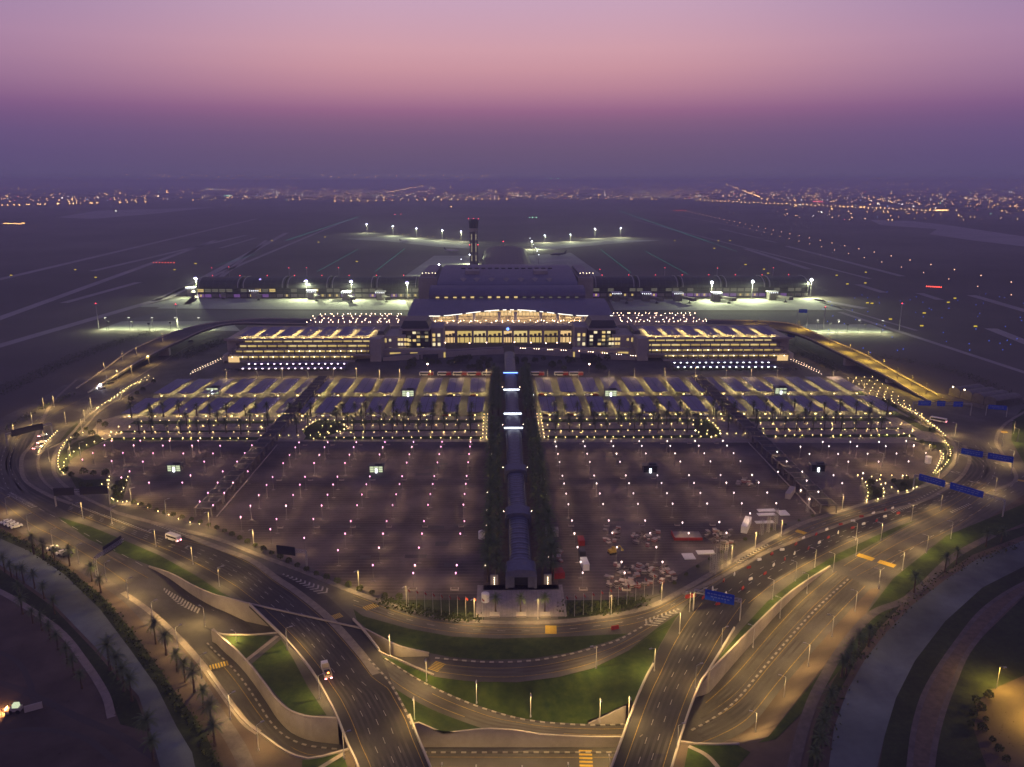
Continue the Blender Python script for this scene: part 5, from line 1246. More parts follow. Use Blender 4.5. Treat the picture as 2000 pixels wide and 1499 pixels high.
def palm(x, y, z, lab, grp, sc_=1):
    global cnt; cnt += 1
    PALM[cnt % 3].put((x, y, z), random.uniform(0, 6.28), sc_*random.uniform(.88, 1.12), lab, grp)
for s in (-1, 1):
    side = 'west' if s < 0 else 'east'
    if s < 0: INNER = []
    for rr, (off, st) in enumerate(((9.6, 8.2), (13.6, 6.3))):
        y = P(977, 1150).y+3+rr*3; k = 0
        while y < P(977, 738).y:
            if abs(y-P(977, 833).y) < 14: pass
            elif rr == 0: INNER.append((X0+s*(off+random.uniform(-.7, .7)), y+random.uniform(-.8, .8)))
            else: palm(X0+s*(off+random.uniform(-.7, .7)), y+random.uniform(-.8, .8), .1, 'date palm, %s row %s of the covered walkway, %s from the plaza' % (('inner', 'outer')[rr], side, ORD(k)), 'palms along the covered walkway', 1.5)
            y += st; k += 1
    # rows in front of the canopies and in the gardens
    for rr, (v, lst, nm) in enumerate(((812, [29+9.2*k for k in range(11)]+[142, 150, 158, 172, 181]+[190+11*k for k in range(8)], 'under the canopies'), (830, [30+8.2*k for k in range(12)]+[140, 166]+[178+22*k for k in range(4)], 'in the upper garden row'), (845, [28+8.6*k for k in range(12)]+[143, 163]+[180+9.5*k for k in range(8)], 'in the lower garden row'))):
        y = P(977, v).y
        for k, off in enumerate(lst):
            palm(X0+s*(off+random.uniform(-1.2, 1.2)), y+random.uniform(-2, 2), .08, 'date palm %s of the %s side, %s from the walkway' % (nm, side, ORD(k)), 'garden palms', 1.25)
ib = MB(); pv_ = [palm_mesh(40+k, 6.2+.5*k, 24, 3.0, 1) for k in range(3)]
for k, (x, y) in enumerate(INNER):
    a = random.uniform(0, 6.28); c, q_ = math.cos(a)*1.36, math.sin(a)*1.36
    for j, g in enumerate(pv_[k % 3]): ib.add([(x+vx*c-vy*q_, y+vx*q_+vy*c, .1+vz*1.36) for vx, vy, vz in g.v], g.f, j)
struct(ib.build('palm_belt', [M['trunk'], M['frond']]), 'stuff')
wp = [(34,1122),(47,1130),(68,1140),(87,1160),(107,1190),(44,1190),(64,1208),(82,1222),(98,1240),(113,1260),(132,1287),(145,1310),(160,1335),(215,1300),(230,1318),(243,1340),(258,1360),(10,1108),(22,1118),(40,1160),(293,1445,),(300,1478)]
for k, (u, v) in enumerate(wp):
    p = P(u, v+10); palm(p.x, p.y, .05, 'dark palm beside the west storm channel on its far bank, %s from the top' % ORD(k), 'palms by the storm channels', 1.3 if k > 12 and k not in (17, 18, 19) else .95)
for k, (u, v) in enumerate(((67,1075),(86,1085),(107,1088),(137,1098),(180,1128),(198,1150),(305,1250),(325,1272),(347,1303),(362,1325),(380,1345),(398,1375),(413,1415),(420,1450))):
    p = P(u, v+8); palm(p.x, p.y, .05, 'palm on the hedge strip between the west channel and the ramp, %s from the top' % ORD(k), 'palms by the storm channels', 1.1)
for k, (u, v) in enumerate(((1867,1095),(1845,1110),(1785,1150),(1695,1255),(1676,1265),(1660,1288),(1643,1315),(1652,1312),(1620,1380),(1612,1410),(1605,1440),(1600,1470),(1590,1495),(1925,1060),(1955,1052))):
    p = P(u, v+8); palm(p.x, p.y, .05, 'dark palm along the inner bank of the east storm channel, %s from the top' % ORD(k), 'palms by the storm channels', 1.05)
for k, (u, v) in enumerate(((968,1180),(1017,1180),(1064,1180),(966,1203),(1018,1203),(1065,1203))):
    if k < 3: p = P(u, v+18); palm(p.x, p.y, .5, 'palm in a square planter on the front plaza, %s from the west' % ORD(k), 'plaza palms', .95)
    else:
        p = P(u, v); q = MB(); q.box(-1.9, 1.9, -1.5, 1.5, 0, .7); q.box(-1.6, 1.6, -1.2, 1.2, .7, .8)
        o = q.build('planter', M['stone_lt']); o.location = (p.x, p.y, .1); tag(o, 'low pale square planter on the plaza, %s from the west' % ORD(k-3), 'planter', 'plaza planters')
def shrub(seed, n=150, r0=1.0):
    rnd = random.Random(seed); q = MB()
    for k in range(n):
        a, b = rnd.uniform(0, 6.28), math.acos(rnd.uniform(-.5, 1)); rr = r0*rnd.uniform(.6, 1.08)
        c = Vector((rr*math.sin(b)*math.cos(a), rr*math.sin(b)*math.sin(a), r0*1.0+rr*math.cos(b)*.95)); d = Vector((rnd.gauss(0, 1), rnd.gauss(0, 1), rnd.gauss(0, 1))).normalized(); u = d.orthogonal().normalized(); w = d.cross(u); s = rnd.uniform(.14, .28)*r0
        q.add([c+u*s, c+w*s*.7, c-u*s, c-w*s*.7], [(0, 1, 2, 3)])
    q.tube((0, 0, 0), (0, 0, r0), .1, .08, 5, 1)
    return q
SH = [Kind(tag(shrub(k).build('shrub', [M['leaf'], M['trunk']]), 'shrub', 'shrub')) for k in (1, 2, 3)]
for k in range(30):
    A_ = W([(262,986),(330,1008),(410,1030),(520,1080),(600,1118),(690,1152),(760,1172),(780,1172)]); p = even(A_, 30)[k]
    SH[k % 3].put((p.x, p.y, .1), k, 1.25*random.uniform(.8, 1.15), 'clipped round tree in the kerb line below the west car park, %s from west' % ORD(k), 'round trees by the loop road')
for k in range(14):
    A_ = W([(1258,1178),(1300,1160),(1370,1112),(1440,1070),(1500,1043),(1590,1015)]); p = even(A_, 14)[k]
    SH[k % 3].put((p.x, p.y+2, .1), k, .8*random.uniform(.8, 1.2), 'small round kerb bush below the east car park, %s from the plaza' % ORD(k), 'bushes by the loop road')
for s, lst in ((-1, [(164,928),(183,930),(207,930),(128,925),(140,932),(175,955),(160,952),(225,960),(240,950),(232,972),(150,855),(135,868),(180,852),(195,828),(206,835),(168,842),(280,765),(268,772),(256,785),(300,750)]), (1, [(1700,950),(1712,968),(1745,945),(1770,940),(1765,955),(1850,900),(1838,918),(1856,880),(1800,868),(1822,880),(1700,962),(1725,790),(1745,800),(1780,822),(1820,845),(1690,780)])):
    for k, (u, v) in enumerate(lst):
        p = P(u, v); SH[k % 3].put((p.x, p.y, .08), k, random.uniform(1.4, 2.2), 'dark bush in the lit planting at the %s car park end, %s down' % ('west' if s < 0 else 'east', ORD(k)), 'bushes at the car park ends')
# grove before the terminal
for s in (-1, 1):
    for k in range(26):
        u = 990+s*random.uniform(14, 200); v = random.uniform(704, 726); p = P(u, v)
        SH[k % 3].put((p.x, p.y, 0), k, random.uniform(2.0, 3.4), 'dark leafy tree in the grove between the bus road and the %s ramp' % ('west' if s < 0 else 'east'), 'grove trees %s' % ('west' if s < 0 else 'east'))
hg = MB(); rnd = random.Random(5)
def hedge_line(pts, w, h, n):
    A_ = even(W(pts), 200)
    for k in range(n):
        p = rnd.choice(A_); c = Vector((p.x+rnd.uniform(-w, w), p.y+rnd.uniform(-w, w), rnd.uniform(.1, h))); d = Vector((rnd.gauss(0, 1), rnd.gauss(0, 1), rnd.gauss(0, 1))).normalized(); u = d.orthogonal().normalized(); ww_ = d.cross(u); s = rnd.uniform(.25, .7)
        hg.add([c+u*s, c+ww_*s*.7, c-u*s, c-ww_*s*.7], [(0, 1, 2, 3)])
hedge_line([(-40,785),(60,740),(150,700),(230,672),(300,650)], 9, 3.5, 2600); hedge_line([(10,842),(80,800),(140,772)], 3, 2, 400)
hedge_line([(350,700),(400,680),(445,665)], 10, 2.5, 1500); hedge_line([(1550,690),(1590,700),(1640,725)], 8, 2.5, 1200)
hedge_line([(1660,690),(1800,712),(1900,740),(2000,790)], 6, 3, 900); hedge_line([(440,724),(680,724)], 2, 2, 700); hedge_line([(1300,724),(1560,724)], 2, 2, 700)
hedge_line([(745,1176),(868,1207),(925,1209)], 3, 1.2, 900); hedge_line([(1110,1190),(1180,1190),(1250,1174)], 5, 1.2, 900)
hedge_line([(-20,1030),(60,1070),(200,1178),(310,1322),(400,1450),(430,1520)], 2.0, .6, 1200); hedge_line([(2000,1060),(1850,1120),(1715,1235),(1640,1360),(1600,1480)], 2.5, .5, 500)
struct(hg.build('hedge_belt', M['leaf']), 'stuff')
# ---- covered walkway
yf, ye = P(977, 1150).y, P(977, 700).y
r = T('covered_walkway', (X0, yf, 0), 'long covered walkway with blue ribbed vault, pavilions and a square front portal', 'walkway')
Lw = ye-yf; hw_ = 4.5
q = MB(); m = 10
pr = [(-hw_*math.cos(math.pi*k/m), 4.6+2.0*math.sin(math.pi*k/m)) for k in range(m+1)]
for k in range(m): (x0, z0), (x1, z1) = pr[k], pr[k+1]; q.add([(x0, 6, z0), (x1, 6, z1), (x1, Lw, z1), (x0, Lw, z0)], [(0, 1, 2, 3)])
q.build('vault', M['vault'], r)
q = MB()
for k in range(int(Lw/5.2)):
    y = 7.8+k*5.2
    for i in range(m): (x0, z0), (x1, z1) = pr[i], pr[i+1]; q.add([(x0, y-.35, z0+.15), (x1, y-.35, z1+.15), (x1, y+.35, z1+.15), (x0, y+.35, z0+.15)], [(0, 1, 2, 3)])
    for s in (-1, 1): q.tube((s*hw_, y, 0), (s*hw_, y, 4.6), .18, n=4)
for s in (-1, 1): q.box(s*hw_-.45, s*hw_+.45, 6, Lw+4, 4.3, 4.75)
q.build('ribs', M['dark_steel'], r)
pav = [(1097,1150,None,''),(984,1008,None,''),(904,922,None,''),(830,838,'white_strip',''),(802,810,'white_strip',''),(756,763,'white_strip',''),(725,730,'blue','')]
for i, (v1, v0, em, _) in enumerate(pav):
    y0 = P(977, v0, 6.5).y-yf if i else 0; d = 9.5 if i < 3 else 7
    q = MB(); n = 8; w = 6.0
    prf = [(-w, 5.2)]+[(-w*math.cos(math.pi*k/n), 6.6+1.3*math.sin(math.pi*k/n)) for k in range(n+1)]+[(w, 5.2)]
    vs = [(x, y0, z) for x, z in prf]+[(x, y0+d, z) for x, z in prf]; c = len(prf)
    q.add(vs, [(k, k+1, c+k+1, c+k) for k in range(c-1)]+[tuple(range(c-1, -1, -1)), tuple(range(c, 2*c))])
    q.box(-w-.3, w+.3, y0-.3, y0+d+.3, 4.9, 5.6)
    q.build('pavilion_roof', M['pav'], r).scale = (1.02, 1, 1.05) if i == 0 else (1, 1, 1)
    q = MB()
    for x in (-w+.3, w-.3):
        for y in (y0+.3, y0+d-.3): q.box(x-.6, x+.6, y-.6, y+.6, 0, 4.9)
    if i == 0: q.box(-w, -2.7, y0+.5, y0+1.2, 0, 4.9); q.box(2.7, w, y0+.5, y0+1.2, 0, 4.9); q.box(-2.7, 2.7, y0+3, y0+3.4, 0, 4.9, 1)
    q.build('pavilion_pillar', [M['pav'], M['glass_dk']], r).scale = (1.02, 1, 1.05) if i == 0 else (1, 1, 1)
    if em: q = MB(); q.box(-w, w, y0-.6, y0-.32, 6.9, 7.6); q.build('light_strip', E[em], r)
q = MB()
for s in (-1, 1):
    for y in (P(977, 1012).y-yf, P(977, 925).y-yf, P(977, 840).y-yf, P(977, 765).y-yf): q.octa((s*6.9, y, 3.6), .22)
q.build('wall_lamp', E['deck'], r)
q = MB(); 
for s in (-1, 1):
    for zz in range(5): q.octa((s*11.0, P(977, 1150).y-yf+2.5, .6+zz*.75), .2)
q.build('gate_lamp', E['led_warm'], r)
q = MB()
for s in (-1, 1): q.box(s*11-1.6, s*11+1.6, P(977, 1150).y-yf+2.9, P(977, 1150).y-yf+3.6, 0, 4.6)
q.build('gate_wall', M['stone'], r)
for k, (u, v) in enumerate(((952,965),(951,1000),(950,1030),(949,1066),(948,1108),(1064,940),(1066,970),(1068,1000),(1070,1044),(1072,1092),(956,930),(960,890),(1058,890))):
    p = P(u, v); q = MB(); q.tube((0, 0, 0), (0, 0, .5), .25, .25, 6); q.octa((0, 0, .8), .28, 1); o = q.build('palm_uplight', [M['steel'], E['led_warm']]); o.location = (p.x, p.y, .1); lum(o, (0, 0, 1.15), (1, .72, .18), 900, .4, None, (math.pi, .45 if u < 1000 else -.45, 0))
    tag(o, 'yellow uplight at the foot of the palms, %s counted around the covered walkway' % ORD(k), 'uplight', 'palm uplights')
for k, (u, v) in enumerate(((941,1052),(948,1175))):
    p = P(u, v); q = MB(); q.tube((0, 0, 0), (0, 0, 3.4), 1.6, 1.6, 14); q.tube((0, 0, 3.4), (0, 0, 3.9), 1.6, .7, 14); o = q.build('water_tank', M['white']); o.location = (p.x, p.y, .1); tag(o, 'white cylindrical tank %s' % ('by the palms at the edge of the west car park', 'on the front plaza')[k], 'tank')
p = P(1812, 905); q = MB(); q.tube((0, 0, 0), (0, 0, 4), 1.8, 1.8, 14); q.tube((0, 0, 4), (0, 0, 4.4), 1.8, .8, 14); o = q.build('water_tank', M['white']); o.location = (p.x, p.y, .1); tag(o, 'white cylindrical tank at the outer corner of the east car park', 'tank')
# ---- side pergolas
def bay(d):
    q = MB()
    for x in (-4, 4):
        for y in (.3, d-.3): q.box(x-.25, x+.25, y-.25, y+.25, 0, 4.4)
    for y in (.3, d-.3): q.box(-4.3, 4.3, y-.25, y+.25, 4.1, 4.6)
    for x in (-4, 4): q.box(x-.25, x+.25, 0, d, 4.1, 4.55)
    for k in range(7): y = .9+(d-1.8)*k/6; q.box(-4.1, 4.1, y-.22, y+.22, 4.25, 4.42, 1)
    return q
for s in (-1, 1):
    side = 'west' if s < 0 else 'east'
    y0, y1 = P(977, 1008).y, P(977, 742).y
    r = T('pergola', (X0+s*155.5, y0, 0), 'dark slatted pergola of square bays running through the %s car parks' % side, 'pergola')
    proto = None; y = 0; k = 0; d = 8.2
    while y < y1-y0-d:
        if proto is None: proto = bay(d).build('pergola_bay', [M['concrete_dk'], M['dark_steel']], r); o = proto
        else: o = proto.copy(); COL.objects.link(o)
        o.location = (0, y, 0 if k % 2 else .5); y += d+(1.4 if k % 2 else .9); k += 1
    q = MB(); q.box(s*-6.4-.2, s*-6.4+.2, 0, P(977, 868).y-y0, 0, .6); q.build('side_kerb', M['concrete'], r)
# ---- kiosks with glass walls
def kiosk(em):
    r = T('pay_kiosk', (0, 0, 0), 'kiosk', 'kiosk', 'glass pay kiosks')
    q = MB(); q.box(-3.6, 3.6, -.6, 3.6, 3.2, 3.55); q.box(-.6, 2.8, .8, 2.4, 3.55, 4.1); q.build('roof', M['dark_steel'], r)
    q = MB()
    for x in (-3, -1, 1, 3):
        for y in (0, 3): q.box(x-.1, x+.1, y-.1, y+.1, .1, 3.2)
    q.box(-3, 3, 0, 3, 0, .12)
    for z in (1.1, 2.2): q.box(-3, 3, -.06, .06, z-.06, z+.06)
    q.build('frame', M['dark_steel'], r)
    q = MB(); q.add([(-2.9, .2, .2), (2.9, .2, .2), (2.9, .2, 3.1), (-2.9, .2, 3.1)], [(0, 1, 2, 3)]); q.build('glass', E['int_green'] if em else M['glass_dk'], r)
    q = MB(); q.box(-.35, .35, -.5, -.1, .1, 2.0); q.build('ticket_machine', E['white_strip'], r)
    return Kind(r)
KL, KD = kiosk(True), kiosk(False)
for u, v, kd, lab in ((340,922,KL,'lit glass kiosk in the outer west car park'),(735,924,KL,'lit glass kiosk in the middle of the west car park'),(1270,924,KD,'dark kiosk with one glowing machine in the east car park'),(1598,922,KD,'dark kiosk in the outer east car park'),(415,770,KL,'lit kiosk under the far outer west canopies'),(797,775,KL,'lit kiosk between the canopies west of the walkway'),(1193,775,KL,'lit kiosk between the canopies east of the walkway'),(1525,770,KL,'lit kiosk under the far outer east canopies')):
    p = P(u, v); kd.put((p.x, p.y, .07), 0, 1.25 if v > 900 else 1.5, lab, None)
# small planters in the lots
pt = MB(); pt.box(-1.3, 1.3, -.7, .7, 0, .55); pt.box(-1.05, 1.05, -.5, .5, .55, .6, 1)
PT = Kind(tag(pt.build('lot_planter', [M['concrete'], M['soil']]), 'planter', 'planter', 'car park planters'))
for s, xs in ((-1, xs_l), (1, xs_r)):
    for k in range(7):
        for v, nm in ((868.5, 'by the gardens'), (937, 'below the cross aisle'), (1029, 'below the lower aisle')):
            if v == 1029 and k > 5: continue
            PT.put((xs[k]+3.4*s*.2, P(977, v).y, .07), 0, None, 'low concrete planter %s in the %s car park, %s from the walkway' % (nm, 'west' if s < 0 else 'east', ORD(k)))
for k, (u, v) in enumerate(((806,1153),(888,1153),(1139,1153),(1223,1153))): p = P(u, v); PT.put((p.x, p.y, .07), 0, 1.3, 'low concrete planter along the bottom edge of the car parks, %s from the west' % ORD(k))
M['sign_mark'] = mat('sign_mark', (.22, .3, .62), .6, noise=.1, scale=1)
# ---- overhead road signs
def gantry(a, b, panels, label, hgt=8.5, arm=True, plain=False):
    """posts at ground points a, b (b None: single cantilever); panels as fractions along the beam"""
    A_, B_ = P(*a), P(*b); d = B_-A_; L = d.length; rz = math.atan2(d.y, d.x)
    r = T('sign_gantry', tuple(A_), label, 'road sign', 'overhead road signs', rz)
    for x in ([0, L] if arm else [0]):
        q = MB()
        for dy in (-.5, .5): q.tube((x, dy, 0), (x, dy, hgt), .2, .2, 5)
        for k in range(7): q.tube((x, -.5, k*hgt/7), (x, .5, (k+1)*hgt/7), .07, n=3)
        q.build('post', M['steel'], r)
    q = MB()
    for z in (hgt-.8, hgt+.3): 
        for dy in (-.4, .4): q.tube((0, dy, z), (L, dy, z), .12, .12, 4)
    n = int(L/2.2)
    for k in range(n): q.tube((L*k/n, -.4, hgt-.8), (L*(k+1)/n, -.4, hgt+.3), .07, n=3)
    q.build('truss', M['steel'], r)
    for (t0, t1, h, face) in panels:
        x0, x1 = L*t0, L*t1; y = -.75*face
        q = MB(); q.box(x0, x1, min(y, y-.12*face), max(y, y-.12*face), hgt-.25-h/2, hgt-.25+h/2, 0)
        yy = y-.135*face; zc = hgt-.25
        def mk(xa, xb, za, zb): q.add([(xa, yy, za), (xb, yy, za), (xb, yy, zb), (xa, yy, zb)], [(0, 1, 2, 3)], 1)
        if not plain and face > 0:
            w = x1-x0; rnd = random.Random(int(w*100)); xx = x0+w*.08
            while xx < x1-w*.12:
                l = w*rnd.uniform(.05, .14); mk(xx, xx+l, zc+h*.12, zc+h*.24); xx += l+w*.03
            xx = x0+w*.2
            while xx < x1-w*.2: l = w*rnd.uniform(.05, .12); mk(xx, xx+l, zc-h*.16, zc-h*.05); xx += l+w*.03
            for tx_ in (.3, .7): mk(x0+w*tx_-.12, x0+w*tx_+.12, zc-h*.42, zc-h*.24)
        q.build('sign_panel', [M['blue'] if face > 0 else M['dark_steel'], M['sign_mark']], r)
    return r
gantry((1354,1192),(1445,1212),[(.24,.86,4.2,1)],'single wide blue sign on a gantry over the dark east carriageway, the nearest blue one',8.5)
gantry((1783,958),(1958,1010),[(.06,.36,3.6,1),(.42,.78,3.6,1)],'long gantry with two blue signs over the outer east lanes, beside the corner planting',9)
gantry((1868,905),(1975,925),[(.06,.46,3.6,1),(.55,1.0,3.6,1)],'gantry with two blue signs on the east loop above the corner planting',8.5)
gantry((1781,808),(1895,812),[(.08,.3,3.8,1),(.4,.54,3.8,1),(.68,.84,3.8,1)],'gantry with three blue signs at the foot of the yellow-lit viaduct',8.5)
gantry((1925,812),(1965,815),[(.05,.95,3.2,1)],'small blue sign standing apart beside the far east road',7)
gantry((1555,645),(1575,646),[(.1,.9,4,1)],'small far blue sign on the deck where the east viaduct begins',22)
gantry((1535,672),(1552,673),[(.1,.95,5,1)],'small blue sign below the east viaduct beside its first pillar',10)
gantry((215,985),(110,990),[(.0,.52,4.2,-1),(.62,1.0,4.2,-1)],'dark-backed gantry sign stretching from the corner bollards over the west loop road',8.5)
gantry((600,1115),(545,1108),[(.35,1.0,4,-1)],'dark-backed cantilever sign on a lit lattice post below the west car park',9,False)
gantry((190,1128),(245,1090),[(.35,1.0,4,-1)],'dark-backed cantilever sign on the ramp lanes beside the long lawn strip',9,False)
gantry((103,850),(15,872),[(.2,.9,4.2,-1)],'dark-backed gantry sign across the far west loop lanes',8)
# ---- vehicles
def wheels(q, xs, w, r_):
    for x in xs:
        for s in (-1, 1): q.tube((x, s*w-s*.12, r_), (x, s*w+s*.12, r_), r_, r_, 10)
def car(col, lights=True):
    r = T('parked_car', (0, 0, 0), 'car', 'car')
    q = MB(); pr = [(-2.2,.45),(-2.25,.85),(-1.9,1.0),(-1.45,1.05),(-.95,1.45),(.75,1.48),(1.35,1.02),(2.1,.92),(2.25,.6),(2.2,.35),(-2.15,.35)]
    n = len(pr); vs = []
    for sgn in (-1, 1): vs += [(x, sgn*(.88 if z < 1.1 else .68), z) for x, z in pr]
    q.add(vs, [(i, (i+1) % n, n+(i+1) % n, n+i) for i in range(n)]+[tuple(range(n)), tuple(range(2*n-1, n-1, -1))]); q.build('body', col, r)
    q = MB()
    for sgn in (-1, 1): q.add([(-1.3, sgn*.84, 1.08), (1.2, sgn*.84, 1.06), (.72, sgn*.72, 1.4), (-.92, sgn*.72, 1.4)], [(0, 1, 2, 3)])
    q.add([(1.34, -.7, 1.06), (1.34, .7, 1.06), (.8, .6, 1.44), (.8, -.6, 1.44)], [(0, 1, 2, 3)]); q.add([(-1.44, -.7, 1.1), (-1.44, .7, 1.1), (-1.0, .6, 1.42), (-1.0, -.6, 1.42)], [(0, 1, 2, 3)])
    q.build('windows', M['glass_dk'], r)
    q = MB(); wheels(q, (-1.35, 1.35), .82, .33); q.build('wheel', M['rubber'], r)
    if lights:
        for nm, x, e in (('headlight', 2.26, E['head']), ('tail_light', -2.27, E['tail'])):
            q = MB()
            for s in (-1, 1): q.box(x-.04, x+.04, s*.62-.2, s*.62+.2, .6, .85)
            q.build(nm, e, r)
    return Kind(r)
CW, CD, CRd, CL = car(M['white'], False), car(M['dark_steel'], False), car(M['red'], False), car(M['white'], True)
def along(q, a): 
    p = P(*q); return (p.x, p.y, .09), a
for i, (u, v, a) in enumerate(((83,853,-115),(81,866,-115),(73,877,-112))):
    CL.put(P(u, v)+Vector((0, 0, .08)), R(a+180), 1.1, 'white car with glowing tail lights queueing at the west loop, %s in the queue' % ORD(i), 'cars on the west loop')
CL.put(P(1040,772)+Vector((0,0,.08)), R(-90), 1.1, 'car with headlights on leaving the aisle east of the covered walkway')
for i, (u, v) in enumerate(((13,1022),(19,1025),(26,1028),(33,1031))): CW.put(P(u, v)+Vector((0,0,.08)), R(40), 1.15, 'white car parked on the sand at the west edge, %s of four' % ORD(i), 'cars on the sand')
for i, (u, v) in enumerate(((103,1073),(112,1078),(121,1082),(131,1086))): (CW if i % 2 == 0 else CD).put(P(u, v)+Vector((0,0,.08)), R(40), 1.1, '%s car parked beneath the hedge palms by the ramp, %s of four' % ('white' if i % 2 == 0 else 'grey', ORD(i)), 'cars by the hedge')
rnd = random.Random(11); n_ = 0
for s in (-1, 1):
    for k in (0, 1, 2, 4, 6):
        for y0_, nm in ((rows[0][0], 'far'), (rows[1][0], 'near')):
            for sd in (-1, 1):
                if rnd.random() < .55:
                    kd, cn = rnd.choice(((CW, 'white'), (CW, 'white'), (CD, 'grey'), (CRd, 'red')))
                    kd.put((X0+s*xc(k)+sd*3.1, y0_+rnd.uniform(-1, 1.2), .08), 0 if sd > 0 else math.pi, 1.05, '%s car nosing out %s under the %s canopy %s of the walkway, %s row' % (cn, 'west' if sd < 0 else 'east', ORD(k), 'west' if s < 0 else 'east', nm), 'cars under the canopies')
for i, (u, v, z) in enumerate(((228,716,0),(237,728,0),(249,723,0),(216,750,0),(372,668,0))): CD.put(P(u, v)+Vector((0,0,.08)), R(50), 1.2, 'dark car on the ground road under the west viaduct, %s of five' % ORD(i), 'cars by the west viaduct')
def bus(L, wid, hgt, c2, lit):
    r = T('bus', (0, 0, 0), 'bus', 'bus')
    q = MB(); pr = [(-L/2, .4), (-L/2, hgt-.25), (-L/2+.2, hgt), (L/2-.5, hgt), (L/2-.08, hgt-.8), (L/2, 1.2), (L/2, .4)]; n = len(pr)
    vs = [(x, -wid/2, z) for x, z in pr]+[(x, wid/2, z) for x, z in pr]
    q.add(vs, [(i, (i+1) % n, n+(i+1) % n, n+i) for i in range(n)]+[tuple(range(n)), tuple(range(2*n-1, n-1, -1))]); q.build('body', M['white'], r)
    q = MB()
    for s in (-1, 1): q.add([(-L/2+.4, s*(wid/2+.012), 1.4), (L/2-.6, s*(wid/2+.012), 1.4), (L/2-.7, s*(wid/2+.012), hgt-.5), (-L/2+.4, s*(wid/2+.012), hgt-.5)], [(0, 1, 2, 3)])
    q.add([(L/2+.012, -wid/2+.15, 1.25), (L/2+.012, wid/2-.15, 1.25), (L/2-.07, wid/2-.2, hgt-.8), (L/2-.07, -wid/2+.2, hgt-.8)], [(0, 1, 2, 3)]); q.build('windows', M['glass_dk'], r)
    if c2:
        q = MB()
        for s in (-1, 1): q.add([(-L/2+.02, s*(wid/2+.02), .45), (-L/2+L*.42, s*(wid/2+.02), .45), (-L/2+L*.3, s*(wid/2+.02), hgt-.3), (-L/2+.02, s*(wid/2+.02), hgt-.3)], [(0, 1, 2, 3)])
        q.box(-L/2+.3, -L/2+L*.36, -wid/2+.05, wid/2-.05, hgt, hgt+.05); q.build('rear_panel', c2, r)
    q = MB(); wheels(q, (-L*.28, L*.33), wid/2-.1, .48); q.build('wheel', M['rubber'], r)
    if lit:
        for x, e, nm in ((L/2+.02, E['head'], 'headlight'), (-L/2-.02, E['tail'], 'tail_light')):
            for s in (-1, 1): q = MB(); q.box(x-.04, x+.04, s*(wid/2-.35)-.18, s*(wid/2-.35)+.18, .75, 1.0); q.build(nm, e, r)
    return Kind(r)
BR, BM, BWt = bus(12, 2.5, 3.3, M['red'], False), bus(7.2, 2.2, 2.7, None, True), bus(11, 2.5, 3.2, None, True)
for i, u in enumerate((833,868,898,926,955,1049,1096,1125)):
    p = P(u, 734); BR.put((p.x, p.y, .08), math.pi, None, 'white coach with a red tail parked on the bus road, %s from the west' % ORD(i), 'parked coaches')
BM.put(P(339,1056)+Vector((0,0,.1)), R(148), 1.15, 'white minibus with red tail lights driving down the west carriageway')
BWt.put(P(1832,824)+Vector((0,0,.08)), R(135), .95, 'white bus with tail lights on the road beside the eastern slope lights')
# truck on the bridge
p = P(638,1318); r = T('tipper_truck', (p.x, p.y, .1), 'pale truck with orange beacon and red tail lights on the west bridge', 'truck', None, R(112))
q = MB(); q.box(2.2, 4.2, -1.2, 1.2, .7, 2.9, top=.12); q.build('cab', M['white'], r)
q = MB(); q.box(-4, 2.0, -1.25, 1.25, 1.1, 1.5); q.box(-4, 2, -1.25, -1.13, 1.5, 2.7); q.box(-4, 2, 1.13, 1.25, 1.5, 2.7); q.box(1.9, 2.0, -1.1, 1.1, 1.5, 2.9); q.box(-2.8, -.6, -.9, .9, 1.5, 2.2, 1); q.build('bed', [M['stone_lt'], M['dark_steel']], r)
q = MB(); wheels(q, (-3, -1.8, 3), 1.05, .5); q.build('wheel', M['rubber'], r)
q = MB(); q.add([(4.22, -1, 1.7), (4.22, 1, 1.7), (4.12, .95, 2.6), (4.12, -.95, 2.6)], [(0,1,2,3)]); q.build('windscreen', M['glass_dk'], r)
for s in (-1, 1): q = MB(); q.box(-4.1, -4.02, s*.9-.25, s*.9+.25, .85, 1.1); q.build('tail_light', E['tail'], r)
q = MB(); q.box(-3.9, -3.5, -.3, .3, 2.7, 3.0); q.build('beacon', E['orange'], r)
# lit work truck on the west loop
p = P(197,760); r = T('tow_truck', (p.x, p.y, .1), 'work vehicle with glaring blue-white lights on the west loop road', 'truck', None, R(215))
q = MB(); q.box(.5, 2.8, -1.1, 1.1, .6, 2.5, top=.12); q.build('cab', M['white'], r)
q = MB(); q.box(-3.2, .4, -1.1, 1.1, .7, 1.5); q.box(-1.2, -.9, -.8, .8, 1.5, 3.2); q.build('bed', M['stone_lt'], r)
q = MB(); wheels(q, (-2.3, 1.8), 1, .45); q.build('wheel', M['rubber'], r)
q = MB(); q.ball((.2, 0, 3.3), .8, 0, 8, 5); q.build('work_lamp', E['work'], r)
q = MB()
for s in (-1, 1): q.box(2.8, 2.9, s*.7-.25, s*.7+.25, .7, 1.1)
q.build('headlight', E['head'], r)
p = P(30,1392); r = T('loader', (p.x, p.y, .05), 'work vehicle throwing an orange beam across the sand at the bottom west corner', 'loader', None, R(185))
q = MB(); q.box(-2, 1.2, -1, 1, .8, 2.0); q.box(1.2, 2.4, -1.3, 1.3, .3, 1.2); q.build('body', M['stone_lt'], r)
q = MB(); q.box(-1.4, .4, -.8, .8, 2.0, 3.2, top=.1); q.build('cab', E['int_green'], r)
q = MB(); wheels(q, (-1.3, 1), 1.0, .7); q.build('wheel', M['rubber'], r)
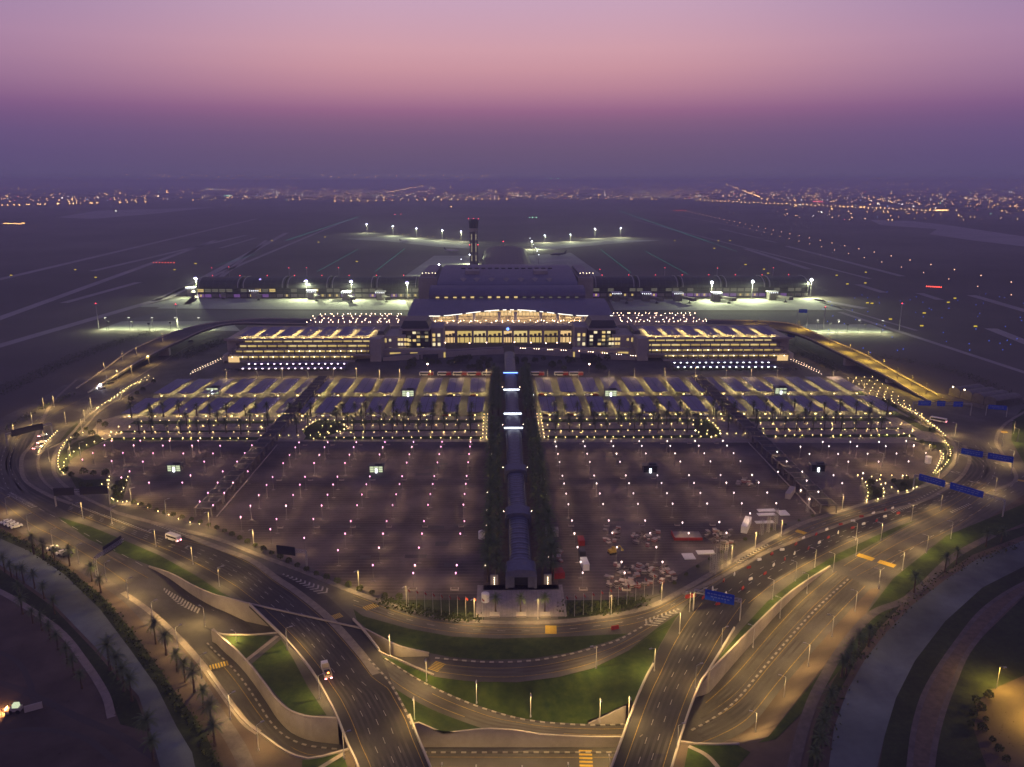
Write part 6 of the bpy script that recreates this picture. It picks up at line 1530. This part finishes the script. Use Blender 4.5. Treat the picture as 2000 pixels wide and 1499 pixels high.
q = MB(); q.box(2.42, 2.5, -.8, .8, 1.4, 1.9); q.build('headlight', emit('work_beam', (1, .42, .12), 40), r); lum(r, (2.6, 0, 1.7), (1, .45, .14), 2600, .6, None, (0, R(-62), 0))
# ---- barriers on the east carriageway
def barrier(m):
    q = MB(); q.add([(-1, -.3, 0), (1, -.3, 0), (1, .3, 0), (-1, .3, 0), (-.95, -.1, .95), (.95, -.1, .95), (.95, .1, .95), (-.95, .1, .95)], [(3,2,1,0),(4,5,6,7),(0,1,5,4),(1,2,6,5),(2,3,7,6),(3,0,4,7)])
    q.box(-1.05, -.8, -.15, .15, .2, .6); return Kind(tag(q.build('traffic_barrier', m), 'barrier', 'barrier', 'plastic road barriers'))
BRd, BWh = barrier(M['red']), barrier(M['white'])
for li, pts in enumerate(([(1372,1168),(1420,1132),(1480,1098),(1540,1068),(1610,1038),(1680,1012),(1740,995)], [(1400,1180),(1450,1145),(1505,1110),(1560,1080),(1630,1047),(1700,1020),(1760,1004)])):
    A_ = resample(W(pts), 9); ns = normals(A_)
    for i, p in enumerate(A_):
        red = (i % 2 == 0)
        (BRd if red else BWh).put((p.x+rnd.uniform(-1, 1), p.y+rnd.uniform(-1, 1), .1), math.atan2(-ns[i].x, ns[i].y)+rnd.uniform(-.5, .5), 1.05, '%s plastic barrier in the %s line on the east carriageway, %s from the near end' % ('red' if red else 'white', ('inner', 'outer')[li], ORD(i)))
for i, (u, v) in enumerate(((1201,1229),(1345,1168),(1352,1166))): BRd.put(P(u, v)+Vector((0,0,.1)), .3, 1.5, 'red barrier %s' % ('alone on the crescent road below the plaza', 'at the foot of the nearest blue gantry', 'second one at the foot of the nearest blue gantry')[i])
# ---- flags before the plaza
fl_ = T('flagpole', (0, 0, 0), 'flagpole', 'flagpole', 'flagpoles along the plaza hedges')
q = MB(); q.tube((0, 0, 0), (0, 0, 9), .09, .05, 5); q.octa((0, 0, 9.1), .12); q.build('pole', M['steel'], fl_)
q = MB(); v_ = [(.05+.16*i, .1*math.sin(i*1.1), z-.16*i) for z in (8.9, 8.1) for i in range(6)]; q.add(v_, [(i, i+1, 7+i, 6+i) for i in range(5)]); q.build('flag', M['red'], fl_)
FL = Kind(fl_)
for i, (u, v) in enumerate([(798+i*16, 1192+i*3.2-(i*i)*.12) for i in range(10)]+[(1105+i*17, 1206-i*1.2-(i*i)*.32) for i in range(11)]):
    p = P(u, v); FL.put((p.x, p.y, .1), .4*math.sin(i), None, 'thin flagpole with small red flag beside the %s plaza hedge, %s from the west' % ('west' if i < 10 else 'east', ORD(i if i < 10 else i-10)))
# ---- builders' yard in the lower east car park
def box_thing(name, label, cat, u, v, dims, m, rz=0, grp=None, detail=True, z=.08):
    p = P(u, v); L, w, h = dims; q = MB(); q.box(-L/2, L/2, -w/2, w/2, 0, h)
    if detail:
        n = max(3, int(L/.8))
        for k in range(n):
            x = -L/2+L*(k+.5)/n
            for s in (-1, 1): q.box(x-.12, x+.12, s*w/2-.05 if s > 0 else -w/2-.05, s*w/2+.05 if s > 0 else -w/2+.05, .15, h-.15)
        q.box(-L/2-.04, L/2+.04, -w/2-.04, w/2+.04, h-.12, h+.03)
    o = q.build(name, m); o.location = (p.x, p.y, z); o.rotation_euler = (0, 0, rz); return tag(o, label, cat, grp)
box_thing('container', 'red-roofed site container near the yard entrance by the palms', 'container', 1135,1062,(2.6,5.5,2.6), M['red'], .05)
box_thing('container', 'white box trailer standing alone between two lamps in the yard', 'container', 1142,1108,(2.8,7,2.9), M['white'], .08)
box_thing('container', 'dark container between the red container and the white trailer', 'container', 1137,1083,(2.5,4,2.2), M['dark_steel'], .05)
box_thing('container', 'long white trailer parked slantwise beside the tall steel frames', 'container', 1457,1032,(2.9,13,3.4), M['white'], -.45)
box_thing('container', 'beige trailer leaning along the east pergola', 'container', 1543,968,(2.8,12,3), M['stone_lt'], -.55)
o_ = box_thing('exhibition_stand', 'open grey exhibition stand with a red front band in the yard', 'stand', 1341,1050,(13,7,1.3), M['concrete_dk'], 0, None, True); q = MB(); q.box(-6.5, 6.5, -3.9, -3.6, .2, 1.5); q.box(-6.7, -6.3, -3.9, 3.5, .2, 1.9); q.build('red_band', M['red'], o_)
box_thing('tarpaulin', 'red tarpaulin-covered stack beside the palms', 'stack', 1090,1126,(4.5,5,2.6), M['red'], .2)
box_thing('container', 'pale flat-roofed site hut against the palms', 'container', 1078,1045,(6,5,2.8), M['stone_lt'], 0)
for i, (u, v, L, w) in enumerate(((1345,1088,5,5.5),(1378,1080,8,3.5),(1497,998,9,3),(1497,1006,9,3),(1529,1003,5,6),(1493,1021,9,2.5))):
    box_thing('roof_panel', 'large pale panel lying flat %s' % ('beside the steel frames, square one', 'beside the steel frames, long one', 'near the pergola foot, upper of two stacked lengthwise', 'near the pergola foot, lower of two stacked lengthwise', 'near the pergola foot, broad one beside the pair', 'near the pergola foot, narrowest and closest to the road')[i], 'panel', u, v, (L, w, .35), M['white'], .05, None, False)
pal = MB()
for z in range(4): pal.box(-1.1, 1.1, -.9, .9, z*.35, z*.35+.28, z % 2)
PL = [Kind(tag((lambda mm: (lambda b: b.build('pallet_stack', mm))(type('x', (MB,), {})()) if False else None)(0) or pal.build('pallet_stack', [a_, b_]), 'stack', 'stack', 'stacks in the yard')) for a_, b_ in ((M['stone'], M['sand']), (M['red'], M['stone_lt']), (M['dark_steel'], M['concrete']))]
zones = [('fenced square of goods', 1186, 1272, 1105, 1150, 44), ('dark heap behind the goods square', 1236, 1290, 1040, 1068, 22), ('timber heap beyond the exhibition stand', 1378, 1432, 1036, 1064, 24), ('scatter of machines beside the goods square', 1268, 1318, 1108, 1140, 20), ('pile along the palms', 1075, 1098, 1072, 1098, 22), ('stacks by the red machine', 1180, 1208, 1034, 1068, 12), ('rubble strip along the east pergola', 1440, 1480, 942, 952, 12)]
for nm, u0, u1, v0, v1, n in zones:
    for i in range(n):
        p = P(rnd.uniform(u0, u1), rnd.uniform(v0, v1)); PL[rnd.randrange(3)].put((p.x, p.y, .08), rnd.uniform(0, 3), (rnd.uniform(.5, 1.4), rnd.uniform(.5, 1.3), rnd.uniform(.4, 1.3)), 'stack of building material in the %s' % nm, 'stacks in the %s' % nm)
p = P(1196,1082); r = T('excavator', (p.x, p.y, .1), 'yellow and orange digger in the middle of the yard', 'excavator', None, .4)
q = MB(); q.box(-1.8, 1.8, -1.3, -.7, 0, .8); q.box(-1.8, 1.8, .7, 1.3, 0, .8); q.build('track', M['rubber'], r)
q = MB(); q.box(-1.8, 1.4, -1.2, 1.2, .9, 2.0, top=.1); q.box(.2, 1.4, -.2, 1.1, 2.0, 3.0); q.build('cab', M['yellow'], r)
q = MB(); q.tube((1.2, -.5, 1.8), (3.4, -.5, 3.6), .22); q.tube((3.4, -.5, 3.6), (4.8, -.5, 1.4), .18); q.box(4.4, 5.2, -1, 0, .8, 1.5); q.build('arm', M['yellow'], r)
p = P(1120,1072); 
tw = T('steel_frame', (0, 0, 0), 'frame', 'steel frame', 'lattice frames by the yard')
q = MB()
for x in (-.5, .5):
    for y in (-.5, .5): q.tube((x, y, 0), (x, y, 10), .08, n=4)
for k in range(8):
    q.tube((-.5, -.5, k*1.25), (.5, -.5, k*1.25+1.25), .05, n=3); q.tube((.5, .5, k*1.25), (-.5, .5, k*1.25+1.25), .05, n=3); q.tube((-.5, .5, k*1.25), (-.5, -.5, k*1.25+1.25), .05, n=3)
q.build('lattice', M['steel'], tw); TWk = Kind(tw)
for i, (u, v) in enumerate(((1388,1118),(1401,1116),(1416,1108),(1418,1092),(1396,1102),(1487,1045),(1500,1040),(1512,1036),(1516,1024),(1577,1000),(1395,1122),(1408,1098))):
    p = P(u, v); TWk.put((p.x, p.y, .08), i*.4, (1, 1, .8), 'upright steel lattice frame stored beside the loop road, %s from the west' % ORD(i))
# ---- aircraft on the far apron
def plane(u, v, rz, s, label, dark):
    p = P(u, v); r = T('airliner', (p.x, p.y, 0), label, 'airliner', None, rz)
    m = M['glass_dk'] if dark else M['white']
    q = MB(); n = 10; prof = [(-20, .3, 4.4), (-17, 1.1, 4.1), (-10, 1.9, 3.6), (8, 2.0, 3.5), (14, 1.9, 3.5), (18, 1.2, 3.3), (19.5, .3, 3.1)]
    vs = [(x, rr*math.cos(2*math.pi*i/n), z+rr*math.sin(2*math.pi*i/n)) for x, rr, z in prof for i in range(n)]
    q.add(vs, [(j*n+i, j*n+(i+1) % n, (j+1)*n+(i+1) % n, (j+1)*n+i) for j in range(len(prof)-1) for i in range(n)]); o = q.build('fuselage', m, r, True)
    for sg in (-1, 1):
        q = MB(); vs = [(4, sg*1.6, 2.8), (-1.5, sg*1.6, 2.8), (-7, sg*17, 4), (-5.2, sg*17, 4)]; q.add(vs+[(x, y, z+.35) for x, y, z in vs], [(0,1,2,3),(7,6,5,4),(0,4,5,1),(1,5,6,2),(2,6,7,3),(3,7,4,0)]); q.build('wing', m, r)
        q = MB(); q.tube((3.2, sg*6, 1.9), (-.6, sg*6, 2.0), 1.0, .7, 10); q.build('engine', m, r)
        q = MB(); vs = [(-15.5, sg*.6, 5), (-18.5, sg*.6, 5), (-20, sg*6, 5.4), (-18.7, sg*6, 5.4)]; q.add(vs+[(x, y, z+.2) for x, y, z in vs], [(0,1,2,3),(7,6,5,4),(0,4,5,1),(1,5,6,2),(2,6,7,3),(3,7,4,0)]); q.build('tailplane', m, r)
    q = MB(); vs = [(-13.5, .15, 5.2), (-18.2, .15, 5), (-21, .15, 11.5), (-18.6, .15, 11.5)]; q.add(vs+[(x, -y, z) for x, y, z in vs], [(0,1,2,3),(7,6,5,4),(0,4,5,1),(1,5,6,2),(2,6,7,3),(3,7,4,0)]); q.build('fin', M['dark_steel'], r)
    q = MB()
    for x, y in ((14, 0), (-2, 3), (-2, -3)): q.tube((x, y, 0), (x, y, 2.6), .35, n=6)
    q.build('landing_strut', M['dark_steel'], r)
    r.scale = (s, s, s)
plane(882, 492, R(-12), .9, 'pale airliner on the apron west of the control tower', False)
plane(1090, 500, R(200), 1.0, 'dark silhouetted airliner on the apron east of the main hall', True)
plane(790, 473, R(-8), .7, 'small pale airliner parked at the far west stands', False)
# ---- airfield light points
def lightline(name, a, b, n, r0, em, label, grp, z=.6, jit=0):
    q = MB(); q.octa((0, 0, 0), r0); k = Kind(tag(q.build(name, em), label, 'airfield light', grp))
    a, b = P(*a), P(*b)
    for i in range(n):
        t = i/(n-1)
        p = a.lerp(b, t); k.put((p.x+random.uniform(-jit, jit), p.y+random.uniform(-jit, jit), z), 0, None, None)
# points evenly spaced on the ground along the far runway
lightline('runway_light', (1340,413), (1975,552), 34, 1.1, E['amber_pt'], 'small amber light in the long runway edge line crossing the far east field', 'amber runway edge lights, far line')
lightline('runway_light', (1420,436), (1975,577), 22, .75, E['amber_pt'], 'faint amber light in the nearer of the two runway edge lines', 'amber runway edge lights, near line')
lightline('stop_bar_light', (1810,561), (1838,562.5), 8, 1.1, E['redbar'], 'red light in the short stop bar on the east field', 'red stop bar lights', 1)
lightline('stop_bar_light', (300,514), (340,514.5), 8, .8, E['redbar'], 'red light in the short stop bar on the west field', 'red stop bar lights, west', 1)
lightline('stop_bar_light', (1317,412), (1338,412), 6, 1.6, E['redbar'], 'red light at the head of the far runway line', 'red runway end lights', 1)
tg = MB()
for a, b in (((620,531),(700,487)),((733,531),(791,486)),((560,470),(700,424)),((1173,488),(1233,534)),((1262,492),(1345,537)),((1208,412),(1440,492)),((420,520),(500,497))):
    a, b = P(*a), P(*b); d = b-a; n = int(d.length/9)
    for i in range(n): c = a+d*i/n; tg.octa((c.x, c.y, .4), .55 if c.y < 2200 else .8)
struct(tg.build('taxiway_centreline_lights', E['taxi_green']), 'stuff')
sg = MB(); sg.box(-1.8, 1.8, -.3, .3, .2, 1.5); SG = Kind(tag(sg.build('taxiway_sign', E['sign_y']), 'small glowing yellow taxiway sign', 'taxiway sign', 'taxiway signs'))
for i, (u, v) in enumerate(((187,543),(341,528),(22,539),(147,528),(382,516),(531,471),(622,474),(635,464),(697,624-112),(1655,556),(1703,594),(1739,625),(1800,638),(1905,639),(1865,584),(1690,554),(1691,533),(1634,539),(1403,471),(1395,486),(1318,471),(1426,471),(1694,593),(1852,592),(1805,613),(1456,518),(1492,527),(1500,535))):
    p = P(u, v); SG.put((p.x, p.y, 0), 0, 1.0 if v > 520 else 1.15, 'small glowing yellow taxiway sign out on the dark %s airfield' % ('west' if u < 977 else 'east'), 'taxiway signs %s' % ('west' if u < 977 else 'east'))
tb = MB(); rnd = random.Random(4)
for k in range(60):
    u, v = rnd.uniform(1600, 2000), rnd.uniform(570, 690); p = P(u, v); tb.octa((p.x, p.y, .5), .45)
struct(tb.build('taxiway_edge_lights', E['taxi_blue']), 'stuff')
yb_ = MB(); yb_.octa((0, 0, 3), 1.1); YB = Kind(tag(yb_.build('stand_light', E['sign_y']), 'yellow light', 'airfield light'))
for i, u in enumerate((731,752,776,787,797,822,835,846,872,884,899,1095,1123,1133,1145,1170,1179,1190)):
    v = 455+(u-731)*.083 if u < 950 else 469-(u-1095)*.075; p = P(u, v); YB.put((p.x, p.y, 0), 0, None, 'small yellow light in the row along the far apron edge, %s from the west' % ORD(i), 'yellow lights along the far apron')
# ---- the city on the plain
def city():
    rnd = random.Random(12)
    cols = [('amber', (1, .5, .16), 42), ('amber_dim', (1, .55, .28), 22), ('white', (1, .9, .75), 40), ('green', (.4, 1, .6), 14), ('red', (1, .1, .15), 14), ('blue', (.35, .5, 1), 14)]
    mats = [emit('city_'+n, c, s, False) for n, c, s in cols]
    q = MB()
    def pt(u, v, size, ci):
        if v < 361:
            Y = 11000; p = PY(u, v, Y+rnd.uniform(0, 1500))
        else: p = P(u, v, 9)
        D = p.length if p.length > 0 else 1
        q.octa(p, size*.6*D/F, ci)
    def pick():
        x = rnd.random(); return 0 if x < .55 else 1 if x < .78 else 2 if x < .93 else 3 if x < .955 else 4 if x < .985 else 5
    for _ in range(330):
        u = rnd.uniform(-80, 2080); base = 391+max(0, (u-1500))*.045+max(0, 300-u)*.02; v = base-abs(rnd.gauss(0, 12)); pt(u, v, rnd.choice((.45, .5, .6, .85)), pick())
    for _ in range(1300):
        u = rnd.uniform(450, 2080); base = 388+max(0, (u-1500))*.04; v = rnd.uniform(361, base); pt(u, v, rnd.choice((.35, .4, .45, .6)), pick())
    for _ in range(150):
        u = rnd.uniform(-80, 600); pt(u, rnd.uniform(366, 392), rnd.choice((.35, .45, .6)), pick())
    for _ in range(110):
        u = rnd.uniform(240, 960); pt(u, rnd.uniform(341, 353), rnd.choice((.3, .35, .4)), 1)
    for _ in range(160):
        u = rnd.uniform(960, 2000); pt(u, rnd.uniform(356, 364), rnd.choice((.3, .35, .4)), 1)
    for _ in range(140):
        u = rnd.uniform(1500, 2080); pt(u, rnd.uniform(385, 430), rnd.choice((.4, .5, .8)), pick())
    for k in range(46): pt(4+k*rnd.uniform(10, 12.5) if k < 24 else 270+k*16, 401-k*.28 if k < 24 else 393-(k-24)*.2, .85, 0)
    for k in range(60): pt(755+k*1.2+rnd.uniform(-1, 1), 376-k*.22, .5, 0)
    for k in range(70): pt(1418+k*.95, 360+k*.36, .55, 0)
    for k in range(60): pt(1360+k*8, 391+k*.35+rnd.uniform(-1, 1), .75, 0)
    for k in range(14): pt(8+k*3, 437+rnd.uniform(-1, 1), .6, 0)
    for u, v in ((405,370),(415,370),(426,370)): pt(u, v, 1.3, 2)
    for k in range(10): pt(1588+k*2, 394, .8, 4)
    for k in range(16): pt(1828+k*1.6, 411, .7, 0)
    for k in range(14): pt(438+k, 382.3, .5, 3)
    for u, v, c in ((1076,349,3),(1090,349,3),(1972,376,2),(1976,376,2),(226,412,2),(1035,425,3),(1040,425,3),(1047,425,3),(881,404,0),(771,419,4),(783,419,4)): pt(u, v, .8, c)
    struct(q.build('city_lights', mats), 'stuff')
    b = MB()
    for _ in range(900):
        u = rnd.uniform(-80, 2080); v = rnd.uniform(364, 392+max(0, u-1500)*.05); p = P(u, v); w = rnd.uniform(10, 40); b.box(p.x-w, p.x+w, p.y, p.y+rnd.uniform(10, 40), 0, rnd.uniform(5, 16))
    struct(b.build('far_city_buildings', M['far_build']), 'stuff')
city()
# small buildings and walls at the bottom corners
box_thing('site_hut', 'small pale wall panel beside the loader on the dark sand', 'hut', 66,1388,(5,.4,2.2), M['stone_lt'], .5, None, False)
p = P(1946,1345); r = T('street_lamp', (p.x, p.y, 0), 'lone lamp over the yellow-lit dirt lot at the bottom east corner', 'street lamp')
q = MB(); q.tube((0, 0, 0), (0, 0, 8), .12, .08, 5); q.tube((0, 0, 8), (1.2, -.4, 8.2), .06, n=4); q.build('pole', M['steel'], r)
q = MB(); q.box(1, 1.8, -.7, -.2, 8.05, 8.3); q.build('lamp_glass', M['steel'], r); lum(r, (1.4, -.45, 8.0), (1, .62, .1), 4500, .7)
p = P(1985, 1420); r = T('street_lamp', (p.x+8, p.y, 0), 'lamp just outside the bottom east corner lighting the dirt lot', 'street lamp')
q = MB(); q.tube((0, 0, 0), (0, 0, 9), .12, .08, 5); q.build('pole', M['steel'], r); q = MB(); q.box(-.5, .5, -.25, .25, 9.0, 9.25); q.build('lamp_glass', M['steel'], r); lum(r, (0, 0, 8.9), (1, .62, .1), 9000, .7)
sheet('sand', px((1905,1372),(1935,1352),(2000,1345),(2150,1340),(2150,1500),(2010,1500),(1960,1490),(1920,1440)), .085, M['sand'])
for k, (u, v) in enumerate([(1905,1375),(1915,1390),(1900,1400),(1925,1410),(1918,1430),(1938,1450),(1950,1470),(1930,1365),(1895,1420),(1965,1490)]):
    p = P(u, v); SH[k % 3].put((p.x, p.y, .05), k, random.uniform(.8, 1.6), 'scrubby bush at the edge of the yellow-lit dirt lot, %s from the top' % ORD(k), 'bushes by the dirt lot')
rk = MB(); rr_ = random.Random(31)
for k in range(260):
    if k % 2: u, v = rr_.uniform(-10, 260), rr_.uniform(1240, 1499)
    else: u, v = rr_.uniform(1880, 2010), rr_.uniform(1380, 1499)
    p = P(u, v); s_ = rr_.uniform(.06, .3); rk.octa((p.x, p.y, s_*.4), s_, 0, s_*.6)
struct(rk.build('rubble', M['sand']), 'stuff')
# ================================================================== SKY, AIR, CAMERA
w = bpy.data.worlds.new('World'); sc.world = w; w.use_nodes = True; nt = w.node_tree; bg = nt.nodes['Background']
tc = nt.nodes.new('ShaderNodeTexCoord'); sx = nt.nodes.new('ShaderNodeSeparateXYZ'); nt.links.new(tc.outputs['Generated'], sx.inputs[0])
def ramp(stops):
    r_ = nt.nodes.new('ShaderNodeValToRGB'); e = r_.color_ramp.elements
    while len(e) < len(stops): e.new(.5)
    for el, (p_, c_) in zip(e, stops): el.position = p_; el.color = lin(c_)
    r_.color_ramp.interpolation = 'LINEAR'; return r_
scl = nt.nodes.new('ShaderNodeMath'); scl.operation = 'MULTIPLY'; scl.inputs[1].default_value = 3.0; nt.links.new(sx.outputs['Z'], scl.inputs[0])
C = [(0, (94, 82, 117)), (.031, (107, 88, 120)), (.050, (117, 91, 125)), (.066, (133, 97, 130)), (.078, (150, 103, 137)), (.088, (166, 116, 144)), (.103, (186, 133, 152)), (.125, (203, 150, 162)), (.145, (209, 159, 171)), (.196, (200, 164, 188)), (.30, (150, 135, 178))]
S_ = [(0, (88, 78, 118)), (.031, (97, 81, 124)), (.050, (105, 84, 128)), (.066, (116, 87, 131)), (.078, (128, 93, 136)), (.088, (139, 102, 141)), (.103, (150, 113, 149)), (.125, (161, 124, 158)), (.145, (165, 130, 165)), (.196, (154, 132, 173)), (.30, (126, 120, 170))]
rc, rs = ramp([(z*3, c) for z, c in C]), ramp([(z*3, c) for z, c in S_])
nt.links.new(scl.outputs[0], rc.inputs[0]); nt.links.new(scl.outputs[0], rs.inputs[0])
ab = nt.nodes.new('ShaderNodeMath'); ab.operation = 'ABSOLUTE'; nt.links.new(sx.outputs['X'], ab.inputs[0])
mr = nt.nodes.new('ShaderNodeMapRange'); mr.interpolation_type = 'SMOOTHSTEP'; mr.inputs['From Min'].default_value = .12; mr.inputs['From Max'].default_value = .62; nt.links.new(ab.outputs[0], mr.inputs['Value'])
mx = nt.nodes.new('ShaderNodeMix'); mx.data_type = 'RGBA'; nt.links.new(mr.outputs[0], mx.inputs['Factor']); nt.links.new(rc.outputs[0], mx.inputs['A']); nt.links.new(rs.outputs[0], mx.inputs['B'])
# towards the zenith the sky deepens to dusk blue
mz = nt.nodes.new('ShaderNodeMapRange'); mz.interpolation_type = 'SMOOTHSTEP'; mz.inputs['From Min'].default_value = .26; mz.inputs['From Max'].default_value = .75; nt.links.new(sx.outputs['Z'], mz.inputs['Value'])
m2 = nt.nodes.new('ShaderNodeMix'); m2.data_type = 'RGBA'; nt.links.new(mz.outputs[0], m2.inputs['Factor']); nt.links.new(mx.outputs['Result'], m2.inputs['A']); m2.inputs['B'].default_value = lin((86, 79, 126))
nt.links.new(m2.outputs['Result'], bg.inputs['Color']); bg.inputs['Strength'].default_value = 1.0
me = bpy.data.meshes.new('haze'); b_ = MB(); b_.box(-32000, 32000, -350, 32000, -14, 178)
me.from_pydata(b_.v, [], b_.f); m = bpy.data.materials.new('haze'); m.use_nodes = True; n_ = m.node_tree.nodes; n_.remove(n_['Principled BSDF'])
pv = n_.new('ShaderNodeVolumePrincipled'); pv.inputs['Color'].default_value = (.88, .83, 1, 1); pv.inputs['Density'].default_value = 1.6e-4; pv.inputs['Anisotropy'].default_value = 0
m.node_tree.links.new(pv.outputs['Volume'], n_['Material Output'].inputs['Volume']); me.materials.append(m)
HAZE = bpy.data.objects.new('haze', me); COL.objects.link(HAZE); struct(HAZE, 'stuff')
cam = bpy.data.cameras.new('camera'); co = bpy.data.objects.new('camera', cam); COL.objects.link(co)
co.location = (0, 0, H); co.rotation_euler = (math.pi/2-PITCH, 0, -YAW); cam.sensor_width = 36; cam.lens = F/2000*36; cam.clip_start = 1; cam.clip_end = 120000
sc.camera = co
sc.view_settings.view_transform = 'Standard'; sc.view_settings.look = 'None'; sc.view_settings.exposure = 0; sc.view_settings.gamma = 1
sc.render.engine = 'CYCLES'; cy = sc.cycles; cy.use_denoising = True; cy.use_light_tree = True
cy.max_bounces = 4; cy.diffuse_bounces = 2; cy.glossy_bounces = 2; cy.volume_bounces = 1; cy.transmission_bounces = 2; cy.sample_clamp_indirect = 2.0; cy.sample_clamp_direct = 0; cy.caustics_reflective = False; cy.caustics_refractive = False
